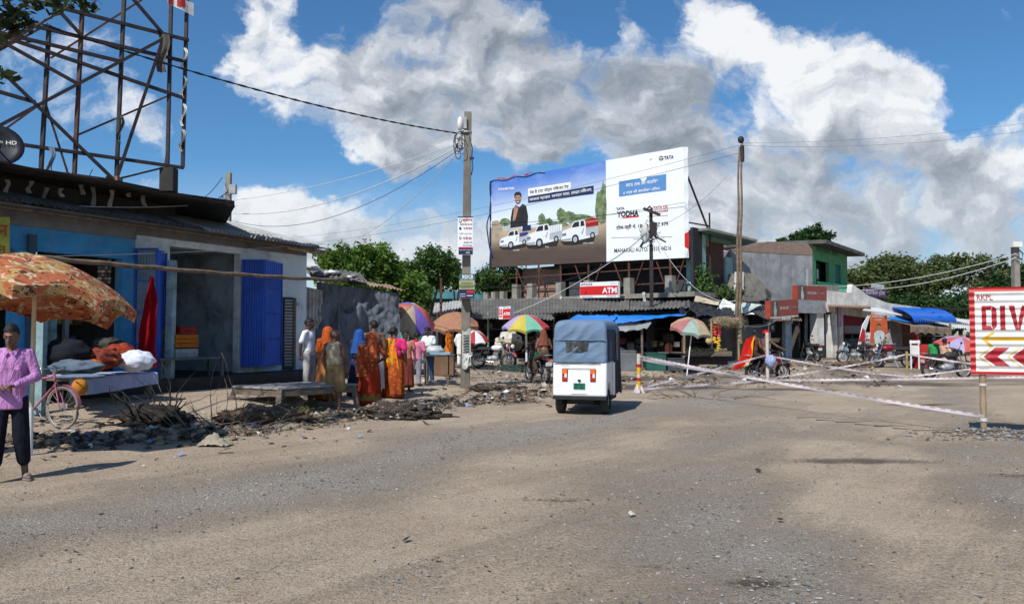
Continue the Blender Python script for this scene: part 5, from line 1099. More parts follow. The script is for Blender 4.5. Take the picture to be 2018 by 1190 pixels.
# overhanging branch at the near left; unseen high crown added to shade the bank
tree('leafy tree whose dark branch hangs into the top left corner', (-7.9, 8.4, gz(-7.9, 8.4)), 5.6, [(1.95, 1.0, 5.5, .5, .5, .22), (1.5, .8, 5.75, .6, .5, .3), (1.75, .6, 4.65, .16, .2, .08), (1.72, .5, 5.05, .12, .2, .12), (.6, .2, 6.0, 1.0, .8, .5), (2.4, 1.0, 5.72, .28, .3, .12), (.4, 1.6, 7.9, 1.1, 1.0, .6), (1.6, 2.2, 7.8, .9, .9, .55), (2.5, 3.0, 8.1, .8, .8, .5), (-.6, 3.0, 8.0, 1.0, 1.0, .6)], 4200, .085, leafm('dark_leaf', (.030, .050, .016)), trunk=.10, group=None, seed=31)  # leaves of a darker green than the other trees
b = MB(lf3)
rg = np.random.default_rng(77)
for i in range(5200):
    a = rg.uniform(-1.1, 1.35); Y = rg.uniform(75, 110); p = V((math.sin(a) * Y, math.cos(a) * Y, max(0, rg.uniform(0, 1) ** .8 * (4.6 + 1.6 * mnoise.noise(V((a * 9, 0, 0))))))); s = rg.uniform(.35, .75)
    u = V(rg.normal(size=3)).normalized() * s; v_ = V(rg.normal(size=3)).normalized() * s * .7; b.add([p - u, p + v_, p + u, p - v_], [(0, 1, 2, 3)])
b.build('treeline', label='far belt of trees closing the view between the buildings', cat='treeline', kind='stuff')
# ------------------------------------------------------------------ terrace house far behind
HB = Fr(at(828, 655, 47)[:2], at(968, 655, 50)[:2]); hs = thing('terrace_house', 'distant teal house with a white balustrade and red coping on its flat roof', 'house', HB.p(2, 0, .2))
L_ = HB.L; z0, z1, z2 = HB.hit(835, 606)[1], HB.hit(835, 572)[1], HB.hit(835, 550)[1]
b = MB(m_teal); b.fbox(HB, -.6, L_, -6, 0, .2, z1 - .5); b.build('wall', hs)
b = MB(M('aqua_fascia', (.16, .44, .48), .8)); b.fbox(HB, -.8, L_ + .2, -6.2, .35, z1 - .5 + .003, z1); b.build('fascia', hs)
b = MB(m_red); b.fbox(HB, -.8, L_ + .2, .12, .34, z2, z2 + .16); b.build('coping', hs)
for i in range(int((L_ + .9) / .2)): b = MB(m_white); b.fbox(HB, -.75 + i * .2, -.75 + i * .2 + .09, .18, .28, z1 + .003, z2 - .003); b.build('baluster', hs)
b = MB(M('cream_tent', (.68, .60, .50))); q = HB.p(1.9, -1, z1); b.prism([q, q + HB.u * 2.2, q + HB.u * 2.1 + V((0, 0, 1.05)), q + HB.u * 1.6 + V((0, 0, 1.0))], HB.n * -2); b.build('stair_canopy', hs)
b = MB(m_conc_dk); b.fbox(HB, L_ * .55, L_ * .86, -3, -2, z1, z1 + 1.3); b.build('stair_head', hs)
b = MB(m_white); b.lathe([(.0, 0), (.36, 0), (.36, .75), (.2, .95), (0.12, 1.0), (0, 1.0)], HB.p(L_ * .78, -1, z1 + .4), 14); b.build('water_tank', hs)
b = MB(m_dark); b.fbox(HB, .2, 2.2, .003, .03, z0 - 1.2, z0 + .15); b.build('window', hs)
# ------------------------------------------------------------------ central market row
C = Fr((-6.6, 41.0), (9.4, 32.0)); RZ = .2
mr = thing('market_row', 'long low row of dark shops under grey corrugated asbestos roofs', 'building', C.p(8, 0, RZ))
def Cs(px, d=0): return C.S(px, d)
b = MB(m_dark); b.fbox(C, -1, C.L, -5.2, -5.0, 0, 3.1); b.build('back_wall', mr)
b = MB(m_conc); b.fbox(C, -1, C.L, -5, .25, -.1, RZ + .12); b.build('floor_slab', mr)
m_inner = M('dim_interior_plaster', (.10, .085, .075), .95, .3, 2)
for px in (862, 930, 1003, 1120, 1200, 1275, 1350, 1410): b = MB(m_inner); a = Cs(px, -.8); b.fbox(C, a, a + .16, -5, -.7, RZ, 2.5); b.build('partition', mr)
def roofseg(px0, px1, pye0, pye1, pyb0, pyb1, dF=1.1, dB=-3.2, mat=m_asb, wv=None, amp=.03):
    a0, a1 = Cs(px0, dF), Cs(px1, dF); A, B = C.at(px0, pye0, dF), C.at(px1, pye1, dF); D, E = C.at(px0, pyb0, dB), C.at(px1, pyb1, dB)
    b = MB(mat); b.corr(A, B, D, E, wv or abs(a1 - a0) / .18, amp, 4, .05); b.build('roof', mr)
roofseg(795, 925, 624, 606, 606, 589, .8, -3, m_asb_lt); roofseg(905, 1092, 627, 629, 590, 588, 1.3, -3.2); roofseg(1085, 1240, 616, 610, 588, 586, 1.0, -3.2); roofseg(1235, 1360, 612, 606, 588, 585, .9, -3.2)
b = MB(m_conc_dk); b.fbox(C, Cs(800, .4), Cs(1370, .4), .0, .3, 2.42, 2.52); b.build('front_beam', mr)
for px in (862, 962, 1092, 1165, 1345): b = MB([m_wood, m_steel, m_blue_pale][px % 3]); a = Cs(px, .5); b.rod(C.p(a, .5, RZ - .05), C.p(a, .5, 2.55), .05); b.build('post', mr)
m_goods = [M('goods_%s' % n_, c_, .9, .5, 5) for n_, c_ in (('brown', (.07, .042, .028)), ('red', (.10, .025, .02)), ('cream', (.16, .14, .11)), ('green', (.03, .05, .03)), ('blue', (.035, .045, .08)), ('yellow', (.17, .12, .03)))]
BAY = ['first', 'second', 'third', 'fourth', 'fifth', 'sixth', 'last']
bx_e = [868, 925, 1000, 1116, 1196, 1271, 1346, 1412]
for i in range(7):
    a0, a1 = Cs(bx_e[i], -1.2) + .2, Cs(bx_e[i + 1], -1.2) - .1
    sh_ = thing('wall_shelf', 'dim wooden shelf of goods deep in the %s bay of the market row' % BAY[i], 'shelf', C.p((a0 + a1) / 2, -1.6, RZ + .12), 0, 'shelves in the shaded shops')
    for z in (.55, 1.15, 1.75): b = MB(m_wood); b.fbox(C, a0, a1, -2.0, -1.4, z, z + .04); b.build('board', sh_)
    for a in (a0, a1 - .06): b = MB(m_wood); b.fbox(C, a, a + .06, -2.05, -2.0, RZ + .12, 2.1); b.build('upright', sh_)
    a = a0 + .1; kk = 0
    while a < a1 - .3:
        w_ = random.uniform(.18, .5); z = random.choice((.59, 1.19, 1.79)); b = MB(m_goods[random.randrange(6)]); hh = random.uniform(.15, .45)
        if random.random() < .5: b.fbox(C, a, a + w_, -1.9, -1.45, z, z + hh)
        else: b.ell(C.p(a + w_ / 2, -1.68, z + hh / 2), (w_ / 2, w_ / 2, hh / 2), None, 12, 8)
        o_ = b.build('goods_pack', label='dim pack of goods on the shelf in the %s bay' % BAY[i], cat='goods', group='goods on the %s bay shelf' % BAY[i]); a += w_ + .05
    c = C.p(a0 + (a1 - a0) * random.uniform(.2, .7), -.6, RZ + .12); b = MB(m_goods[(i * 2 + 2) % 6]); b.ell((c.x, c.y, c.z + .3), (.32, .28, .36), None, 16, 10, lambda p: 1 + .15 * mnoise.noise(p * 3 + V((i, 0, 0)))); b.build('sack', label='plump dim sack on the floor of the %s bay' % BAY[i], cat='sack')
b = MB(m_wood); b.fbox(C, Cs(1110), Cs(1215), -.4, .2, RZ + .12, 1.0); b.build('counter', mr)
# two storey shell behind: ledge slab, piers, brick panel, dark rooms
BF = Fr(at(960, 655, 45)[:2], at(1352, 655, 36)[:2])
lg = thing('unfinished_storey', 'unfinished concrete storey with stub pillars and brick infill beneath the billboard', 'building', BF.p(6, 0, 2.9))
zs = 3.45
LF = Fr(BF.p(-1.6, 1.3, 0)[:2], BF.p(BF.L + 1.2, 1.3, 0)[:2])
b = MB(m_conc); b.fbox(LF, 0, LF.L, -8, 0, zs - .22, zs); b.build('slab', lg)
b = MB(m_conc_dk); b.fbox(LF, .2, LF.L - .2, -7.8, -.6, .2, zs - .225); b.build('lower_wall', lg)
m_brk = brickm('red_brick_panel', BF.u)
def bs(px, d=-.6): return BF.S(px, d)
b = MB(m_brk); b.fbox(BF, bs(1030, -.9), bs(1103, -.9), -1.1, -.9, zs, 5.3); b.build('brick_panel', lg)
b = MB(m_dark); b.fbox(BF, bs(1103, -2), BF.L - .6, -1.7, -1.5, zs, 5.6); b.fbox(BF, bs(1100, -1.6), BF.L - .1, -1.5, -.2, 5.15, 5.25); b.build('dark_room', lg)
b = MB(M('black_wall_paint', (.03, .032, .036), .9)); b.fbox(BF, BF.L + .1, BF.L + .25, -1.15, -.3, zs, 6.6); b.build('end_wall', lg)
for px in (1018, 1048, 1105, 1160, 1240, 1322): b = MB(m_conc); a = bs(px, .35); b.fbox(BF, a - .19, a + .19, .16, .54, zs, zs + .85); b.build('pier', lg)
for px in (960, 975, 992): b = MB(m_conc); a = bs(px, .35); b.fbox(BF, a - .16, a + .16, .18, .5, zs, zs + .5); b.build('pier', lg)
b = MB(M('grey_blue_panel', (.055, .06, .07))); b.fbox(BF, bs(1122, -.2), bs(1146, -.2), -.25, -.2, zs, zs + .85); b.build('infill_panel', lg); b = MB(M('grey_blue_panel', (.055, .06, .07))); b.fbox(BF, bs(1330), bs(1352), -.65, -.6, zs, zs + .7); b.build('infill_panel', lg)
b = MB(m_paper); 
for i in range(8): q = LF.p(1.5 + i * 1.7, .06, zs - .1); b.sheet(lambda u, v: q + LF.u * ((u - .5) * .16) + V((0, 0, .15 - .5 * v * (.5 + .5 * (i % 2)))) + LF.n * .04 * math.sin(v * 5 + i), 2, 5)
b.build('torn_paper', lg)
# ------------------------------------------------------------------ billboard
bz_L, bz_R = BF.hit(967, 527)[1], BF.hit(1351, 508)[1]; tz_L, tz_R = BF.hit(967, 357)[1], BF.hit(1351, 289)[1]
bb_ = thing('billboard', 'huge tilted advertising billboard with blue pickup scene left and white panel right', 'billboard', BF.p(BF.L / 2, 0, zs))
aL, aR = BF.S(967), BF.S(1351); BW = aR - aL
def bp(x, y, o=.0): # x,y in 0..1 on the board
    z = (bz_L + (bz_R - bz_L) * x) * (1 - y) + (tz_L + (tz_R - tz_L) * x) * y; return BF.p(aL + BW * x, o + .02 * math.sin(x * 40) * y ** 4, z)
def bpx(px, py, o=.012):
    a, z = BF.hit(px, py, 0); return BF.p(a, o, z)
xs = (BF.S(1196) - aL) / BW
nB = newmat('printed_sky_scene'); uvn = nB.n('ShaderNodeVertexColor', layer_name='Col'); nB.out(uvn.outputs[0], .6, nB.bump(nB.noise(objco(nB), 1.6, 4), .15, .05)); m_scene = nB.m
vs_ = []; cl = []; NX, NY = 60, 40
def lerp3(a, b, t): return tuple(a[i] + (b[i] - a[i]) * t for i in range(3))
for j in range(NY + 1):
    for i in range(NX + 1):
        x, y = i / NX, j / NY; vs_.append(bp(x * xs, y, .0)); hz_ = .40 + .03 * x
        nn = mnoise.noise(V((x * 8, y * 14, 0))) * .5 + mnoise.noise(V((x * 25, y * 40, 4))) * .25
        if y > hz_:
            t = min(1, (y - hz_) / (1 - hz_)); c_ = lerp3((.62, .70, .76), (.06, .17, .52), smooth(.15, .95, t + .10 * x * -1)); c_ = lerp3(c_, (.75, .80, .86), max(0, nn * .35))
            if y < hz_ + .07 and x < .3: c_ = lerp3(c_, (.30, .27, .20), .5)
        else:
            t = (hz_ - y) / hz_; c_ = lerp3((.46, .36, .25), (.085, .058, .045), smooth(0, .75, t + .2 * (1 - x) * t)); c_ = lerp3(c_, (.04, .03, .025), max(0, nn))
        cl.append((*c_, 1))
b = MB(m_scene); b.add(vs_, [(j * (NX + 1) + i, j * (NX + 1) + i + 1, (j + 1) * (NX + 1) + i + 1, (j + 1) * (NX + 1) + i) for j in range(NY) for i in range(NX)], True)
o = b.build('picture_panel', bb_); ca = o.data.color_attributes.new('Col', 'FLOAT_COLOR', 'POINT'); ca.data.foreach_set('color', np.array(cl, np.float32).ravel())
b = MB(m_vinyl); b.sheet(lambda u, v: bp(xs + (1 - xs) * u, v, .006), 30, 10); b.build('white_panel', bb_)
b = MB(m_vinyl); b.sheet(lambda u, v: bp(1.0 + .012 * v * 0 + .010 * u, v * 1.0, .006 - .16 * u + .03 * math.sin(v * 30)), 3, 30); b.use(m_pred); b.sheet(lambda u, v: bp(1.0 + .011 * u, .03 + .22 * v, .012 - .16 * u), 2, 6); b.use(m_navy); b.sheet(lambda u, v: bp(-.006 + .010 * u, v, .02 + .03 * math.sin(v * 22)), 2, 30); b.build('folded_edge', bb_)
b = MB(m_navy); b.sheet(lambda u, v: bp(-.004 + .008 * u - .02 * math.sin(v * 4), .62 - .50 * v, .06 + .05 * math.sin(v * 9)), 2, 16); b.build('loose_flap', bb_); b = MB(m_pred); b.tube([bp(.03 + i * .02, 1.005 + .012 * math.sin(i * 1.3), .02) for i in range(12)], .03, 5); b.build('loose_edge', bb_); b = MB(m_pblue); b.tube([bp(.0 + i * .022, .995 + .012 * math.sin(i * 1.1), .04) for i in range(16)], .03, 5); b.build('loose_edge', bb_)
# print: lettering boxes, figure, pickups
def quadpx(b, x0, x1, tl, tr, bl_, br_, o=.012): b.poly([bpx(x0, bl_, o), bpx(x1, br_, o), bpx(x1, tr, o), bpx(x0, tl, o)])
def txt(b, s, x0, x1, tl, tr, bl_, br_, o=.020, bold=.0, shear=0.0):
    def fn(x, y):
        t, b0 = tl + (tr - tl) * x, bl_ + (br_ - bl_) * x; return bpx(x0 + (x1 - x0) * x, b0 + (t - b0) * y, o)
    glyphs(b, s, fn, 0, 0, 1, 1, bold, shear=shear)
b = MB(m_vinyl); quadpx(b, 1041, 1125, 372, 359, 387, 374); b.use(m_navy); quadpx(b, 1041, 1170, 388, 366, 400, 382); b.use(m_pblue); quadpx(b, 1220, 1313, 358, 343, 388, 375)
b.build('text_panel', bb_)
b = MB(m_ink); txt(b, 'पेश है टाटा योद्धा पिकअप रेंज', 1044, 1121, 375, 363, 385, 373, bold=.015); txt(b, 'TATA', 1215, 1231, 410, 408, 415, 413, bold=.03); txt(b, 'YODHA', 1216, 1259, 417, 413, 429, 426, bold=.04)
txt(b, 'TATA', 1309, 1328, 308, 306, 315, 313, bold=.03); txt(b, 'टोल-फ्री नं. 18 00 20 97 979', 1215, 1317, 444, 435, 455, 447, bold=.018); txt(b, 'MAHAKALI AUTO: 84515 44216', 1211, 1323, 490, 484, 498, 493, bold=.008)
b.build('black_lettering', bb_)
b = MB(m_vinyl); txt(b, 'शानदार स्टाइल. जानदार पावर. दमदार पिकअप.', 1044, 1167, 390, 369, 398, 379, bold=.012); txt(b, 'TATA MOTORS', 982, 1014, 371, 369, 376, 374, bold=.03); txt(b, '95% तक की फंडिंग*', 1234, 1297, 361, 352, 369, 360, .022, .012); txt(b, '6 वर्ष की बायबैक* ऑफर', 1229, 1301, 377, 367, 385, 376, .022, .012)
txt(b, 'डी केबिन', 1012, 1024, 492, 491, 495, 494); txt(b, 'रेंज', 1075, 1082, 485, 485, 488, 488); txt(b, 'सिंगल केबिन', 1149, 1170, 478, 477, 481, 480); b.build('white_lettering', bb_)
b = MB(m_porg); txt(b, 'TATA OK', 1288, 1317, 407, 404, 413, 410, bold=.02); txt(b, '@HOME', 1288, 1317, 416, 412, 422, 418, bold=.02); b.use(m_pred); b.poly([bpx(1221, 431), bpx(1259, 428), bpx(1259, 424), bpx(1235, 427)]); b.build('red_lettering', bb_)
b = MB(m_pgrey); 
for y_, x0, x1 in ((426, 1276, 1317), (459, 1290, 1304), (468, 1205, 1325), (471, 1248, 1310)): quadpx(b, x0, x1, y_, y_ - 2, y_ + 1.2, y_ - .8)
b.build('small_print', bb_)
b = MB(m_navy); b.poly([bpx(1272, 414), bpx(1280, 405), bpx(1288, 412), bpx(1285, 413), bpx(1280, 408.5), bpx(1275, 414.5)]); b.use(m_ink)
cx_, cy_ = 1303, 312; b.poly([bpx(cx_ + 4.6 * math.cos(a), cy_ + 4.4 * math.sin(a) - .4 * math.cos(a)) for a in [-i * 2 * PI / 22 for i in range(22)]]); b.use(m_vinyl)
b.poly([bpx(cx_ + q, cy_ + r_, .018) for q, r_ in ((-.8, 4.2), (.8, 4.0), (.7, -1.2), (3.4, .6), (4.0, -.4), (2.2, -2.0), (-2.4, -1.6), (-4, .6), (-3.3, 1.2), (-.7, -1.0))]); b.use(m_pgrey); b.poly([bpx(1258, 318), bpx(1268, 319), bpx(1282, 317), bpx(1284, 314.5), bpx(1287, 313), bpx(1270, 314.5)])
b.build('emblem', bb_)
b = MB(m_ptree)   # hedge and trees of the printed scene
for cx_, cy_, rx, ry in ((1068, 432, 7, 12), (1082, 438, 8, 8), (1106, 424, 9, 14), (1122, 428, 14, 12), (1145, 430, 22, 8), (1184, 408, 11, 34), (1190, 400, 6, 40), (996, 438, 10, 8), (1090, 442, 30, 6)):
    pts = [bpx(min(1195.5, cx_ + rx * math.cos(a) * (1 + .3 * mnoise.noise(V((math.cos(a) * 2, math.sin(a) * 2, cx_))))), cy_ + ry * math.sin(a) * (1 + .3 * mnoise.noise(V((math.cos(a) * 2, math.sin(a) * 2, cx_ + 5)))), .008 + .0006 * (cx_ % 7)) for a in [-i * 2 * PI / 26 for i in range(26)]]; b.poly(pts)
b.use(M('printed_wall', (.34, .28, .2))); b.poly([bpx(969, 458, .007), bpx(990, 455, .007), bpx(990, 440, .007), bpx(980, 434, .007), bpx(969, 437, .007)])
b.build('printed_scenery', bb_)
b = MB(M('printed_jacket', (.022, .02, .024), .6)); b.poly([bpx(*q, .022) for q in ((1006, 449), (1040, 444), (1041, 425), (1037, 405), (1030, 402), (1024, 409), (1017, 404), (1010, 413), (1007, 430))]); b.use(m_pskin)
b.poly([bpx(1021 + 6.5 * math.cos(a), 391 + 10.5 * math.sin(a), .026) for a in [-i * 2 * PI / 16 for i in range(16)]]); b.poly([bpx(*q, .027) for q in ((1011, 436), (1016, 434), (1022, 412), (1018, 406), (1014, 409), (1012, 424))]); b.use(m_ink); b.poly([bpx(*q, .029) for q in ((1014, 390), (1015.5, 388), (1018, 385), (1025, 385), (1028, 390), (1028, 382), (1024, 378), (1017, 379), (1014, 383))]); b.poly([bpx(*q, .030) for q in ((1018.5, 396.5), (1024.5, 395.5), (1025, 394.6), (1018.5, 395.4))])
b.use(m_navy); b.poly([bpx(*q, .021) for q in ((1030, 456), (1047, 453), (1046, 443), (1030, 446))]); b.use(M('printed_stubble', (.16, .085, .055), .6)); b.poly([bpx(*q, .028) for q in ((1015.5, 394), (1018, 401), (1021, 402), (1024.5, 400.5), (1027, 393), (1024.5, 395), (1018.5, 396))]); b.use(m_vinyl); b.poly([bpx(*q, .0315) for q in ((1019, 397.6), (1024, 396.8), (1023.4, 398.2), (1019.6, 398.8))]); b.use(m_ink); b.poly([bpx(*q, .0315) for q in ((1016.6, 389.8), (1019.8, 389.2), (1019.8, 390.4), (1016.6, 391))]); b.poly([bpx(*q, .0315) for q in ((1022.4, 388.9), (1025.8, 388.4), (1025.8, 389.6), (1022.4, 390.1))]); b.build('printed_man', bb_)
def pickup(x0, y0, s, cab):
    """flat printed pickup; x0,y0 = front bottom corner in the picture, s = size"""
    b = MB(m_pcar); T = lambda q, o: bpx(x0 + q[0] * s, y0 + q[1] * s - q[0] * s * .10, o); P_ = lambda m, pts, o: (b.use(m), b.poly([T(q, o) for q in pts][::-1]))
    P_(M('printed_shadow', (.03, .022, .018)), [(-2, -4), (90, -6), (86, 6), (30, 9), (8, 6)], .010)
    P_(m_pcar, [(0, -8), (0, -22), (4, -32), (26, -38), (34, -54), (62, -57), (66, -40), (66, -30), (100, -34), (100, -14), (84, -8), (40, -2), (6, -4)], .014); P_(m_pcar2, [(66, -30), (100, -34), (100, -14), (66, -12)], .016)
    if cab == 1: P_(m_pcar, [(64, -30), (100, -34), (100, -52), (64, -50)], .015); [P_(m_pcar2, [(68 + i * 6, -33), (70 + i * 6, -33), (70 + i * 6, -50), (68 + i * 6, -50)], .017) for i in range(5)]
    if cab == 2: P_(m_maroon, [(66, -36), (100, -38), (98, -56), (82, -60), (66, -54)], .013); P_(m_porg, [(66, -46), (98, -48), (98, -53), (66, -51)], .0145)
    if cab == 0: P_(M('printed_blue_load', (.03, .05, .25)), [(68, -32), (96, -36), (96, -46), (68, -44)], .0135)
    P_(m_ink, [(28, -38), (35, -51), (48, -53), (48, -39)], .018); P_(m_ink, [(52, -39), (52, -53), (60, -54), (63, -40)], .018)
    P_(m_pgrey, [(3, -24), (14, -26), (14, -18), (3, -17)], .018); P_(m_ink, [(4, -22), (13, -23.5), (13, -21), (4, -20)], .020); P_(m_vinyl, [(16, -27), (25, -29), (24, -23), (16, -21)], .020); P_(m_pgrey, [(1, -9), (26, -10), (26, -5), (3, -5)], .019)
    for wx, wy, wr in ((38, -6, 13), (84, -12, 9)):
        P_(m_ink, [(wx + wr * .75 * math.cos(a), wy + wr * math.sin(a)) for a in [i * 2 * PI / 18 for i in range(18)]], .022); P_(m_pcar2, [(wx + wr * .42 * math.cos(a), wy + wr * .58 * math.sin(a)) for a in [i * 2 * PI / 18 for i in range(18)]], .025)
    P_(m_pgrey, [(54, -20), (60, -34), (62, -34), (57, -18)], .021); b.build('printed_pickup', bb_)
pickup(985, 489, .58, 0); pickup(1036, 486, .72, 1); pickup(1106, 479, .74, 2)
# steel behind and below the board
def bbar(name, a, b_, w_=.07, m=m_rust): b = MB(m); b.beam(a, b_, w_, w_); b.build(name, bb_)
for px in (975, 1018, 1062, 1105, 1160, 1240, 1322): a = BF.S(px, -.12); bbar('post', BF.p(a, -.12, zs), BF.p(a, -.12, bz_R + 5.0), .09)
for z in (4.0, 4.75): bbar('rail', BF.p(aL, -.2, z), BF.p(aR, -.2, z), .06)
for px, q in ((985, 18), (1035, -16), (1050, 16), (1075, -14), (1150, -14), (1170, 14), (1228, -14), (1252, 14), (1310, -12), (1334, 12)): a = BF.S(px, -.1); bbar('brace', BF.p(a, -.1, zs + .5), BF.p(a + q * .04, -.1, bz_R + .1), .05)
e_ = BF.p(aR + .02, -.1, 0); bbar('stay', e_ + V((0, 0, 9.3)), BF.p(aR + .5, -1.5, 6.4), .07, m_rust_dk); bbar('stay', e_ + V((0, 0, 6.85)), BF.p(aR + .5, -1.5, 6.75), .06, m_rust_dk); bbar('stay', BF.p(aR + .5, -1.5, 3.5), BF.p(aR + .5, -1.5, 7.4), .07, m_rust_dk)
# ------------------------------------------------------------------ ATM signs
def flatsign(name, label, px0, px1, pt0, pt1, pb0, pb1, Y0, Y1, th, side, cat='sign'):
    S = Fr(at(px0, 655, Y0)[:2], at(px1, 655, Y1)[:2]); t = thing(name, label, cat, S.at((px0 + px1) / 2, (pb0 + pb1) / 2))
    A, B = S.at(px0, pt0), S.at(px1, pt1); D, E = S.at(px0, pb0), S.at(px1, pb1); 
    b = MB(side); b.prism([D, E, B, A], S.n * -th); b.build('box', t)
    def q(x, y, o=.006): return (D.lerp(E, x)).lerp(A.lerp(B, x), y) + S.n * o
    return t, q, S
def rect(b, q, x0, x1, y0, y1, o=.006): b.poly([q(x0, y0, o), q(x1, y0, o), q(x1, y1, o), q(x0, y1, o)])
t, q, S = flatsign('atm_sign', 'wide red and white cash machine sign fixed to the concrete ledge', 1143, 1218, 557, 554, 587, 586, 38.2, 36.2, .14, m_vinyl)
b = MB(m_pred); rect(b, q, .005, .995, .17, .74); b.build('red_band', t); b = MB(m_vinyl); glyphs(b, 'ATM', lambda x, y: q(x, y, .012), .6, .27, .37, .36, .03); b.build('lettering', t)
b = MB(m_ink); glyphs(b, 'HITACHI', lambda x, y: q(x, y, .012), .03, .80, .30, .14, .01); b.build('black_lettering', t); b = MB(m_pgrey); glyphs(b, 'Money Spot', lambda x, y: q(x, y, .012), .82, .82, .15, .1); rect(b, q, .05, .36, .07, .10, .012); rect(b, q, .72, .96, .08, .11, .012); b.build('small_print', t)
b = MB(m_maroon); b.poly([q(.13, .22, .013), q(.18, .25, .013), q(.18, .45, .013), q(.15, .38, .013)]); b.build('stain', t)
t, q, S = flatsign('atm_sign', 'small red and white cash machine box sign under the asbestos eave', 983, 1006, 605, 603, 629, 628, 35.2, 34.9, .35, m_vinyl)
b = MB(m_pred); rect(b, q, .34, 1.0, .03, .80); rect(b, q, .03, .28, .15, .85); b.build('red_band', t); b = MB(m_vinyl); glyphs(b, 'ATM', lambda x, y: q(x, y, .012), .40, .28, .54, .26, .03)
for i, ch in enumerate('ATM'): glyphs(b, ch, lambda x, y: q(x, y, .012), .08, .66 - .22 * i, .15, .16, .03)
b.build('lettering', t); b = MB(m_ink); glyphs(b, 'HITACHI', lambda x, y: q(x, y, .012), .4, .86, .5, .1); b.build('black_lettering', t)
# ------------------------------------------------------------------ poles, wires
def upole(name, label, px, Y, pytop, w0, w1, mat, group=None, lean=0.0):
    g = gp(px, Y); t = thing(name, label, 'pole', g, 0, group); z = at(px, pytop, Y).z; b = MB(mat); tp = V((g.x + lean, g.y, z))
    x, y, zz = V((1, 0, 0)), V((0, 1, 0)), V((0, 0, 1)); vs = []
    for p, w_ in ((g - V((0, 0, .1)), w0), (tp, w1)):
        for sx, sy in ((-1, -1), (1, -1), (1, 1), (-1, 1)): vs.append(p + x * (sx * w_ / 2) + y * (sy * w_ / 2))
    b.add(vs, [(0, 1, 5, 4), (1, 2, 6, 5), (2, 3, 7, 6), (3, 0, 4, 7), (4, 5, 6, 7)]); b.build('shaft', t); return t, g, tp
def wire(a, b_, sag, r, mat, label, n=20, twist=0, group=None):
    a, b_ = V(a), V(b_); pts = [a.lerp(b_, i / n) - V((0, 0, sag * 4 * (i / n) * (1 - i / n))) for i in range(n + 1)]; b = MB(mat); b.tube(pts, r, 5)
    if twist:
        for ph in (0, PI): b.tube([a.lerp(b_, i / 120) - V((0, 0, sag * 4 * (i / 120) * (1 - i / 120))) + V((0, math.cos(i * 1.1 + ph), math.sin(i * 1.1 + ph))) * r for i in range(121)], r * .8, 4)
    return b.build('overhead_wire', label=label, cat='wire', group=group, loc=a)
t, g1, tp1 = upole('utility_pole', 'square concrete utility pole with tangled cables and two notices at centre', 917, 20.9, 222, .25, .19, concrete('pole_concrete', (.20, .178, .145), (.09, .08, .068), .6), lean=.06); PX = lambda py, px=917, Y=20.8: at(px, py, Y)
lamp = PX(244, 907, 20.75); b = MB(m_white); b.ell((lamp.x, lamp.y, lamp.z), (.09, .12, .2), None, 14, 10); b.build('lamp_housing', t); b = MB(m_steel); b.beam(lamp + V((.0, 0, 0)), PX(247, 918), .05, .05); b.box(lamp + V((.12, .02, .02)), (.12, .1, .32)); b.build('lamp_bracket', t)
b = MB(m_steel); c = PX(262, 919, 20.9); b.lathe([(.15, -.03), (.155, -.03), (.155, .03), (.15, .03)], c, 14); b.build('band', t)
for k in range(7):
    b = MB([m_wire, m_wire_gr, m_wire][k % 3]); c = PX(268 + random.uniform(0, 26), 906 + random.uniform(-6, 4), 20.75); r0 = random.uniform(.12, .24)
    b.tube([c + V((r0 * .55 * math.cos(a), .08 * math.sin(a * 1.3 + k), r0 * math.sin(a) - .03 * a)) for a in [i * .5 for i in range(17)]], .010, 5); b.build('cable_loop', t)
b = MB(m_navy); b.tube([PX(270, 925), PX(292, 931), PX(310, 930), PX(330, 932), PX(345, 929)], .014); b.box(PX(312, 930), (.12, .06, .05)); b.build('cable_clamp', t)
def posterz(name, label, cat, px0, px1, py0, py1, Y, th, box=False):
    A, B, D = at(px0, py0, Y), at(px1, py0, Y), at(px0, py1, Y); w_ = B.x - A.x; hh = A.z - D.z; t = thing(name, label, cat, V((A.x + w_ / 2, Y, D.z))); b = MB(m_vinyl); b.box((A.x + w_ / 2, Y + th / 2, D.z + hh / 2), (w_, th, hh)); b.build('board', t)
    return t, (lambda x, y, o=.006: V((A.x + w_ * x, Y - o, D.z + hh * y)))
t, q = posterz('notice_board', 'tall white notice with red headings and blue foot on the concrete pole', 'notice', 902, 932, 427, 502, 20.55, .04)
b = MB(m_navy); rect(b, q, .06, .99, .01, .19); rect(b, q, .0, 1.0, .975, 1.0); b.build('blue_band', t); b = MB(M('magenta_red_print', (.50, .015, .05), .6)); glyphs(b, 'स्पोकन', lambda x, y: q(x, y, .012), .30, .86, .66, .10, .03); glyphs(b, 'घर बैठे कोर्स', lambda x, y: q(x, y, .012), .38, .65, .56, .08, .02); glyphs(b, 'घर बैठे काम', lambda x, y: q(x, y, .012), .36, .40, .56, .08, .02); rect(b, q, .06, .99, .165, .20, .012); b.build('red_lettering', t)
b = MB(m_ink); glyphs(b, 'इंग्लिश सीखें और बोलें', lambda x, y: q(x, y, .012), .14, .765, .82, .06, .01); glyphs(b, 'अंग्रेजी का कोर्स उपलब्ध', lambda x, y: q(x, y, .012), .10, .53, .84, .045); glyphs(b, 'संपर्क करें', lambda x, y: q(x, y, .012), .40, .29, .55, .06, .01); glyphs(b, 'फोन नंबर उपलब्ध', lambda x, y: q(x, y, .012), .34, .215, .6, .05, .01)
for cy_, r_ in ((.89, .12), (.69, .09), (.44, .09)): b.poly([q(.17 + r_ * .8 * math.cos(a), cy_ + r_ * .4 * math.sin(a), .010) for a in [i * 2 * PI / 14 for i in range(14)]])
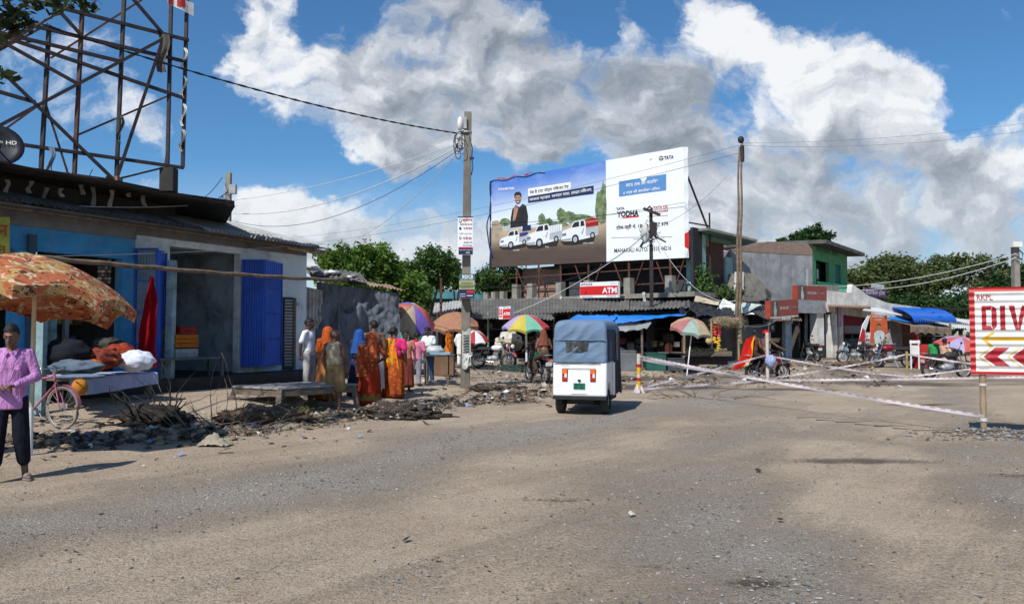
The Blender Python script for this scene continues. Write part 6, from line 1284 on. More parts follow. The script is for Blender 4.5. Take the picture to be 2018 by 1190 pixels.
b.build('black_lettering', t); b = MB(m_vinyl); glyphs(b, 'मोबाइल नंबर पर संपर्क करें', lambda x, y: q(x, y, .014), .1, .10, .85, .045); glyphs(b, 'पटना', lambda x, y: q(x, y, .014), .55, .03, .25, .045)
for cy_, r_ in ((.89, .08), (.44, .05)): b.poly([q(.17 + r_ * .8 * math.cos(a), cy_ + r_ * .4 * math.sin(a), .014) for a in [i * 2 * PI / 14 for i in range(14)]])
b.build('white_lettering', t)
t, q = posterz('notice_box', 'boxy coaching notice with teal top and yellow middle under the tall notice', 'notice', 905, 935, 540, 587, 20.5, .22)
b = MB(M('teal_notice_print', (.03, .12, .14))); rect(b, q, 0, 1, .72, 1); b.use(M('pale_yellow_print', (.42, .42, .20))); rect(b, q, 0, 1, .36, .72); b.use(M('dull_green_print', (.10, .17, .08))); rect(b, q, 0, 1, .46, .54, .009); b.use(m_navy); rect(b, q, 0, 1, 0, .36); b.use(m_pred); rect(b, q, .5, .95, .20, .30, .009); b.build('printed_bands', t)
b = MB(m_vinyl); glyphs(b, 'BSSCB', lambda x, y: q(x, y, .012), .2, .82, .72, .14, .03); glyphs(b, 'COACHING CENTRE', lambda x, y: q(x, y, .012), .08, .75, .84, .05, .01); rect(b, q, .05, .4, .06, .08, .012); rect(b, q, .05, .42, .15, .17, .012); rect(b, q, .5, .9, .08, .11, .012); b.build('white_lettering', t)
b = MB(m_ink); 
for y_ in (.42, .58, .64): rect(b, q, .08, .92, y_, y_ + .018, .012)
b.build('small_print', t)
b = MB(m_paper); b.sheet(lambda u, v: at(911 + 17 * u, 650 + 74 * v + 4 * math.sin(u * 5), 20.72) + V((0, -.03 * math.sin(u * PI), 0)), 6, 10)
b.use(m_ink)
for i in range(7): b.sheet(lambda u, v: at(913 + 12 * u, 660 + i * 5.5 + 2.2 * v, 20.70) + V((0, -.05 * math.sin(u * PI), 0)), 4, 1)
b.build('pasted_bill', label='torn printed bill pasted low on the concrete pole', cat='poster')
b = MB(m_white); b.sheet(lambda u, v: at(912 + 6 * v + (18 - 9 * v) * u + 2 * math.sin(v * 7), 696 + 30 * v * (.55 + .45 * math.sin(u * 5 + 1)), 20.70) + V((0, -.05 * abs(math.sin(u * 9 + v * 3)), 0)), 14, 10); b.build('hanging_cloth', label='white scrap of cloth tied to the concrete pole at waist height', cat='cloth')
t, g2, tp2 = upole('utility_pole', 'mossy concrete pole with a meter box rising behind the shop roof', 447, 30, 341, .24, .19, m_conc); b = MB(m_steel); b.box(at(459, 373, 29.8), (.26, .2, .36)); b.build('meter_box', t)
for k in range(5): b = MB(m_wire); c = at(440 + k * 3, 372 + k * 5, 29.8); b.tube([c + V((.2 * math.cos(a * .9 + k), .1 * math.sin(a), -.12 * a)) for a in [i * .5 for i in range(12)]], .012, 4); b.build('cable_loop', t)
t, g4, tp4 = upole('utility_pole', 'rusty iron pole with a crossarm and a nest of white cables before the white panel', 1284, 33.6, 412, .16, .13, m_rust_dk); b = MB(m_rust_dk); b.beam(at(1268, 411, 33.5), at(1301, 424, 33.3), .12, .12); b.build('crossarm', t)
for k in range(16):
    b = MB([m_wire_wh, m_wire, m_wire_gr, m_rust_dk][k % 4]); c = at(1284 + random.uniform(-16, 16), 458 + random.uniform(-14, 22), 33.4); L = random.uniform(.3, .9); b.tube([c + V((.18 * math.sin(a * 1.7 + k), .05 * math.cos(a), L * (.4 - a / 3.5))) for a in [i * .4 for i in range(10)]], .016, 4); b.build('cable_tail', t)
b = MB(m_paper); b.ell(at(1271, 460, 33.3), (.17, .1, .42), None, 14, 9, lambda p: 1 + .5 * mnoise.noise(p * 3)); b.build('rag', t); b = MB(m_rust_dk); b.box(at(1287, 452, 33.4), (.3, .2, .6)); b.beam(at(1290, 466, 33.4), at(1312, 477, 33.2), .07, .07); b.beam(at(1262, 487, 33.4), at(1272, 470, 33.4), .1, .1); b.build('fuse_box', t)
for px, lab in ((1453.5, 'left'), (1459.5, 'right')):
    g = gp(px - 4, 32.5); tp = at(px + 3, 278 if px > 1457 else 290, 32.5); b = MB(m_bamboo_dk); b.tube([g.lerp(tp, i / 20) + V((.02 * math.sin(i), 0, 0)) for i in range(21)], [.075 - .0018 * i for i in range(21)], 8)
    b.use(m_rust_dk); b.rod(tp - V((0, 0, .9)), tp - V((0, 0, .2)), .09) if px > 1457 else None
    if px > 1457: b.use(m_wire); b.ell(tp + V((-.05, 0, .05)), (.14, .1, .16))
    b.build('bamboo_pole', label='tall bamboo mast of the lashed pair, %s' % ('the lower one on the left' if px < 1457 else 'the taller one with a dark insulator on top'), cat='pole')
b = MB(M('cement_lump', (.40, .37, .32))); g = gp(1450, 32.4); b.ell((g.x, g.y, g.z), (.75, .5, .22), None, 18, 8); b.build('cement_footing', label='pale cement footing around the lashed bamboo masts', cat='footing')
t, g5, tp5 = upole('utility_pole', 'plain galvanised steel pole in front of the red sign boxes', 1585, 39, 530, .16, .12, m_steel, lean=.15)
t, g6, tp6 = upole('utility_pole', 'concrete pole with a pale lamp box far right behind the diversion sign', 2003, 38, 480, .3, .26, m_conc); b = MB(m_white); b.box(at(2002, 482, 37.8), (.46, .3, .26)); b.build('lamp_box', t); b = MB(m_navy); b.tube([at(2008, 492, 37.7), at(2016, 500, 37.7), at(2014, 512, 37.7), at(2004, 505, 37.7)], .03); b.build('cable_loop', t)
t, g7, tp7 = upole('iron_post', 'slim rusty iron post standing before the teal terrace house', 869, 33, 548, .10, .09, m_rust)
kn = PX(263, 902, 20.8)
wire(at(0, 40, 11.5) + V((-2, -1.5, .6)), kn, .35, .013, m_wire, 'thick twisted black cable from the roof frame to the concrete pole', 30, 1)
for i, (px, py, Y, sg, m_, lab) in enumerate(((395, 399, 34, .35, m_wire_wh, 'pale wire sagging left from the concrete pole, uppermost'), (395, 409, 34, .9, m_wire_wh, 'thick pale twisted wire sagging left from the concrete pole'), (395, 408, 33, 1.4, m_wire_gr, 'dark wire with the deepest sag left of the concrete pole'), (640, 480, 45, .8, m_wire_wh, 'pale wire dropping from the concrete pole to the trees'))): wire(PX(284 + i * 7, 900), at(px, py, Y), sg, .011 if i != 1 else .016, m_, lab)
for i, (a, b_, sg, r_, m_, lab) in enumerate((
    (at(1463, 285, 32.4), at(560, 470, 60), .6, .009, m_wire_gr, 'faint upper wire crossing the billboard from the bamboo mast'), (at(1463, 300, 32.4), at(600, 480, 60), .5, .012, m_wire_gr, 'faint lower wire crossing the billboard from the bamboo mast'),
    (at(1463, 282, 32.4), at(2100, 232, 30), .25, .007, m_wire_gr, 'upper wire running right from the bamboo mast'), (at(1463, 287, 32.4), at(2100, 246, 30), .35, .007, m_wire_gr, 'lower wire running right from the bamboo mast'),
    (at(1278, 455, 33.4), at(925, 560, 22), .9, .014, m_wire, 'dark wire sagging from the iron pole to the coaching notice'), (at(1278, 462, 33.4), at(1010, 618, 34), .3, .012, m_wire_wh, 'white wire falling from the iron pole to the small cash sign'), (at(1290, 465, 33.4), at(1460, 590, 34), 1.0, .014, m_wire_wh, 'white wire looping from the iron pole to the bamboo masts'),
    (at(1290, 450, 33.4), at(1430, 350, 38), .3, .009, m_wire_gr, 'thin wire from the iron pole up past the billboard edge'), (at(2002, 500, 37.8), at(1640, 565, 46), .35, .02, m_wire_wh, 'upper white wire from the lamp box pole to the grey building'), (at(2002, 508, 37.8), at(1640, 572, 46), .5, .02, m_wire_wh, 'lower white wire from the lamp box pole to the grey building'),
    (at(1640, 615, 44), at(1905, 660, 40), .5, .02, m_wire_gr, 'slack grey wire along the red shop fronts'), (at(1700, 590, 44), at(1990, 640, 38), .5, .02, m_wire_gr, 'slack grey wire above the blue awning'), (at(1462, 640, 32.4), at(1535, 628, 34), .2, .02, m_wire_gr, 'slack grey wire from the bamboo masts to the sign box'), (at(330, 395, 24), at(438, 350, 29.8), .5, .014, m_wire, 'dark drooping wire left of the mossy pole'), (at(0, 395, 13.9), at(430, 400, 19), .12, .009, m_wire_wh, 'white wire strung along the blackened slab'), (at(100, 505, 14.4), at(640, 480, 22), .05, .007, m_wire_wh, 'thin white wire under the corrugated eave'))): wire(a, b_, sg, r_, m_, lab)
# ------------------------------------------------------------------ first floor shop room at the corner
K0 = at(1376, 655, 36.6); KF = Fr(K0[:2], at(1442, 655, 39.5)[:2]); kz = 3.2
kb = thing('corner_room', 'upper room with brown roller shutter, pale aqua piers and a thin slanting slab roof', 'building', KF.p(1.5, -1, kz))
zt = KF.hit(1380, 462)[1]
b = MB(m_aqua); a1, a2, a3 = KF.S(1388), KF.S(1428), KF.S(1441)
b.fbox(KF, 0, a1, -.6, .12, kz, zt); b.fbox(KF, a2, a3, -.9, .12, kz, zt - .9); b.build('pier', kb)
b = MB(M('mint_lintel', (.20, .36, .30), .85)); b.fbox(KF, a1, a3, -.15, .04, KF.hit(1410, 478)[1], zt); b.build('lintel', kb)
b = MB(m_shut); zs0, zs1 = kz, KF.hit(1410, 478)[1]; b.corr(KF.p(a1, .0, zs0), KF.p(a1, .0, zs1), KF.p(a2, .0, zs0), KF.p(a2, .0, zs1), 22, .025, 2); b.build('roller_shutter', kb)
b = MB(m_brk); b.fbox(KF, a1, a1 + .35, .045, .12, zs1 - .3, zs1 - .01); b.build('brick_patch', kb)
b = MB(m_conc); A, B = at(1368, 450, 36.2), at(1452, 452, 36.6); E, D = at(1490, 470, 39), at(1378, 455, 42)
A, B, E = at(1362, 452, 37), at(1396, 449, 35.6), at(1493, 472, 37.6); b.prism([A, B, E, E + V((.6, 4, .3)), A + V((.3, 5, .3))], (0, 0, -.11)); b.build('roof', kb)
b = MB(M('mint_soffit', (.16, .30, .26), .9)); b.prism([p + V((.03, .05, -.115)) for p in (A, B, E + V((-.1, 0, 0)))] + [E + V((.4, 3.5, .1)), A + V((.2, 4.5, .1))], (0, 0, -.02)); b.build('soffit', kb)
lf_l = leafm('ledge_plant_leaf', (.06, .13, .03))
def leafmass(name, label, c, r, n_, s, mat, cat='plant', seed=0):
    rg = np.random.default_rng(seed); t = thing(name, label, cat, (c[0], c[1], c[2] - r[2])); b = MB(mat)
    for _ in range(n_):
        p = V(c) + V((rg.normal() * r[0] * .5, rg.normal() * r[1] * .5, rg.normal() * r[2] * .5)); u = V(rg.normal(size=3)).normalized() * s; v_ = u.cross(V(rg.normal(size=3))).normalized() * s * .45; b.add([p - u, p + v_, p + u, p - v_], [(0, 1, 2, 3)])
    b.build('foliage', t); b = MB(m_wood)
    for _ in range(5): q = V((c[0] + rg.normal() * r[0] * .3, c[1], c[2] - r[2])); b.tube([q, q + V((rg.normal() * .2, 0, r[2])), q + V((rg.normal() * .4, 0, 1.6 * r[2]))], .015, 4)
    b.build('stem', t); return t
leafmass('plant', 'leafy plant sprouting at the dark corner by the shutter', at(1388, 560, 36.2), (.45, .4, .75), 520, .12, lf_l, seed=1)
leafmass('plant', 'spread of weeds growing along the ledge below the brown shutter', at(1412, 578, 36.0), (1.2, .5, .35), 700, .10, leafm('ledge_weed_leaf', (.055, .10, .025)), seed=2)
# ------------------------------------------------------------------ grey building with the green front
GF = Fr(at(1440, 655, 42)[:2], at(1603, 655, 44.5)[:2]); gb_ = thing('grey_building', 'two storey building with cement side wall, brick parapet and bright green front', 'building', GF.p(2, 0, .2))
zw, zp0, zp1, zp2 = GF.hit(1600, 488)[1], GF.hit(1440, 493)[1], GF.hit(1512, 476)[1], GF.hit(1600, 482)[1]
b = MB(concrete('cement_plaster', (.30, .30, .31), (.13, .13, .135), .5)); b.fbox(GF, 0, GF.L, -7, 0, .2, zw - .45); b.build('wall', gb_)
m_brk2 = brickm('parapet_brick', GF.u, (.30, .17, .12), (.22, .13, .1), (.27, .24, .21))
b = MB(m_brk2); b.prism([GF.p(0, -.25, zw - .452), GF.p(GF.L, -.25, zw - .452), GF.p(GF.L, -.25, zp2), GF.p(GF.L * .45, -.25, zp1), GF.p(0, -.25, zp0)], GF.n * .27); b.build('parapet', gb_)
G2 = Fr(GF.p(GF.L, 0, 0)[:2], at(1672, 655, 50)[:2]); q0, q1 = G2.hit(1672, 493)[1], G2.hit(1612, 590)[1]
L2 = G2.L; zb_ = 3.4; zr = G2.hit(1603, 484)[1]
b = MB(m_mint); o1, o2, o3, o4 = G2.S(1610), G2.S(1636), G2.S(1648), G2.S(1659)
zd = G2.hit(1620, 515)[1]
for a, c in ((0, o1), (o2, o3), (o4, L2)): b.fbox(G2, a, c, -.2, 0, zb_, zd)
b.fbox(G2, 0, L2, -.2, 0, zd + .002, zr); b.build('green_front', gb_)
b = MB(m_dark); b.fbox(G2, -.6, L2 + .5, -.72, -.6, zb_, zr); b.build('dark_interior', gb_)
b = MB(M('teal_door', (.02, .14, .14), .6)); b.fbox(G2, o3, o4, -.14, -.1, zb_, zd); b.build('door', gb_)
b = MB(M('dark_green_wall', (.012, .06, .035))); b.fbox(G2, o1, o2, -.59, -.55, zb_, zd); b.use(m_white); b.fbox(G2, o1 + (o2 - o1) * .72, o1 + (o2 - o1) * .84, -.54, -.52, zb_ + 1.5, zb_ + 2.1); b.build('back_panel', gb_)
b = MB(m_asb); b.prism([G2.p(-.3, .9, zr + .02), G2.p(L2 + .8, .9, zr - .1), G2.p(L2 + .8, -6, zr + .2), G2.p(-.3, -6, zr + .25)], (0, 0, .22)); b.build('roof', gb_)
b = MB(M('faded_green_lettering', (.035, .12, .06), .8)); glyphs(b, 'कार्यालय भवन', lambda x, y: G2.p(o1 + x, .01, zd + .35 + y), 0, 0, L2 * .62, .6, .02); b.build('lettering', gb_)
b = MB(m_conc); b.fbox(GF, GF.L - 1.2, GF.L + .4, .9, 1.5, 3.0, GF.hit(1600, 588)[1] + .7); b.build('balcony_block', gb_)
rl = thing('balcony_railing', 'bright green balcony railing under the green front', 'railing', at(1650, 578, 45)); RF = Fr(at(1613, 655, 44)[:2], at(1679, 655, 48)[:2]); ra, rb = RF.hit(1613, 556)[1], RF.hit(1613, 585)[1]
m_rg = M('railing_green', (.05, .42, .22), .5)
for z in (ra, (ra + rb) / 2, rb): b = MB(m_rg); b.fbox(RF, 0, RF.L, -.03, .03, z - .03, z + .03); b.build('rail', rl)
for i in range(26): b = MB(m_rg); a = RF.L * i / 25; b.beam(RF.p(a, 0, rb), RF.p(min(RF.L, a + .12), 0, ra), .04, .04); b.build('baluster', rl)
# concrete stair wedge and low pieces between
Wf = Fr(at(1455, 655, 36.5)[:2], at(1560, 655, 38)[:2]); st_ = thing('concrete_stair', 'weathered concrete stair flank wedge before the grey wall', 'stair', Wf.p(1.5, 0, 3))
b = MB(m_conc); b.prism([Wf.at(1464, 602), Wf.at(1530, 582), Wf.at(1484, 540), Wf.at(1468, 537)], Wf.n * -1.2); b.build('flank', st_)
b = MB(m_conc_lt); b.prism([Wf.at(1455, 572, .1), Wf.at(1466, 572, .1), Wf.at(1466, 536, .1), Wf.at(1456, 535, .1)], Wf.n * -.3); b.build('post', st_)
# ------------------------------------------------------------------ the right hand row
RW = Fr(at(1452, 655, 35.4)[:2], at(1930, 655, 47)[:2])
def RS(px, d=0): return RW.S(px, d)
rr = thing('shop_row', 'receding row of small shops at the right with cement parapet and mixed awnings', 'building', RW.p(8, 0, .2))
b = MB(m_conc_lt); pp = [RW.at(1612, 612, .1), RW.at(1815, 640, .1), RW.at(1815, 606, .1), RW.at(1750, 597, .1), RW.at(1712, 583, .1), RW.at(1680, 560, .1), RW.at(1678, 577, .1), RW.at(1625, 572, .1)]; b.prism(pp, RW.n * -.3); b.build('parapet', rr)
b = MB(m_conc); b.fbox(RW, RS(1455), RS(1930), -6, .3, -.1, .32); b.build('plinth', rr)
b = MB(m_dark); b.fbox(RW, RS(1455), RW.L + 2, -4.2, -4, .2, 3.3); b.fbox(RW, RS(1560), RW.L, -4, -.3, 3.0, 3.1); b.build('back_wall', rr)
b = MB(m_conc_lt); 
zc0 = RW.hit(1618, 622)[1]
for pa, pb in ((1610, 1624), (1640, 1650), (1655, 1662)): b = MB(m_conc_lt); b.fbox(RW, RS(pa, .2), RS(pb, .2), -.2, .2, .3, zc0 + .1); b.build('pillar', rr)
b = MB(m_conc_dk)
for pa, pb in ((1607, 1626),): b.fbox(RW, RS(pa, .25), RS(pb, .25), -.24, .24, .05, .95); b.build('pillar_base', rr)
b = MB(m_steel); b.fbox(RW, RS(1568, .3), RS(1628, .3), .1, .3, zc0 + .105, zc0 + .75); b.build('lintel', rr)
for px in (1500, 1560, 1634, 1664, 1700, 1758, 1800, 1850): b = MB(m_inner); b.fbox(RW, RS(px, -1), RS(px, -1) + .15, -4, -.6, .3, 3.0); b.build('partition', rr)
b = MB(m_white); b.fbox(RW, RS(1511, .2), RS(1518, .2), .0, .22, .3, 2.3); b.build('post', rr)
b = MB(m_plaster_in); b.fbox(RW, RS(1548, .1), RS(1560, .1), -.1, .1, .3, 2.4); b.build('post', rr)
b = MB(M('magenta_shop_poster', (.20, .015, .04), .6)); a0, a1 = RS(1662, -.3), RS(1700, -.3); b.fbox(RW, a0, a1, -.35, -.3, 1.5, 3.0); b.use(M('rose_print', (.42, .10, .16), .7)); b.fbox(RW, a0 + .3, a1 - .4, -.298, -.295, 2.45, 2.7); b.use(m_pgrey); b.fbox(RW, a0 + .1, a1 - .1, -.298, -.294, 1.55, 1.95); b.use(M('slate_counter', (.06, .10, .13))); b.fbox(RW, a0, a1, -.3, .1, .3, 1.3); b.build('shop_counter', rr)
b = MB(M('lilac_bill', (.45, .30, .42), .8)); b.fbox(RW, RS(1655, .3), RS(1662, .3), .21, .215, 1.9, 3.0); b.use(m_paper); b.fbox(RW, RS(1642, .3), RS(1650, .3), .21, .215, 1.2, 2.6); b.build('pasted_bill', rr)
b = MB(m_tin); b.corr(RW.at(1632, 604, 1.0), RW.at(1716, 607, 1.0), RW.at(1632, 598, -.5), RW.at(1716, 600, -.5), 20, .03, 2); b.build('awning', rr, label='thin rusty corrugated awning over the red shop')
b = MB(m_tin_wh); b.prism([RW.at(1700, 612, 1.4), RW.at(1778, 622, 1.6), RW.at(1740, 610, .3), RW.at(1712, 607, .3)], (0, 0, .05)); b.build('awning', rr, label='flat white sheet awning over the orange poster')
b = MB(m_blue_gr); a0, a1 = RS(1762, .2), RS(1848, .2); zr0 = RW.hit(1800, 634, 1.2)[1]; hR = .75
n_r = 18
b.sheet(lambda u, v: RW.p(a0 + (a1 - a0) * u, -.2 + 1.5 * math.sin(v * PI / 2), zr0 + .78 * math.cos(v * PI / 2) + .07 * math.sin(u * n_r * 2 * PI)), n_r * 6, 10); b.build('awning', rr, label='shiny blue barrel shaped ribbed awning')
b = MB(m_tin_wh); b.corr(RW.at(1842, 642, 1.0), RW.at(1935, 650, 1.0), RW.at(1840, 622, -3), RW.at(1930, 632, -3), 24, .03, 3, .04); b.build('roof', rr, label='bright white sheet roof at the far right')
b = MB(m_asb_dk); b.corr(RW.at(1846, 632, -3.2), RW.at(1935, 640, -3.2), RW.at(1820, 606, -8), RW.at(1935, 622, -8), 24, .03, 3, .04); b.build('roof', rr, label='dark sheet roof behind the white one')
b = MB(cloth('brown_awning_cloth', (.22, .165, .125), 4, .2)); A, B = RW.at(1752, 628, 1.4), RW.at(1870, 645, 1.6); D, E = RW.at(1800, 622, 1.0), RW.at(1868, 637, 0)
def aw(u, v):
    top = RW.at(1752, 626, .2).lerp(RW.at(1868, 640, .2), u); bot = RW.at(1794, 640, 1.9).lerp(RW.at(1871, 645, 1.9), u)
    if v < .7: p = top.lerp(bot, v / .7); p.z -= .12 * math.sin(v / .7 * PI) * (.6 + .4 * math.sin(u * 9)); return p
    f = (v - .7) / .3; return bot + V((0, 0, -.42 * f + .06 * math.sin(u * 30) * f)) + RW.n * (.04 * math.sin(u * 26) * f)
b.sheet(aw, 60, 16); b.build('awning', rr, label='faded brown cloth awning with a scalloped hem')
b = MB(m_tarp_bl); b.prism([RW.at(1748, 628, .5), RW.at(1820, 640, 1.2), RW.at(1850, 634, .2), RW.at(1760, 622, -.2)], (0, 0, .03)); b.build('awning', rr, label='strip of blue tarpaulin laid over the brown cloth')
b = MB(M('grey_wall_panel', (.20, .20, .215), .9)); b.fbox(RW, RS(1752, -.1), RS(1778, -.1), -.2, -.1, .3, 2.7); b.build('side_panel', rr); b = MB(M('brown_wall_panel', (.12, .055, .04), .9)); b.fbox(RW, RS(1779, -.2), RS(1806, -.2), -.3, -.2, .3, 2.6); b.build('side_panel', rr)
b = MB(m_red); b.fbox(RW, RS(1803, .8), RS(1808, .8), .7, .9, .3, 2.5); b.build('red_post', rr)
g = gp(1872, 39.5); b = MB(m_bamboo_dk); b.rod(g, at(1872, 638, 39.5), .07, .06); b.build('bamboo_post', label='crooked bamboo post at the corner of the brown cloth awning', cat='post')
# purple shop board
t, q, S = flatsign('shop_board', 'weathered purple board with white script above the cement parapet', 1703, 1746, 566, 569, 585, 587, 46, 47, .06, m_conc)
b = MB(M('purple_board_paint', (.10, .045, .13), .7)); rect(b, q, 0, 1, 0, 1); b.build('face', t); b = MB(M('faded_white', (.50, .48, .48))); glyphs(b, 'मेडिकल हॉल', lambda x, y: q(x, y, .012), .06, .2, .88, .62, .02); b.build('lettering', t)
b = MB(M('pale_sheet', (.50, .53, .54))); S2 = Fr(at(1716, 655, 46.6)[:2], at(1743, 655, 47.2)[:2]); b.prism([S2.at(1718, 567), S2.at(1743, 569), S2.at(1742, 561), S2.at(1719, 559)], S2.n * -.05); b.build('bare_panel', label='blank pale sheet standing on top of the purple board', cat='panel')
# red sign boxes
def dollar(px0, px1, pt0, pt1, pb0, pb1, Y0, Y1, label):
    t, q, S = flatsign('shop_sign', label, px0, px1, pt0, pt1, pb0, pb1, Y0, Y1, .3, M('red_brick_side', (.34, .06, .035)), 'sign')
    b = MB(m_dollar); rect(b, q, 0, 1, .09, 1); b.use(m_paper); rect(b, q, 0, 1, 0, .09); b.use(M('dark_photo_print', (.10, .075, .07), .6)); rect(b, q, .06, .30, .10, .98, .009); b.use(M('pale_figure_print', (.42, .40, .38), .6))
    b.poly([q(.13, .12, .012), q(.21, .12, .012), q(.22, .45, .012), q(.17, .80, .012), q(.14, .80, .012), q(.12, .45, .012)]); b.poly([q(.155 + .03 * math.cos(a), .86 + .06 * math.sin(a), .013) for a in [i * .7 for i in range(9)]])
    b.build('face', t); b = MB(M('faded_white', (.5, .48, .48))); glyphs(b, 'DOLLAR', lambda x, y: q(x, y, .012), .38, .48, .27, .16, .02); b.poly([q(.355 + .012 * math.cos(a), .56 + .09 * math.sin(a), .012) for a in [i * .7 for i in range(9)]]); rect(b, q, .70, .704, .3, .8, .012); b.build('lettering', t); b = MB(M('dim_print', (.33, .17, .15))); rect(b, q, .74, .93, .52, .60, .012); b.build('small_print', t)
    b = MB(m_steel); b.rod(q(.1, 0, -.2), q(.1, -.35, -.2), .04); b.rod(q(.9, 0, -.2), q(.9, -.35, -.2), .04); b.build('bracket', t)
dollar(1518, 1573, 593, 589, 628, 624, 34.6, 35.6, 'brick red sign box with white word and bottle like figure, the lower nearer one')
dollar(1571, 1629, 562, 565, 593, 596, 37.6, 38.8, 'brick red sign box with white word, the upper one behind the steel pole')
# stall under the lower sign
sgr = RW.at(1515, 628, 1.0)
b = MB(m_tin); b.corr(RW.at(1505, 634, 1.0), RW.at(1580, 632, 1.0), RW.at(1505, 628, -.3), RW.at(1580, 626, -.3), 22, .035, 2); b.build('corrugated_awning', label='short corrugated awning below the lower red sign box', cat='awning')
b = MB(M('dark_tshirt', (.05, .05, .055))); A = RW.at(1521, 636, .9); b.sheet(lambda u, v: A + RW.u * ((u - .5) * .38) + V((0, 0, -.45 * v)) + RW.n * .03 * math.sin(u * 8), 8, 6); b.use(m_pgrey); b.sheet(lambda u, v: A + RW.u * ((u - .5) * .16) + V((0, 0, -.14 - .18 * v)) + RW.n * .04, 2, 2); b.build('hanging_shirt', label='dark t-shirt hung for sale under the corrugated awning', cat='shirt')
b = MB(M('slate_tarp_sheet', (.12, .135, .16), .8, .2, 3, .4, 8)); b.sheet(lambda u, v: RW.at(1466 + 46 * u, 642 + 28 * v - 6 * u * (1 - v), .5) + RW.n * .05 * math.sin(u * 7 + v * 3), 12, 8); b.build('hanging_sheet', label='slate grey sheet stretched under the dark sloping board', cat='sheet')
b = MB(m_asb_dk); b.corr(RW.at(1462, 606, 1.5), RW.at(1512, 630, 1.3), RW.at(1470, 594, -1), RW.at(1530, 600, -1), 12, .03, 2); b.build('sloping_board', label='dark sloping roof sheet between bamboo masts and red sign', cat='sheet')
for i, (p4, lab) in enumerate((([(1412, 610), (1462, 622), (1487, 618), (1425, 588)], 'white tin sheet leaning flat over the stall roofs left of the masts'), ([(1440, 612), (1465, 620), (1500, 600), (1465, 596)], 'pale green sheet lying tilted right of the masts'), ([(1370, 582), (1418, 594), (1416, 600), (1368, 592)], 'cream board edging the weed grown ledge'))):
    b = MB([m_tin_wh, M('pale_green_sheet', (.45, .52, .48)), M('cream_board', (.56, .48, .34))][i]); b.prism([at(x, y, 33.5 + (.8 if y < 600 else 0)) for x, y in p4], (0, 0, -.04)); b.build('tin_sheet', label=lab, cat='sheet')
# ------------------------------------------------------------------ stalls under tarpaulins
st = thing('tarpaulin_stall', 'stall under a bright blue tarpaulin with a grey hem', 'stall', gp(1260, 31.5))
def tarp(pts4, mat, name, par, nu=30, nv=14, sg=.12, wr=.06, seed=0):
    A, B, D, E = pts4; b = MB(mat); b.sheet(lambda u, v: A.lerp(B, u).lerp(D.lerp(E, u), v) + V((0, 0, -sg * math.sin(u * PI) * math.sin(v * PI) + wr * mnoise.noise(V((u * 7, v * 5, seed))) + wr * .5 * mnoise.noise(V((u * 19, v * 9, seed))))), nu, nv); return b.build(name, par)
tarp((at(1196, 640, 30.6), at(1352, 620, 30.8), at(1122, 627, 33.5), at(1350, 614, 33.6)), m_tarp_bl, 'tarpaulin', st, seed=1)
tarp((at(1118, 632, 31.5), at(1200, 640, 30.7), at(1135, 621, 33.6), at(1220, 621, 33.6)), m_tarp_bl, 'tarpaulin', st, seed=4)
tarp((at(1190, 655, 30.2), at(1275, 648, 30.2), at(1195, 640, 30.8), at(1285, 634, 30.9)), m_tarp_wh, 'hem', st, seed=6)
for px, pt in ((1265, 648), (1345, 622), (1345, 622)): g = gp(px, 30.4 if px < 1300 else 31.5); b = MB(m_wood); b.rod(g, at(px, pt, g.y), .05); b.build('post', st)
for i, (px, w_, hh, mm, lab) in enumerate(((1228, .9, .75, M('grey_counter', (.15, .16, .17)), 'grey counter box under the left of the blue tarpaulin'), (1290, .75, .65, M('teal_crate_paint', (.02, .10, .085)), 'teal tin trunk beside the tape post'), (1335, .9, .45, M('slate_trunk', (.06, .075, .09)), 'slate tin trunk beside the teal one'))):
    g = gp(px, 30.2); b = MB(mm); b.box((g.x, g.y, g.z + hh / 2), (w_, .6, hh)); b.box((g.x, g.y, g.z + hh + .015), (w_ + .04, .64, .03)); b.build('trunk_box', label=lab, cat='trunk')
for i in range(9):
    px = 1212 + i * 15; g = gp(px, 31.6); b = MB(m_goods[i % 6]); z = g.z + .8 + random.uniform(0, .3); (b.ell((g.x, g.y, z), (.14, .12, .13), None, 12, 8) if i % 3 == 0 else b.box((g.x, g.y, z), (.24, .2, .2 + .05 * (i % 4)), Matrix.Rotation(i, 3, 'Z'))); o_ = b.build('goods_pack', label='dim pack on the counter under the blue tarpaulin', cat='goods', group='packs under the blue tarpaulin')
b = MB(m_wood); g0, g1_ = gp(1205, 31.9), gp(1345, 31.9); b.beam(g0 + V((0, 0, .6)), g1_ + V((0, 0, .6)), .8, .06); b.build('plank_table', label='long dark plank table under the blue tarpaulin', cat='table')
s2 = thing('thatch_stall', 'stall roofed with black polythene and ragged thatch, packets hanging at its side', 'stall', gp(1400, 31.8))
tarp((at(1338, 612, 31.4), at(1452, 632, 31.2), at(1352, 596, 34), at(1440, 604, 34)), m_tarp_bk, 'polythene_roof', s2, 40, 20, .15, .16, 9)
b = MB(m_thatch)
rg = np.random.default_rng(8)
for _ in range(300): p = at(1404 + rg.uniform(0, 48), 628 + rg.uniform(-3, 10), 31.0 + rg.uniform(-.3, .4)); d = V((rg.uniform(-.5, .9), -.3, rg.uniform(-.5, .1))).normalized() * rg.uniform(.25, .6); w_ = V((.01, 0, .02)); b.add([p - w_, p + d * .5 + V((0, 0, .03)), p + d, p + w_], [(0, 1, 2, 3)])
b.build('thatch', s2)
for px in (1402, 1455, 1348): g = gp(px, 31.2); b = MB(m_bamboo); b.rod(g, at(px, 628, 31.2), .05); b.build('post', s2)
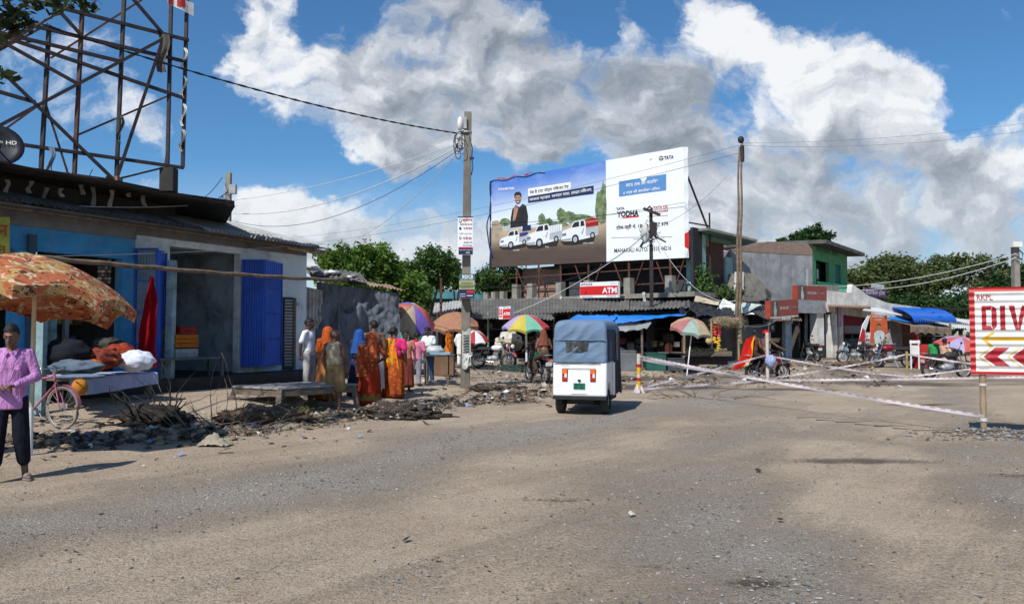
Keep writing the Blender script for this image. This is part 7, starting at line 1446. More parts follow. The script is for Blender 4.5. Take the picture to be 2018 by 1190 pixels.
for k, (px, y0, y1, ms) in enumerate(((1409, 636, 662, (m_pred, M('orange_packet', (.6, .15, .03)))), (1417, 636, 664, (m_pred, M('pink_packet', (.5, .1, .15)))), (1416, 664, 694, (m_yellow, M('gold_packet', (.6, .42, .05)))), (1409, 664, 676, (m_yellow, m_yellow)), (1459, 632, 678, (M('dull_packet', (.30, .27, .18)), M('olive_packet', (.16, .15, .08)))))):
    t = thing('packet_strip', ['strip of red packets hanging left at the thatch stall', 'strip of red and pink packets hanging at the thatch stall', 'strip of yellow packets hanging lowest at the thatch stall', 'short yellow strip beside the red packets', 'strip of dull packets hanging behind the bamboo masts'][k], 'packets', at(px, y1, 31)); n_ = max(3, int((y1 - y0) / 4.5))
    for i in range(n_): b = MB(ms[i % 2]); c = at(px + random.uniform(-1.5, 1.5), y0 + (y1 - y0) * (i + .5) / n_, 30.95); b.ell(c, (.085, .03, .05), Matrix.Rotation(random.uniform(-.5, .5), 3, 'Y'), 8, 6); b.build('packet', t)
b = MB(M('pale_orange_bag', (.5, .38, .2))); b.ell(at(1397, 672, 31), (.14, .1, .13), None, 12, 8); b.build('hanging_bag', label='small pale bag hanging by the parasol rim', cat='bag')
# vending tricycle with fruit and its parasol
ct = thing('vending_cart', 'vending tricycle cart loaded with fruit under the faded parasol', 'cart', gp(1385, 28.6)); gC = gp(1385, 28.6)
b = MB(m_wood); b.box((gC.x + .1, gC.y, gC.z + .72), (1.7, .9, .08)); b.box((gC.x + .1, gC.y - .44, gC.z + .80), (1.7, .03, .12)); b.build('tray', ct)
for dx in (-.62, .55): bike_wheel(ct, (gC.x + dx, gC.y - .5, gC.z + .33), .32, (0, 1, 0), m_black, m_steel, .02, 14)
b = MB(m_rust_dk); b.rod((gC.x - .62, gC.y - .5, gC.z + .33), (gC.x - .62, gC.y + .5, gC.z + .33), .02); b.rod((gC.x - .5, gC.y, gC.z + .7), (gC.x - 1.3, gC.y, gC.z + .8), .025); b.beam((gC.x - .7, gC.y, gC.z + .5), (gC.x + .9, gC.y, gC.z + .5), .05, .3); b.build('chassis', ct)
for i in range(46):
    b = MB([M('green_banana', (.10, .15, .03)), M('yellow_fruit', (.30, .26, .06)), M('dusky_fruit', (.16, .14, .07))][i % 3]); c = (gC.x - .6 + 1.4 * ((i * 37) % 46) / 46, gC.y - .3 + .6 * ((i * 17) % 46) / 46, gC.z + .80 + .05 * (i % 3)); b.ell(c, (.085, .07, .065), None, 8, 6); b.build('fruit', label='dusky green fruit heaped on the vending tricycle tray', cat='fruit', group='fruit on the vending tricycle')
gq = gp(1352, 27.6); m_fp = [cloth('faded_peach_panel', (.52, .33, .20), 3, .1, .3), cloth('faded_cream_panel', (.52, .44, .30), 3, .1, .3), cloth('faded_mint_panel', (.36, .48, .42), 3, .1, .3), cloth('faded_rose_panel', (.48, .20, .19), 3, .1, .3)]
parasol('parasol', 'faded peach and mint parasol on a white pole over the vending cart', gq, at(1366, 628, 28), .80, .42, m_fp, 8, V((.18, -.28, 1)), pole=m_white, drop=.14, rot=.4, wob=.08)
# ------------------------------------------------------------------ parasols at the centre left
m_pp = camo('peach_print_parasol', [(.50, .22, .12), (.46, .24, .10), (.55, .36, .20), (.40, .15, .08), (.10, .05, .03), (.52, .30, .18)], 7, (0, .40, .47, .54, .6, .63), .2, 2)
m_fl = camo('floral_print_parasol', [(.42, .16, .10), (.50, .26, .16), (.36, .12, .08), (.52, .34, .2), (.22, .08, .05), (.45, .18, .12)], 12, (0, .38, .45, .52, .6, .66), .2, 2)
m_cor = cloth('coral_panel', (.56, .13, .11), 3, .12, .25); m_vio = cloth('violet_panel', (.20, .14, .50), 3, .12, .25); m_crm = cloth('sand_panel', (.50, .40, .28), 3, .12, .25); m_yel = cloth('lemon_panel', (.60, .50, .10), 3, .1, .25); m_min = cloth('mint_panel', (.22, .52, .38), 3, .1, .25); m_lil = cloth('lilac_panel', (.42, .36, .55), 3, .1, .25)
g = gp(822, 25.0); parasol('parasol', 'tilted parasol with coral, violet and printed panels beside the shack', g, at(815, 602, 25.0), .95, .62, [m_cor, m_vio, m_crm, m_pp], 8, V((.36, -.50, 1)), pole=m_bamboo_dk, drop=.12, rot=.2, wob=.06)
g = gp(893, 28.4); parasol('parasol', 'peach floral print parasol left of the concrete pole', g, at(893, 616, 28.4), .98, .50, [m_fl], 8, V((-.05, -.22, 1)), pole=m_bamboo, drop=.14, rot=.1, wob=.05)
g = gp(936, 31); parasol('parasol', 'small red and white striped parasol behind the concrete pole', g, at(936, 652, 31), .62, .36, [cloth('red_panel', (.50, .06, .06), 3, .1, .25), m_white], 8, V((.1, -.3, 1)), pole=m_bamboo, drop=.08, rot=.2)
g = gp(1038, 31); parasol('parasol', 'rainbow parasol with red, green, yellow and lilac panels on a white pole', g, at(1036, 620, 31), .98, .52, [cloth('rainbow_red', (.58, .08, .09), 3, .1, .25), m_min, m_yel, m_lil], 8, V((.0, -.18, 1)), pole=m_white, drop=.12, rot=-1.57, wob=.03, pr=.045)
g = gp(1905, 30); parasol('parasol', 'coral and lilac parasol partly hidden by the diversion sign', g, at(1896, 664, 30), .95, .42, [m_cor, m_lil], 8, V((.12, -.25, 1)), pole=m_bamboo_dk, drop=.08, rot=.0, wob=.05)
# counter boxes, crates, cloth covers
t = thing('vendor_tray', 'pale blue vendor tray on legs piled with small goods', 'tray', gp(862, 20.9)); g = gp(862, 20.9); b = MB(M('pale_blue_tray', (.22, .38, .48))); b.box((g.x, g.y, g.z + .86), (.75, .5, .06)); b.build('tray_board', t); b = MB(M('crumpled_plastic', (.45, .46, .46), .4, .2, 6, .6, 14)); b.ell((g.x - .08, g.y, g.z + .93), (.26, .2, .14), None, 20, 10, lambda p: 1 + .35 * mnoise.noise(p * 3)); b.build('wrapped_goods', t); b = MB(m_wood)
for sx in (-.3, .3):
    for sy in (-.2, .2): b = MB(m_wood); b.rod((g.x + sx, g.y + sy, g.z - .02), (g.x + sx, g.y + sy, g.z + .83), .02); b.build('leg', t)
g = gp(838, 23.5); b = MB(M('brown_carton', (.18, .10, .06))); b.box((g.x + .5, g.y, g.z + .3), (.8, .6, .6)); b.box((g.x + .5, g.y, g.z + .61), (.84, .64, .02)); b.build('carton', label='large brown carton behind the pale blue tray', cat='carton')
ct2 = thing('wooden_counter', 'unpainted wooden vending counter below the rainbow parasol', 'counter', gp(1020, 31.6)); g = gp(1018, 31.6)
b = MB(M('raw_wood', (.36, .25, .15), .8)); b.box((g.x, g.y, g.z + 1.0), (1.3, .7, .06)); b.build('top', ct2); b = MB(M('raw_wood', (.36, .25, .15), .8)); b.box((g.x - .35, g.y - .3, g.z + .5), (.45, .04, .94)); b.build('panel', ct2)
for sx in (-.58, .58): b = MB(m_wood); b.box((g.x + sx, g.y, g.z + .48), (.06, .6, .96)); b.build('leg', ct2)
for i in range(4):
    g = gp(992 + i * 15, 29.5); b = MB(M('dark_green_crate', (.035, .07, .06), .6)); w_, d_, h_ = .42, .32, .24
    for z in (.03, .12, .21): b.box((g.x, g.y - d_ / 2, g.z + z), (w_, .02, .04)); b.box((g.x, g.y + d_ / 2, g.z + z), (w_, .02, .04)); b.box((g.x - w_ / 2, g.y, g.z + z), (.02, d_ - .03, .04)); b.box((g.x + w_ / 2, g.y, g.z + z), (.02, d_ - .03, .04))
    for sx in (-1, 1):
        for sy in (-1, 1): b.box((g.x + sx * w_ / 2, g.y + sy * d_ / 2, g.z + .12), (.035, .035, .25))
    b.box((g.x, g.y, g.z + .012), (w_ - .03, d_ - .03, .02)); b.build('plastic_crate', label=['first', 'second', 'third', 'fourth'][i] + ' from the left of the dark green crates lying before the rainbow parasol', cat='crate', group='plastic crates on the ground')
bundle(gp(1003, 32.2) + V((0, 0, 1.0)), (.55, .4, .42), cloth('cream_dust_sheet', (.50, .47, .40), 4), 'cream dust sheet thrown over goods behind the parked motorcycles', 40, .3)
bundle(gp(925, 32.0) + V((0, 0, 1.25)), (.5, .4, .28), cloth('dark_slate_cover', (.10, .13, .15), 4), 'dark slate cloth cover seen right of the concrete pole', 44, .25)
bundle(gp(1330, 27.6) + V((0, 0, .12)), (.5, .3, .14), M('pale_stone_block', (.36, .31, .24), .9), 'pale heap of stones beside the cart', 50, .3, 'stone_heap', 'stones') if False else None
# ------------------------------------------------------------------ right: posters, stand, seated people
PF = Fr(at(1716, 655, 38.5)[:2], at(1752, 655, 39.5)[:2]); t = thing('standing_poster', 'tall orange shop poster showing a man in a white t-shirt', 'poster', PF.at(1733, 700))
b = MB(m_orange_poster); b.prism([PF.at(1716, 700), PF.at(1752, 700), PF.at(1748, 622), PF.at(1717, 619)], PF.n * -.05); b.build('board', t)
def pq(px, py, o=.006): return PF.at(px, py, o)
b = MB(m_vinyl); glyphs(b, 'COOL OFFER', lambda x, y: pq(1719 + 24 * x, 625 - 5 * y + x), 0, 0, 1, .9, .03); glyphs(b, 'FOR MEN', lambda x, y: pq(1724 + 14 * x, 631 - 3 * y), 0, 0, 1, .8, .02); b.build('lettering', t)
b = MB(M('white_tee_print', (.62, .70, .68))); b.poly([pq(*p, .012) for p in ((1724, 690), (1740, 690), (1740, 668), (1744, 668), (1743, 656), (1737, 651), (1729, 651), (1723, 656), (1722, 668), (1724, 668))]); b.use(m_pskin); b.poly([pq(1732 + 3.4 * math.cos(a), 645 + 6 * math.sin(a), .014) for a in [-i * .5 for i in range(13)]]); b.poly([pq(*p, .012) for p in ((1741, 668), (1745, 668), (1744, 678), (1740, 680))]); b.use(m_ink); b.poly([pq(*p, .016) for p in ((1728.5, 644), (1730, 640.5), (1734, 640.5), (1735.6, 644), (1735.4, 639), (1732, 637.5), (1729, 639))]); b.poly([pq(*p, .015) for p in ((1724, 700), (1740, 700), (1740, 690), (1724, 690))]); b.build('printed_man', t)
b = MB(m_vinyl); b.prism([pq(1690, 688, .1), pq(1706, 692, .1), pq(1706, 652, .1), pq(1715, 622, .1), pq(1711, 622, .1), pq(1700, 640, .1)], PF.n * -.03); b.use(m_pred); b.poly([pq(*p, .106) for p in ((1692, 672), (1699, 678), (1705, 674), (1705, 651), (1700, 646))]); b.build('pennant_banner', label='slanted white banner with a red shield left of the orange poster', cat='banner')
b = MB(M('pale_pink_board', (.56, .40, .44))); b.prism([pq(1707, 692, .05), pq(1715, 692, .05), pq(1715, 655, .05), pq(1707, 655, .05)], PF.n * -.03); b.use(m_vinyl); b.poly([pq(*p, .056) for p in ((1707, 668), (1715, 668), (1715, 655), (1707, 655))]); b.build('small_board', label='narrow white and pink board beside the orange poster', cat='board')
b = MB(M('pale_grey_sheet', (.45, .43, .40))); b.prism([pq(1748, 690, .1), pq(1762, 690, .1), pq(1754, 656, .1), pq(1746, 660, .1)], PF.n * -.03); b.build('leaning_sheet', label='pale sheet leaning right of the orange poster', cat='sheet')
b = MB(M('pale_ice_board', (.46, .58, .64))); PF2 = Fr(at(1660, 655, 37)[:2], at(1674, 655, 37.4)[:2]); b.prism([PF2.at(1663, 706), PF2.at(1673, 706), PF2.at(1672, 677), PF2.at(1661, 677)], PF2.n * -.04); b.build('ice_board', label='small pale blue advertising board by the black motorcycle', cat='board')
g = gp(1806, 31.0); ks = thing('red_stand', 'red and white metal vending stand with an orange leaning post', 'stand', g)
b = MB(M('red_panel_paint', (.42, .03, .025))); b.box((g.x + .28, g.y + .2, g.z + .5), (.5, .5, .95)); b.build('cabinet', ks)
for dx in (-.32, .0): b = MB(m_white); b.rod((g.x + dx, g.y - .1, g.z - .02), (g.x + dx, g.y - .1, g.z + 1.15), .03); b.build('leg', ks)
b = MB(m_white); b.box((g.x - .16, g.y - .11, g.z + 1.08), (.42, .03, .12)); b.box((g.x - .16, g.y - .105, g.z + .75), (.36, .02, .38)); b.build('sign_panel', ks); b = MB(m_yellow); b.rod((g.x + .42, g.y - .4, g.z - .02), (g.x + .52, g.y - .2, g.z + 1.0), .03); b.build('leaning_post', ks); b = MB(m_orange); b.ell((g.x + .62, g.y, g.z + .72), (.13, .1, .18), None, 10, 8); b.build('orange_bag', ks)
sit = dict(pel=(0, .02, .50), belly=(0, 0, .64), chest=(0, -.02, .84), neck=(0, -.01, 1.0), head=(0, -.05, 1.16), shL=(.175, -.01, .96), shR=(-.175, -.01, .96), elL=(.24, -.1, .72), elR=(-.24, -.1, .72), wrL=(.15, -.32, .62), wrR=(-.15, -.32, .62), hipL=(.09, 0, .48), hipR=(-.09, 0, .48), knL=(.13, -.42, .50), knR=(-.13, -.42, .50), anL=(.13, -.40, .08), anR=(-.13, -.40, .08))
def seated(px, Y, face, label, shirt, lower, group=None):
    g = gp(px, Y); r_ = thing('person', label, 'person', g, R(face), group); P_, hp = human(r_, 1.0, sit, SKD, 1.0, 10, 5, voxel=.018, face=False); upper(r_, P_, 1.0, shirt, 'shirt', 'short', .42, 1.0, 1.05, voxel=.018); trousers(r_, P_, 1.0, lower, 1.0, 1.0); 
    b = MB(m_wood); q = Matrix.Rotation(R(face), 3, 'Z'); b.box(g + V((0, 0, .38)), (.36, .34, .05), q)
    for sx in (-1, 1):
        for sy in (-1, 1): b.rod(g + q @ V((sx * .14, sy * .13, -.02)), g + q @ V((sx * .13, sy * .12, .36)), .018)
    b.build('stool', label='low wooden stool under the ' + label.split(' sitting')[0], cat='stool')
seated(1838, 30.5, 120, 'man in a bright green shirt sitting with his back turned by the red stand', cloth('bright_green_shirt', (.03, .27, .08)), cloth('beige_trousers', (.30, .24, .16)))
seated(1858, 29.5, 100, 'man in a peach shirt sitting right of the green shirted man', cloth('peach_shirt', (.56, .34, .24)), cloth('dark_trousers', (.03, .03, .04)))
# ------------------------------------------------------------------ three wheeler
def rr_ring(w_, y0, y1, z, r, n=7, jit=None):
    pts = []; cx = [(w_ / 2 - r, y1 - r, 0), (-w_ / 2 + r, y1 - r, PI / 2), (-w_ / 2 + r, y0 + r, PI), (w_ / 2 - r, y0 + r, 1.5 * PI)]
    for (x, y, a0) in cx:
        for i in range(n + 1): a = a0 + PI / 2 * i / n; pts.append(V((x + r * math.cos(a), y + r * math.sin(a), z)))
    return pts
gR = gp(1141, 14.75); rk = thing('auto_rickshaw', 'white three wheeled passenger rickshaw with blue grey canvas hood seen from behind', 'auto rickshaw', gR, -R(15.5))
Wd = 1.06
prof = [(0, .36), (.015, .72), (.05, 1.03), (1.02, 1.03), (1.04, .62), (1.0, .34), (.75, .34)] + [(.43 + .31 * math.cos(a), .34 + .29 * math.sin(a)) for a in [PI * i / 10 for i in range(1, 10)]] + [(.11, .36)]
b = MB(m_body); b.prism([V((-Wd / 2, y, z)) for y, z in prof], (Wd, 0, 0))
me = evald(b, [('BEVEL', dict(width=.045, segments=4, limit_method='ANGLE', angle_limit=R(50)))], 'body')
me.polygons.foreach_set('use_smooth', [False] * len(me.polygons)); link_mesh(me, 'body', rk, local=True)
b = MB(m_canvas); rings = []
for z, w_, y0, y1, r in ((1.015, 1.055, .035, 1.9, .07), (1.10, 1.06, .035, 1.9, .07), (1.2, 1.06, .04, 1.9, .07), (1.3, 1.06, .045, 1.9, .07), (1.4, 1.06, .05, 1.92, .07), (1.45, 1.055, .05, 1.92, .08), (1.55, 1.05, .05, 1.93, .08), (1.65, 1.04, .055, 1.94, .08), (1.73, 1.02, .07, 1.95, .09), (1.79, .98, .10, 1.94, .11), (1.83, .90, .16, 1.90, .13), (1.85, .74, .28, 1.80, .15)):
    rings.append([(w_, y0, y1, z, r)])
def rearsub(w_, y0, y1, z, r):
    pts = rr_ring(w_, y0, y1, z, r, 4); out = []
    for i, p in enumerate(pts):
        q = pts[(i + 1) % len(pts)]; m = 24 if abs(p.y - y0) < .004 and abs(q.y - y0) < .004 else 1
        for k in range(m):
            s_ = p.lerp(q, k / m)
            if m > 1:
                t = s_.x * .85 - z; 
                s_.y -= .024 * math.exp(-((s_.x + .1) / .5) ** 2) * max(0, math.sin(t * 27 + 2 * mnoise.noise(V((s_.x * 3, z * 3, 0))))) * smooth(1.02, 1.2, z) + .02 * mnoise.noise(V((s_.x * 4, z * 4, 3)))
            out.append(s_)
    return out
zz_ = []
for i in range(len(rings) - 1):
    A, B = rings[i][0], rings[i + 1][0]; m = 4 if A[3] < 1.7 else 2
    for k in range(m): f = k / m; zz_.append(tuple(A[j] + (B[j] - A[j]) * f for j in range(5)))
zz_.append(rings[-1][0]); LL = [rearsub(*q) for q in zz_]; n_ = len(LL[0])
b.add([p for L in LL for p in L], [(i * n_ + k, i * n_ + (k + 1) % n_, (i + 1) * n_ + (k + 1) % n_, (i + 1) * n_ + k) for i in range(len(LL) - 1) for k in range(n_)], True); b.add(LL[-1], [tuple(range(n_))], True)
hood = b.build('hood', rk, local=True)
b = MB(m_canvas); b.box((0, .03, 1.452), (1.0, .022, .012)); b.build('hood_seam', hood, local=True)
b = MB(m_mirror); b.prism([V((x, .022, z)) for x, z in ((-.27, 1.22), (.14, 1.225), (.165, 1.24), (.17, 1.41), (.15, 1.43), (-.24, 1.43), (-.27, 1.41))], (0, .03, 0)); b.build('rear_window', rk, local=True)
b = MB(m_ink); b.box((-.05, .018, 1.018), (.92, .014, .012)); b.build('hood_rail', rk, local=True)
for s in (-1, 1):
    t = thing_part('tail_light', rk); x = s * .275 - .01
    b = MB(m_lampred); b.box((x, .005, .715), (.092, .03, .10)); b.build('red_lens', t, local=True); b = MB(m_lampor); b.box((x, .008, .845), (.090, .03, .085)); b.build('amber_lens', t, local=True); b = MB(m_lampwh); b.box((x + .018, -.004, .765), (.045, .02, .075)); b.build('clear_lens', t, local=True); b = MB(m_maroon); b.box((x, .016, .775), (.108, .03, .245)); b.build('housing', t, local=True)
b = MB(m_plate); b.box((-.0, .0, .565), (.225, .016, .115)); b.build('number_plate', rk, local=True)
b = MB(m_ink); f_ = lambda x, y: V((x, -.012, y)); glyphs(b, 'BR05', f_, -.085, .575, .17, .035, .02); glyphs(b, 'ER1081', f_, -.095, .525, .19, .036, .02); b.build('plate_lettering', rk, local=True)
b = MB(m_ink); b.poly([V((x - .0, -.008, z)) for x, z in ((-.04, .675), (-.02, .695), (.02, .695), (.04, .675), (.015, .66), (.0, .63), (-.015, .66))]); b.build('emblem', rk, local=True)
b = MB(m_pgrey); glyphs(b, 'ELECTRIC', lambda x, y: V((x, .026, y)), -.36, .955, .17, .018); glyphs(b, 'e-AUTO', lambda x, y: V((x, .026, y)), .17, .957, .13, .018); b.build('small_lettering', rk, local=True)
b = MB(M('panel_gap', (.35, .35, .35))); b.box((0, .010, .915), (.62, .012, .007)); b.box((-.0, -.001, .415), (.30, .012, .007)); b.build('panel_groove', rk, local=True)
b = MB(m_black); b.box((0, .03, .335), (1.04, .12, .055)); b.build('bumper', rk, local=True)
b = MB(M('undercarriage_black', (.03, .03, .03), .8)); b.box((0, .55, .30), (.5, .9, .14)); b.rod((-.45, .43, .23), (.45, .43, .23), .05); b.ell((0, .35, .28), (.26, .22, .10)); b.box((0, 1.4, .26), (.9, 1.1, .10)); b.build('chassis', rk, local=True)
def auto_wheel(c, par, r=.225, w_=.14):
    t = thing_part('wheel', par); b = MB(M('dusty_rubber', (.045, .042, .038), .9)); b.lathe([(r * .62, -w_ / 2), (r * .9, -w_ / 2), (r, -w_ * .36), (r, w_ * .36), (r * .9, w_ / 2), (r * .62, w_ / 2)], c, 26, (1, 0, 0)); b.build('tyre', t, local=True)
    b = MB(m_steel); b.lathe([(0.001, -w_ * .3), (r * .64, -w_ * .34), (r * .64, w_ * .34), (.001, w_ * .3)], c, 18, (1, 0, 0)); b.build('rim', t, local=True)
auto_wheel((-.445, .43, .245), rk, .245, .15); auto_wheel((.445, .43, .245), rk, .245, .15); auto_wheel((0, 2.35, .225), rk, .22, .11)
for s in (-1, 1):
    b = MB(m_black); b.sheet(lambda u, v: V((s * (.515 + .02 * math.sin(u * 16 + v * 2) + .03 * (1 - v) * u), 1.02 + .92 * u, .33 + 1.28 * v)), 24, 10); b.build('side_curtain', rk, local=True)
    b = MB(M('dark_blue_curtain', (.03, .045, .075), .8)); b.sheet(lambda u, v: V((s * (.538 + .01 * math.sin(u * 9)), .16 + .88 * u, 1.04 + .62 * v)), 12, 6); b.build('side_flap', rk, local=True)
    b = MB(m_mirror); b.sheet(lambda u, v: V((s * .56, 1.15 + .3 * u, 1.15 + .38 * v)), 2, 2); b.build('side_window', rk, local=True)
    b = MB(m_rust_dk); b.rod((s * .55, 1.06, .3), (s * .54, 1.06, 1.66), .02); b.rod((s * .55, 1.95, .3), (s * .5, 1.95, 1.7), .02); b.build('door_post', rk, local=True)
    b = MB(m_body); b.sheet(lambda u, v: V((s * (.535 + .025 * math.sin(v * PI)), .80 + .26 * v + .02, .34 + .66 * u - .0)), 6, 6); b.build('rear_fender', rk, local=True)
b = MB(m_body); b.loft([(.34, .40, .32, 0, 2.2), (.6, .46, .36, 0, 2.2), (.95, .46, .30, 0, 2.15), (1.05, .42, .26, 0, 2.1)], 24); b.build('nose', rk, local=True)
b = MB(m_glass); b.prism([V((-.42, 2.2, 1.05)), V((.42, 2.2, 1.05)), V((.38, 1.96, 1.68)), V((-.38, 1.96, 1.68))], (0, .02, 0)); b.build('windscreen', rk, local=True)
b = MB(m_lampwh); b.ell((0, 2.56, .8), (.09, .05, .09)); b.build('headlight', rk, local=True)
b = MB(m_dark); b.box((0, .85, .72), (.95, .12, .5)); b.box((0, 1.0, .5), (.95, .4, .12)); b.build('seat', rk, local=True)
# ------------------------------------------------------------------ motorcycles
def motorcycle(loc, rz, label, paint, group='motorcycles around the square', seatm=m_black, lean=0.0, full=True):
    t = thing('motorcycle', label, 'motorcycle', loc, rz, group, rx=lean); r = .30; rw, fw = V((-.62, 0, r)), V((.63, 0, r)); ys = (0, 1, 0)
    for c in (rw, fw):
        w_ = thing_part('wheel', t); b = MB(m_black); b.lathe([(r * .76, -.045), (r * .93, -.05), (r, -.02), (r, .02), (r * .93, .05), (r * .76, .045)], c, 26, ys); b.build('tyre', w_, local=True)
        b = MB(m_steel); b.lathe([(r * .70, -.03), (r * .78, -.035), (r * .78, .035), (r * .70, .03)], c, 22, ys); b.rod(c + V((0, -.06, 0)), c + V((0, .06, 0)), .05)
        for i in range(12): a = 2 * PI * i / 12; b.rod(c, c + V((r * .72 * math.cos(a), .02 * (-1) ** i, r * .72 * math.sin(a))), .006, n=4, caps=False)
        b.build('rim', w_, local=True)
        b = MB(paint if c is fw else m_black); b.sheet(lambda u, v: c + V(((r + .045) * math.cos(.5 + u * 2.2), (v - .5) * .13, (r + .045) * math.sin(.5 + u * 2.2))), 14, 2); b.build('fender', t, local=True)
    b = MB(m_rust_dk); b.rod((.42, 0, .82), (.1, 0, .40), .028); b.rod((.40, 0, .86), (-.35, 0, .70), .026); b.rod((-.35, 0, .70), (-.72, 0, .68), .024); b.rod((-.1, 0, .36), (-.35, 0, .68), .024)
    for s in (-.09, .09): b.rod((-.15, s, .36), rw + V((0, s, 0)), .02); b.rod((-.42, s * 1.4, .70), rw + V((-.02, s * 1.4, .03)), .028)
    b.build('frame', t, local=True)
    b = MB(m_steel); b.ell((.05, 0, .40), (.20, .13, .13), None, 12, 8); b.box((.12, 0, .54), (.16, .16, .20)); b.box((.12, 0, .56), (.20, .2, .02)); b.box((.12, 0, .51), (.20, .2, .02)); b.box((.12, 0, .61), (.20, .2, .02)); b.ell((-.12, .0, .38), (.14, .14, .11)); b.build('engine', t, local=True)
    b = MB(m_chrome); b.tube([V((.2, -.1, .5)), V((.24, -.12, .32)), V((.05, -.14, .26)), V((-.3, -.16, .28)), V((-.75, -.17, .36))], [.018, .02, .022, .035, .045], 8); b.build('exhaust', t, local=True)
    b = MB(paint); b.ell((.14, 0, .80), (.29, .135, .125), None, 18, 12, lambda p: 1 - .12 * (p.x < -.4)); b.build('tank', t, local=True)
    b = MB(m_black); b.ell((-.28, 0, .60), (.17, .12, .11), None, 12, 8); b.ell((-.66, 0, .74), (.18, .09, .06), None, 12, 8); b.build('side_cover', t, local=True)
    b = MB(seatm); b.loft([(.74, .40, .13, -.38, 0), (.80, .42, .14, -.38, 0), (.84, .40, .12, -.38, 0), (.855, .3, .08, -.40, 0)], 22); b.build('seat', t, local=True)
    b = MB(m_chrome)
    for s in (-.085, .085): b.rod(fw + V((0, s, 0)), (.40, s, .92), .024)
    b.build('fork', t, local=True)
    b = MB(m_black); b.tube([V((.22, .36, 1.04)), V((.33, .26, 1.06)), V((.38, .08, 1.0)), V((.38, -.08, 1.0)), V((.33, -.26, 1.06)), V((.22, -.36, 1.04))], .014, 6)
    for s in (-1, 1): b.tube([V((.31, s * .27, 1.06)), V((.33, s * .32, 1.2))], .006, 4); b.ell((.34, s * .33, 1.23), (.02, .06, .04), None, 8, 6)
    b.build('handlebar', t, local=True)
    b = MB(m_black); b.ell((.50, 0, .88), (.10, .11, .12), None, 12, 8); b.build('headlight_shell', t, local=True); b = MB(m_lampwh); b.ell((.57, 0, .88), (.045, .085, .09), None, 12, 8); b.build('headlight', t, local=True)
    b = MB(m_lampred); b.box((-.84, 0, .74), (.04, .12, .06)); b.build('tail_light', t, local=True); b = MB(m_vinyl); b.box((-.865, 0, .60), (.012, .20, .11), Matrix.Rotation(R(-12), 3, 'Y')); b.build('number_plate', t, local=True)
    b = MB(m_steel); b.tube([V((-.72, .12, .86)), V((-.88, .1, .88)), V((-.88, -.1, .88)), V((-.72, -.12, .86))], .012); b.build('grab_rail', t, local=True)
    if full: b = MB(m_steel); b.rod((-.05, .12, .32), (-.12, .34, .01), .014); b.build('side_stand', t, local=True)
    return t
RIDE = dict(pel=(0, .06, .93), belly=(0, .03, 1.07), chest=(0, -.02, 1.27), neck=(0, -.03, 1.43), head=(0, -.07, 1.59), shL=(.175, -.03, 1.39), shR=(-.175, -.03, 1.39), elL=(.30, -.24, 1.20), elR=(-.30, -.24, 1.20), wrL=(.33, -.50, 1.09), wrR=(-.33, -.50, 1.09),
            hipL=(.10, .04, .90), hipR=(-.10, .04, .90), knL=(.20, -.36, .76), knR=(-.20, -.36, .76), anL=(.20, -.12, .40), anR=(-.20, -.12, .40))
PILL = dict(RIDE, elL=(.27, -.02, 1.14), elR=(-.27, -.02, 1.14), wrL=(.16, -.22, 1.02), wrR=(-.16, -.22, 1.02))
def rider(bike, off, label, pose, sk, sc_=1.0, hair='short', turn=0, dz=0):
    M_ = mw(bike); p = M_ @ V(off); rz = bike.rotation_euler.z + PI / 2; r_ = thing('person', label, 'person', (p.x, p.y, p.z + dz), rz, 'riders on motorcycles'); P_, hp = human(r_, sc_, pose, sk, .98, turn, 5, voxel=.016, face=False, hair=hair); return r_, P_, hp
g = gp(1059, 24.3); m1 = motorcycle(g, R(112), 'dark motorcycle with two bare backed riders going away left of the rickshaw', M('maroon_black_enamel', (.03, .012, .012), .35), lean=0, full=False)
r_, P_, hp = rider(m1, (-.10, 0, 0), 'bare backed driver in a green wrapped cloth riding away', RIDE, SKD, .97, dz=-.06); b = MB(cloth('bottle_green_cloth', (.02, .11, .055))); b.ell(P_['pel'] + V((0, 0, .03)), (.18, .15, .13)); b.cone(P_['hipL'], .10, P_['knL'].lerp(P_['hipL'], .25), .085); b.cone(P_['hipR'], .10, P_['knR'].lerp(P_['hipR'], .25), .085); remeshed(b, 'wrapped_cloth', r_, .018, 2, b.mats[0])
r_, P_, hp = rider(m1, (-.52, 0, 0), 'bare backed pillion rider with a rust cloth over his head', PILL, SK, .98, dz=-.02); rc = cloth('rust_brown_cloth', (.20, .065, .04)); headcloth(r_, hp, .98, rc, .4, 'head_cloth'); trousers(r_, P_, .98, cloth('brown_trousers', (.07, .045, .035)))
g = gp(1511, 24.6); m2 = motorcycle(g, R(24), 'dark red motorcycle ridden to the right behind the tape by two draped men', M('wine_enamel', (.16, .012, .02), .35), full=False)
r_, P_, hp = rider(m2, (-.10, 0, 0), 'bare shouldered driver with a red cloth wound round his head', RIDE, SK, 1.0, dz=-.05); rdm = cloth('scarlet_cloth', (.46, .015, .012)); 
b = MB(rdm); b.ell(hp(0, .02, .045), (.10, .12, .095), None, 20, 12, lambda p: 1 + .06 * math.sin(p.z * 20 + p.x * 6)); b.build('head_cloth', r_, local=True); trousers(r_, P_, 1.0, cloth('wine_wrapped_cloth', (.20, .02, .025)), .6)
r_, P_, hp = rider(m2, (-.54, 0, 0), 'pillion rider wrapped in a scarlet and yellow cloth trailing behind', PILL, SKD, 1.0, dz=-.02); upper(r_, P_, 1.0, cloth('dark_vest', (.10, .04, .03)), 'vest', 'none', None, voxel=.018); trousers(r_, P_, 1.0, cloth('dark_brown_trousers', (.05, .03, .025)))
b = MB(rdm)
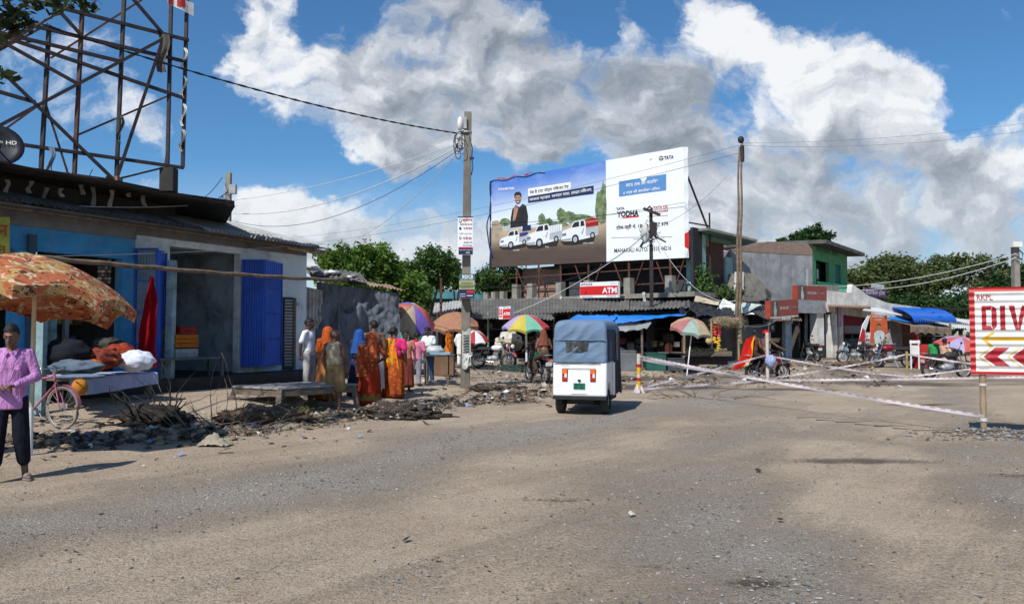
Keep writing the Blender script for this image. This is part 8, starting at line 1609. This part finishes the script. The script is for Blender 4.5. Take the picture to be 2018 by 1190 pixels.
def cape(u, v): return V(((u - .5) * (.36 + .30 * v) + .22 * v * v + .04 * math.sin(v * 7), .125 + .26 * v ** 1.5 + .05 * math.sin(u * 13 + v * 3) * (.4 + v) + .06 * mnoise.noise(V((u * 3, v * 3, 4))), 1.46 - .98 * v + .05 * math.sin(u * 6)))
for i, mm in enumerate((cloth('marigold_cloth', (.62, .27, .01)), rdm, rdm, rdm)): b.use(mm); b.sheet(lambda u, v: cape((i + u) / 4, v), 6, 18)
b.build('draped_cloth', r_, local=True)
b = MB(cloth('blue_checked_bag', (.30, .36, .55))); q = gp(1517, 24.0); b.ell((q.x, q.y, q.z + .70), (.17, .14, .2), None, 18, 12, lambda p: 1 + .2 * mnoise.noise(p * 3)); b.build('hanging_bag', label='pale blue checked bag hanging on the tape post by the red draped rider', cat='bag')
motorcycle(gp(972, 30.6), R(-14), 'black motorcycle with a white tank parked behind the concrete pole', M('white_enamel', (.70, .70, .70), .3)); motorcycle(gp(1001, 31.4), R(-70), 'red motorcycle parked nose forward by the cream dust sheet', M('cherry_enamel', (.36, .015, .02), .3))
motorcycle(gp(1684, 34.5), R(188), 'black motorcycle parked in front of the pale blue board', M('black_enamel', (.012, .012, .015), .3)); motorcycle(gp(1756, 31.5), R(172), 'deep red motorcycle parked left of the red stand', M('crimson_enamel', (.26, .012, .025), .3))
motorcycle(gp(1862, 26.6), R(4), 'dusty black motorcycle standing behind the tape near the diversion sign', M('dusty_black_enamel', (.04, .034, .03), .5)); motorcycle(gp(1595, 37.2), R(100), 'dark motorcycle half hidden by the steel pole under the sign box', M('graphite_enamel', (.03, .03, .035), .4)); motorcycle(gp(1722, 35.5), R(150), 'brown motorcycle between the black and the deep red ones', M('tan_enamel', (.14, .08, .05), .5))
# ------------------------------------------------------------------ diversion sign
DA = at(1911, 655, 11.95); DF = Fr(DA[:2], (DA.x + 2.12, DA.y - .98)); zb0, zt0 = DF.hit(1911, 737)[1], DF.hit(1911, 567)[1]; BWd, BH = 2.34, zt0 - zb0
dv = thing('diversion_sign', 'white corrugated diversion sign with red border, arrow and chevrons on bamboo legs', 'sign', DF.p(.2, 0, gz(*DA[:2])))
NW = 12; amp = .011
wv = lambda y: amp * math.sin(2 * PI * NW * y / BH)
def dp(x, y, o=0.0): return DF.p(x, wv(y) + o, zb0 + y)
b = MB(m_white); b.sheet(lambda u, v: dp(BWd * u, BH * v), 4, NW * 10); b.build('panel', dv)
def sliced(b_in, step=BH / NW / 8):
    bm = bmesh.new(); vs = [bm.verts.new(p) for p in b_in.v]
    for f in b_in.f:
        try: bm.faces.new([vs[i] for i in f])
        except ValueError: pass
    ys = [v.co.y for v in bm.verts]; y = math.ceil(min(ys) / step) * step
    while y < max(ys):
        bmesh.ops.bisect_plane(bm, geom=bm.verts[:] + bm.edges[:] + bm.faces[:], plane_co=(0, y, 0), plane_no=(0, 1, 0)); y += step
    bm.verts.index_update(); return [v.co.copy() for v in bm.verts], [tuple(v.index for v in f.verts) for f in bm.faces]
def onboard(mat, draw, name, o=.004):
    t_ = MB(mat); draw(t_); vs, fs = sliced(t_); b = MB(mat); b.add([dp(v.x, v.y, o) for v in vs], fs, True); return b.build(name, dv)
P2 = lambda x, y: V((x, y, 0)); q2 = lambda b, pts: b.poly([P2(*p) for p in pts])
m_sred = M('painted_sign_red', (.34, .010, .02), .6, .12, 5, .1, dirt=(.5, .1, .08), da=.25)
onboard(m_red, lambda b: [q2(b, [(0, 0), (.075, 0), (.075, BH), (0, BH)]), q2(b, [(.076, BH - .065), (BWd, BH - .065), (BWd, BH), (.076, BH)]), q2(b, [(.076, 0), (BWd, 0), (BWd, .05), (.076, .05)]), q2(b, [(BWd - .075, .051), (BWd, .051), (BWd, BH - .066), (BWd - .075, BH - .066)])], 'red_border', .0045)
k = BH / 170.0   # one photo pixel on the board at its left end
def let(b, s, x0, y0, w_, h_, bold=.0): glyphs(b, s, P2, x0, y0, w_, h_, bold)
onboard(m_sred, lambda b: let(b, 'RKPL', .105, BH - .20, .215, .085, .02), 'maker_lettering')
def stencil(b):
    y0, y1 = BH - .66, BH - .285; H = y1 - y0; x = .165; w_, t_, g_ = .20, .062, .045
    def bar(x0, x1, a, c): q2(b, [(x0, y0 + H * a), (x1, y0 + H * a), (x1, y0 + H * c), (x0, y0 + H * c)])
    def D(): bar(x, x + t_, 0, 1); q2(b, [(x + t_ + .001, y0), (x + w_ * .72, y0), (x + w_ * .60, y0 + H * .17), (x + t_ + .001, y0 + H * .17)]); q2(b, [(x + t_ + .001, y0 + H * .83), (x + w_ * .60, y0 + H * .83), (x + w_ * .72, y1), (x + t_ + .001, y1)]); q2(b, [(x + w_ * .73, y0), (x + w_, y0 + H * .14), (x + w_, y0 + H * .86), (x + w_ * .73, y1), (x + w_ * .66, y0 + H * .80), (x + w_ * .66, y0 + H * .2)])
    def I(): bar(x, x + t_ * 1.1, 0, 1)
    def Vv(): q2(b, [(x, y1), (x + w_ * .42, y0), (x + w_ * .62, y0), (x + w_ * .62, y0 + .02), (x + t_ + .015, y1)]); q2(b, [(x + w_ * .63, y0), (x + w_ * .74, y0), (x + w_ * 1.16, y1), (x + w_ * .86, y1), (x + w_ * .60, y0 + H * .30)])
    def E(): bar(x, x + t_, 0, 1); bar(x + t_ + .001, x + w_ * .9, 0, .17); bar(x + t_ + .001, x + w_ * .8, .42, .58); bar(x + t_ + .001, x + w_ * .9, .83, 1)
    def Rr(): bar(x, x + t_, 0, 1); bar(x + t_ + .001, x + w_ * .9, .83, 1); bar(x + w_ * .68, x + w_ * .95, .52, .829); bar(x + t_ + .001, x + w_ * .9, .40, .519); q2(b, [(x + w_ * .65, y0), (x + w_, y0), (x + w_ * .75, y0 + H * .399), (x + w_ * .45, y0 + H * .399)])
    def Ss(): bar(x, x + w_ * .9, .83, 1); bar(x, x + t_, .58, .829); bar(x, x + w_ * .9, .42, .579); bar(x + w_ * .9 - t_, x + w_ * .9, .17, .419); bar(x, x + w_ * .9, 0, .169)
    def O(): bar(x, x + t_, 0, 1); bar(x + w_ - t_, x + w_, 0, 1); bar(x + t_ + .001, x + w_ - t_ - .001, 0, .17); bar(x + t_ + .001, x + w_ - t_ - .001, .83, 1)
    def N(): bar(x, x + t_, 0, 1); bar(x + w_ - t_, x + w_, 0, 1); q2(b, [(x + t_ + .001, y1), (x + w_ - t_ - .001, y0), (x + w_ - t_ - .001, y0 + H * .3), (x + t_ + .001, y1 - .001)])
    for f, adv in ((D, w_), (I, t_ * 1.1), (Vv, w_ * 1.16), (E, w_ * .9), (Rr, w_), (Ss, w_ * .9), (I, t_ * 1.1), (O, w_), (N, w_)): f(); x += adv + g_
onboard(m_sred, stencil, 'lettering')
ya = BH - .80
onboard(m_yellow, lambda b: [q2(b, [(.20, ya - .028), (2.15, ya - .028), (2.15, ya + .028), (.20, ya + .028)]), q2(b, [(.155, ya), (.30, ya + .105), (.345, ya + .085), (.235, ya + .029), (.20, ya + .0285), (.20, ya - .0285), (.235, ya - .029), (.315, ya - .115), (.27, ya - .125)])], 'arrow')
yc = BH - 1.075
def chev(b, dx, w_, hh):
    for i in range(5):
        x = .175 + .38 * i + dx; q2(b, [(x, yc), (x + .16, yc + hh), (x + .16 + w_, yc + hh), (x + w_, yc)]); q2(b, [(x, yc - .0005), (x + w_, yc - .0005), (x + .16 + w_, yc - hh), (x + .16, yc - hh)])
onboard(m_sred, lambda b: chev(b, 0, .19, .14), 'chevron', .0045)
onboard(M('pale_ochre_paint', (.62, .47, .22), .6), lambda b: chev(b, -.075, .04, .14), 'chevron_outline', .004)
onboard(m_pgrey, lambda b: [let(b, 'RKPL', .12, .075, .14, .025)], 'small_lettering')
for i, a in enumerate((.165, 2.15)):
    q = DF.p(a, -.06, 0); b = MB(m_bamboo); zg = gz(q.x, q.y); N_ = 22; b.tube([V((q.x, q.y, zg - .05 + (zt0 + .06 - zg) * j / N_)) for j in range(N_ + 1)], [.050 if j % 4 == 0 else .044 for j in range(N_ + 1)], 10); b.build('leg', dv)
b = MB(m_twhite); q = DF.p(.165, -.06, 0); b.rod((q.x, q.y, zb0 - .18), (q.x, q.y, zb0 - .14), .056); b.build('tied_tape', dv); b = MB(m_twhite); b.rod((q.x, q.y, .22), (q.x, q.y, .27), .056); b.build('tied_tape', dv)
scatter('sign_mound', 'mound of broken dark gravel around the foot of the diversion sign', 420, lambda: (rng.normal(7.5, .5), rng.normal(11.75, .3)), lambda x, y: .015 + .035 * rng.random() ** 2, [st_m[0], st_m[2], cl_m[1]], .7, .2)
# ------------------------------------------------------------------ tape posts and tapes
TP = {}
def tpost(key, px, py, pt, label, bands, w_=.055):
    g = gnd(px, py); p = thing('tape_post', label, 'post', g, 0, 'painted bamboo tape posts'); z = at(px, pt, g.y).z; n_ = len(bands); H = z - g.z
    for i, m_ in enumerate(bands): b = MB(m_); b.rod((g.x, g.y, g.z - .03 + (H + .03) * i / n_), (g.x, g.y, g.z - .03 + (H + .03) * (i + 1) / n_ - .001), w_, n=10); b.build('band', p)
    TP[key] = (g, V((g.x, g.y, z))); return p
mw_ = M('dusty_white_paint', (.55, .50, .44), .8, .2, 9)
tpost('a', 1259, 775, 697, 'tape post nearest the rickshaw with red and yellow bands', [m_bamboo, mw_, m_yellow, m_yellow, m_red, mw_, m_yellow, m_yellow, m_red, mw_, mw_, mw_])
for k in range(14): 
    if k == 0: b = MB(m_twhite)
    g = TP['a'][0]; b.sheet(lambda u, v: g + V((.04 * math.cos(k) + (u - .5) * .04 + .1 * v * math.cos(k * 1.7), .04 * math.sin(k) + .1 * v * math.sin(k * 1.7), .25 - .24 * v)), 1, 4)
b.build('tape_knot', label='frayed knot of tape ends at the foot of the banded post', cat='tape')
tpost('b', 1513, 755, 655, 'pale tape post in the middle carrying the checked bag', [mw_] * 5); tpost('c', 1788, 749, 692, 'ochre tape post in front of the deep red motorcycle', [mw_, m_bamboo, M('ochre_band', (.38, .25, .06)), m_bamboo, M('ochre_band', (.38, .25, .06))], .04)
g = gp(2075, 23.5); b = MB(m_bamboo); b.rod(g, g + V((0, 0, 1.0)), .05); b.build('tape_post', label='bare tape post beyond the right edge of the sign', cat='post', group='painted bamboo tape posts'); TP['d'] = (g, g + V((0, 0, .9)))
def tape(a, b_, label, wdt=.04, sag=.04, twist=3.0, dash=.09):
    a, b_ = V(a), V(b_); L = (b_ - a).length; n_ = int(L / dash); b = MB(m_twhite); d = (b_ - a).normalized(); up = V((0, 0, 1)); sd = d.cross(up).normalized(); ph = random.uniform(0, 3)
    def pt(t, s): an = .28 * math.sin(t * twist * 6.3 + ph) + .16 * math.sin(t * twist * 17); c = a.lerp(b_, t) - V((0, 0, sag * 4 * t * (1 - t))); return c + (up * math.cos(an) + sd * math.sin(an)) * (s * wdt / 2)
    for i in range(n_):
        t0, t1 = i / n_, (i + 1) / n_; b.use(m_twhite); b.add([pt(t0, -1), pt(t1, -1), pt(t1, .15), pt(t0, .15)], [(0, 1, 2, 3)]); b.use(m_tpink if i % 2 else m_twhite); b.add([pt(t0, .15), pt(t1, .15), pt(t1, 1), pt(t0, 1)], [(0, 1, 2, 3)])
    return b.build('caution_tape', label=label, cat='tape', group='pink and white caution tapes', loc=a)
A0, A1 = TP['a']; B0, B1 = TP['b']; C0, C1 = TP['c']; sg = DF.p(.165, -.0, .26); up = V((0, 0, 1))
tape(A1 - up * .05, V((sg.x, sg.y, .30)), 'long tape from the top of the banded post down to the sign leg', .055, .05)
tape(A1 - up * .08, B0 + up * .07, 'tape from the top of the banded post to the foot of the middle post', .07, .03)
tape(A1 - up * .13, B0 + up * .16, 'twin tape just under the one to the foot of the middle post', .07, .05)
tape(A0 + up * .12, B0 + up * .10, 'low level tape between the banded post and the middle post', .07, .01)
tape(B0 + up * .10, TP['d'][0] + up * .25, 'low level tape running from the middle post past the sign', .075, .02)
tape(A0 + up * .13, B1 - up * .70, 'tape rising from the foot of the banded post to the middle post', .06, .02)
tape(B1 - up * .72, C0 + up * .12, 'tape falling from the middle post to the foot of the ochre post', .055, .06)
tape(B0 + up * .15, C1 - up * .1, 'tape rising from the foot of the middle post to the ochre post', .055, .05)
tape(C1 - up * .1, V((TP['d'][0].x, TP['d'][0].y, .35)), 'tape falling from the ochre post behind the sign', .055, .04); tape(C0 + up * .12, TP['d'][1], 'tape rising from the foot of the ochre post behind the sign', .055, .05)
c = gp(1692, 32); clump('earth_mound', 'low brown earth bank in front of the black parked motorcycle', (c.x, c.y, c.z + .02), (1.0, .5, .24), M('brown_bank_earth', (.12, .082, .058), .95, .4, 6, .8, 40), .3, 21)
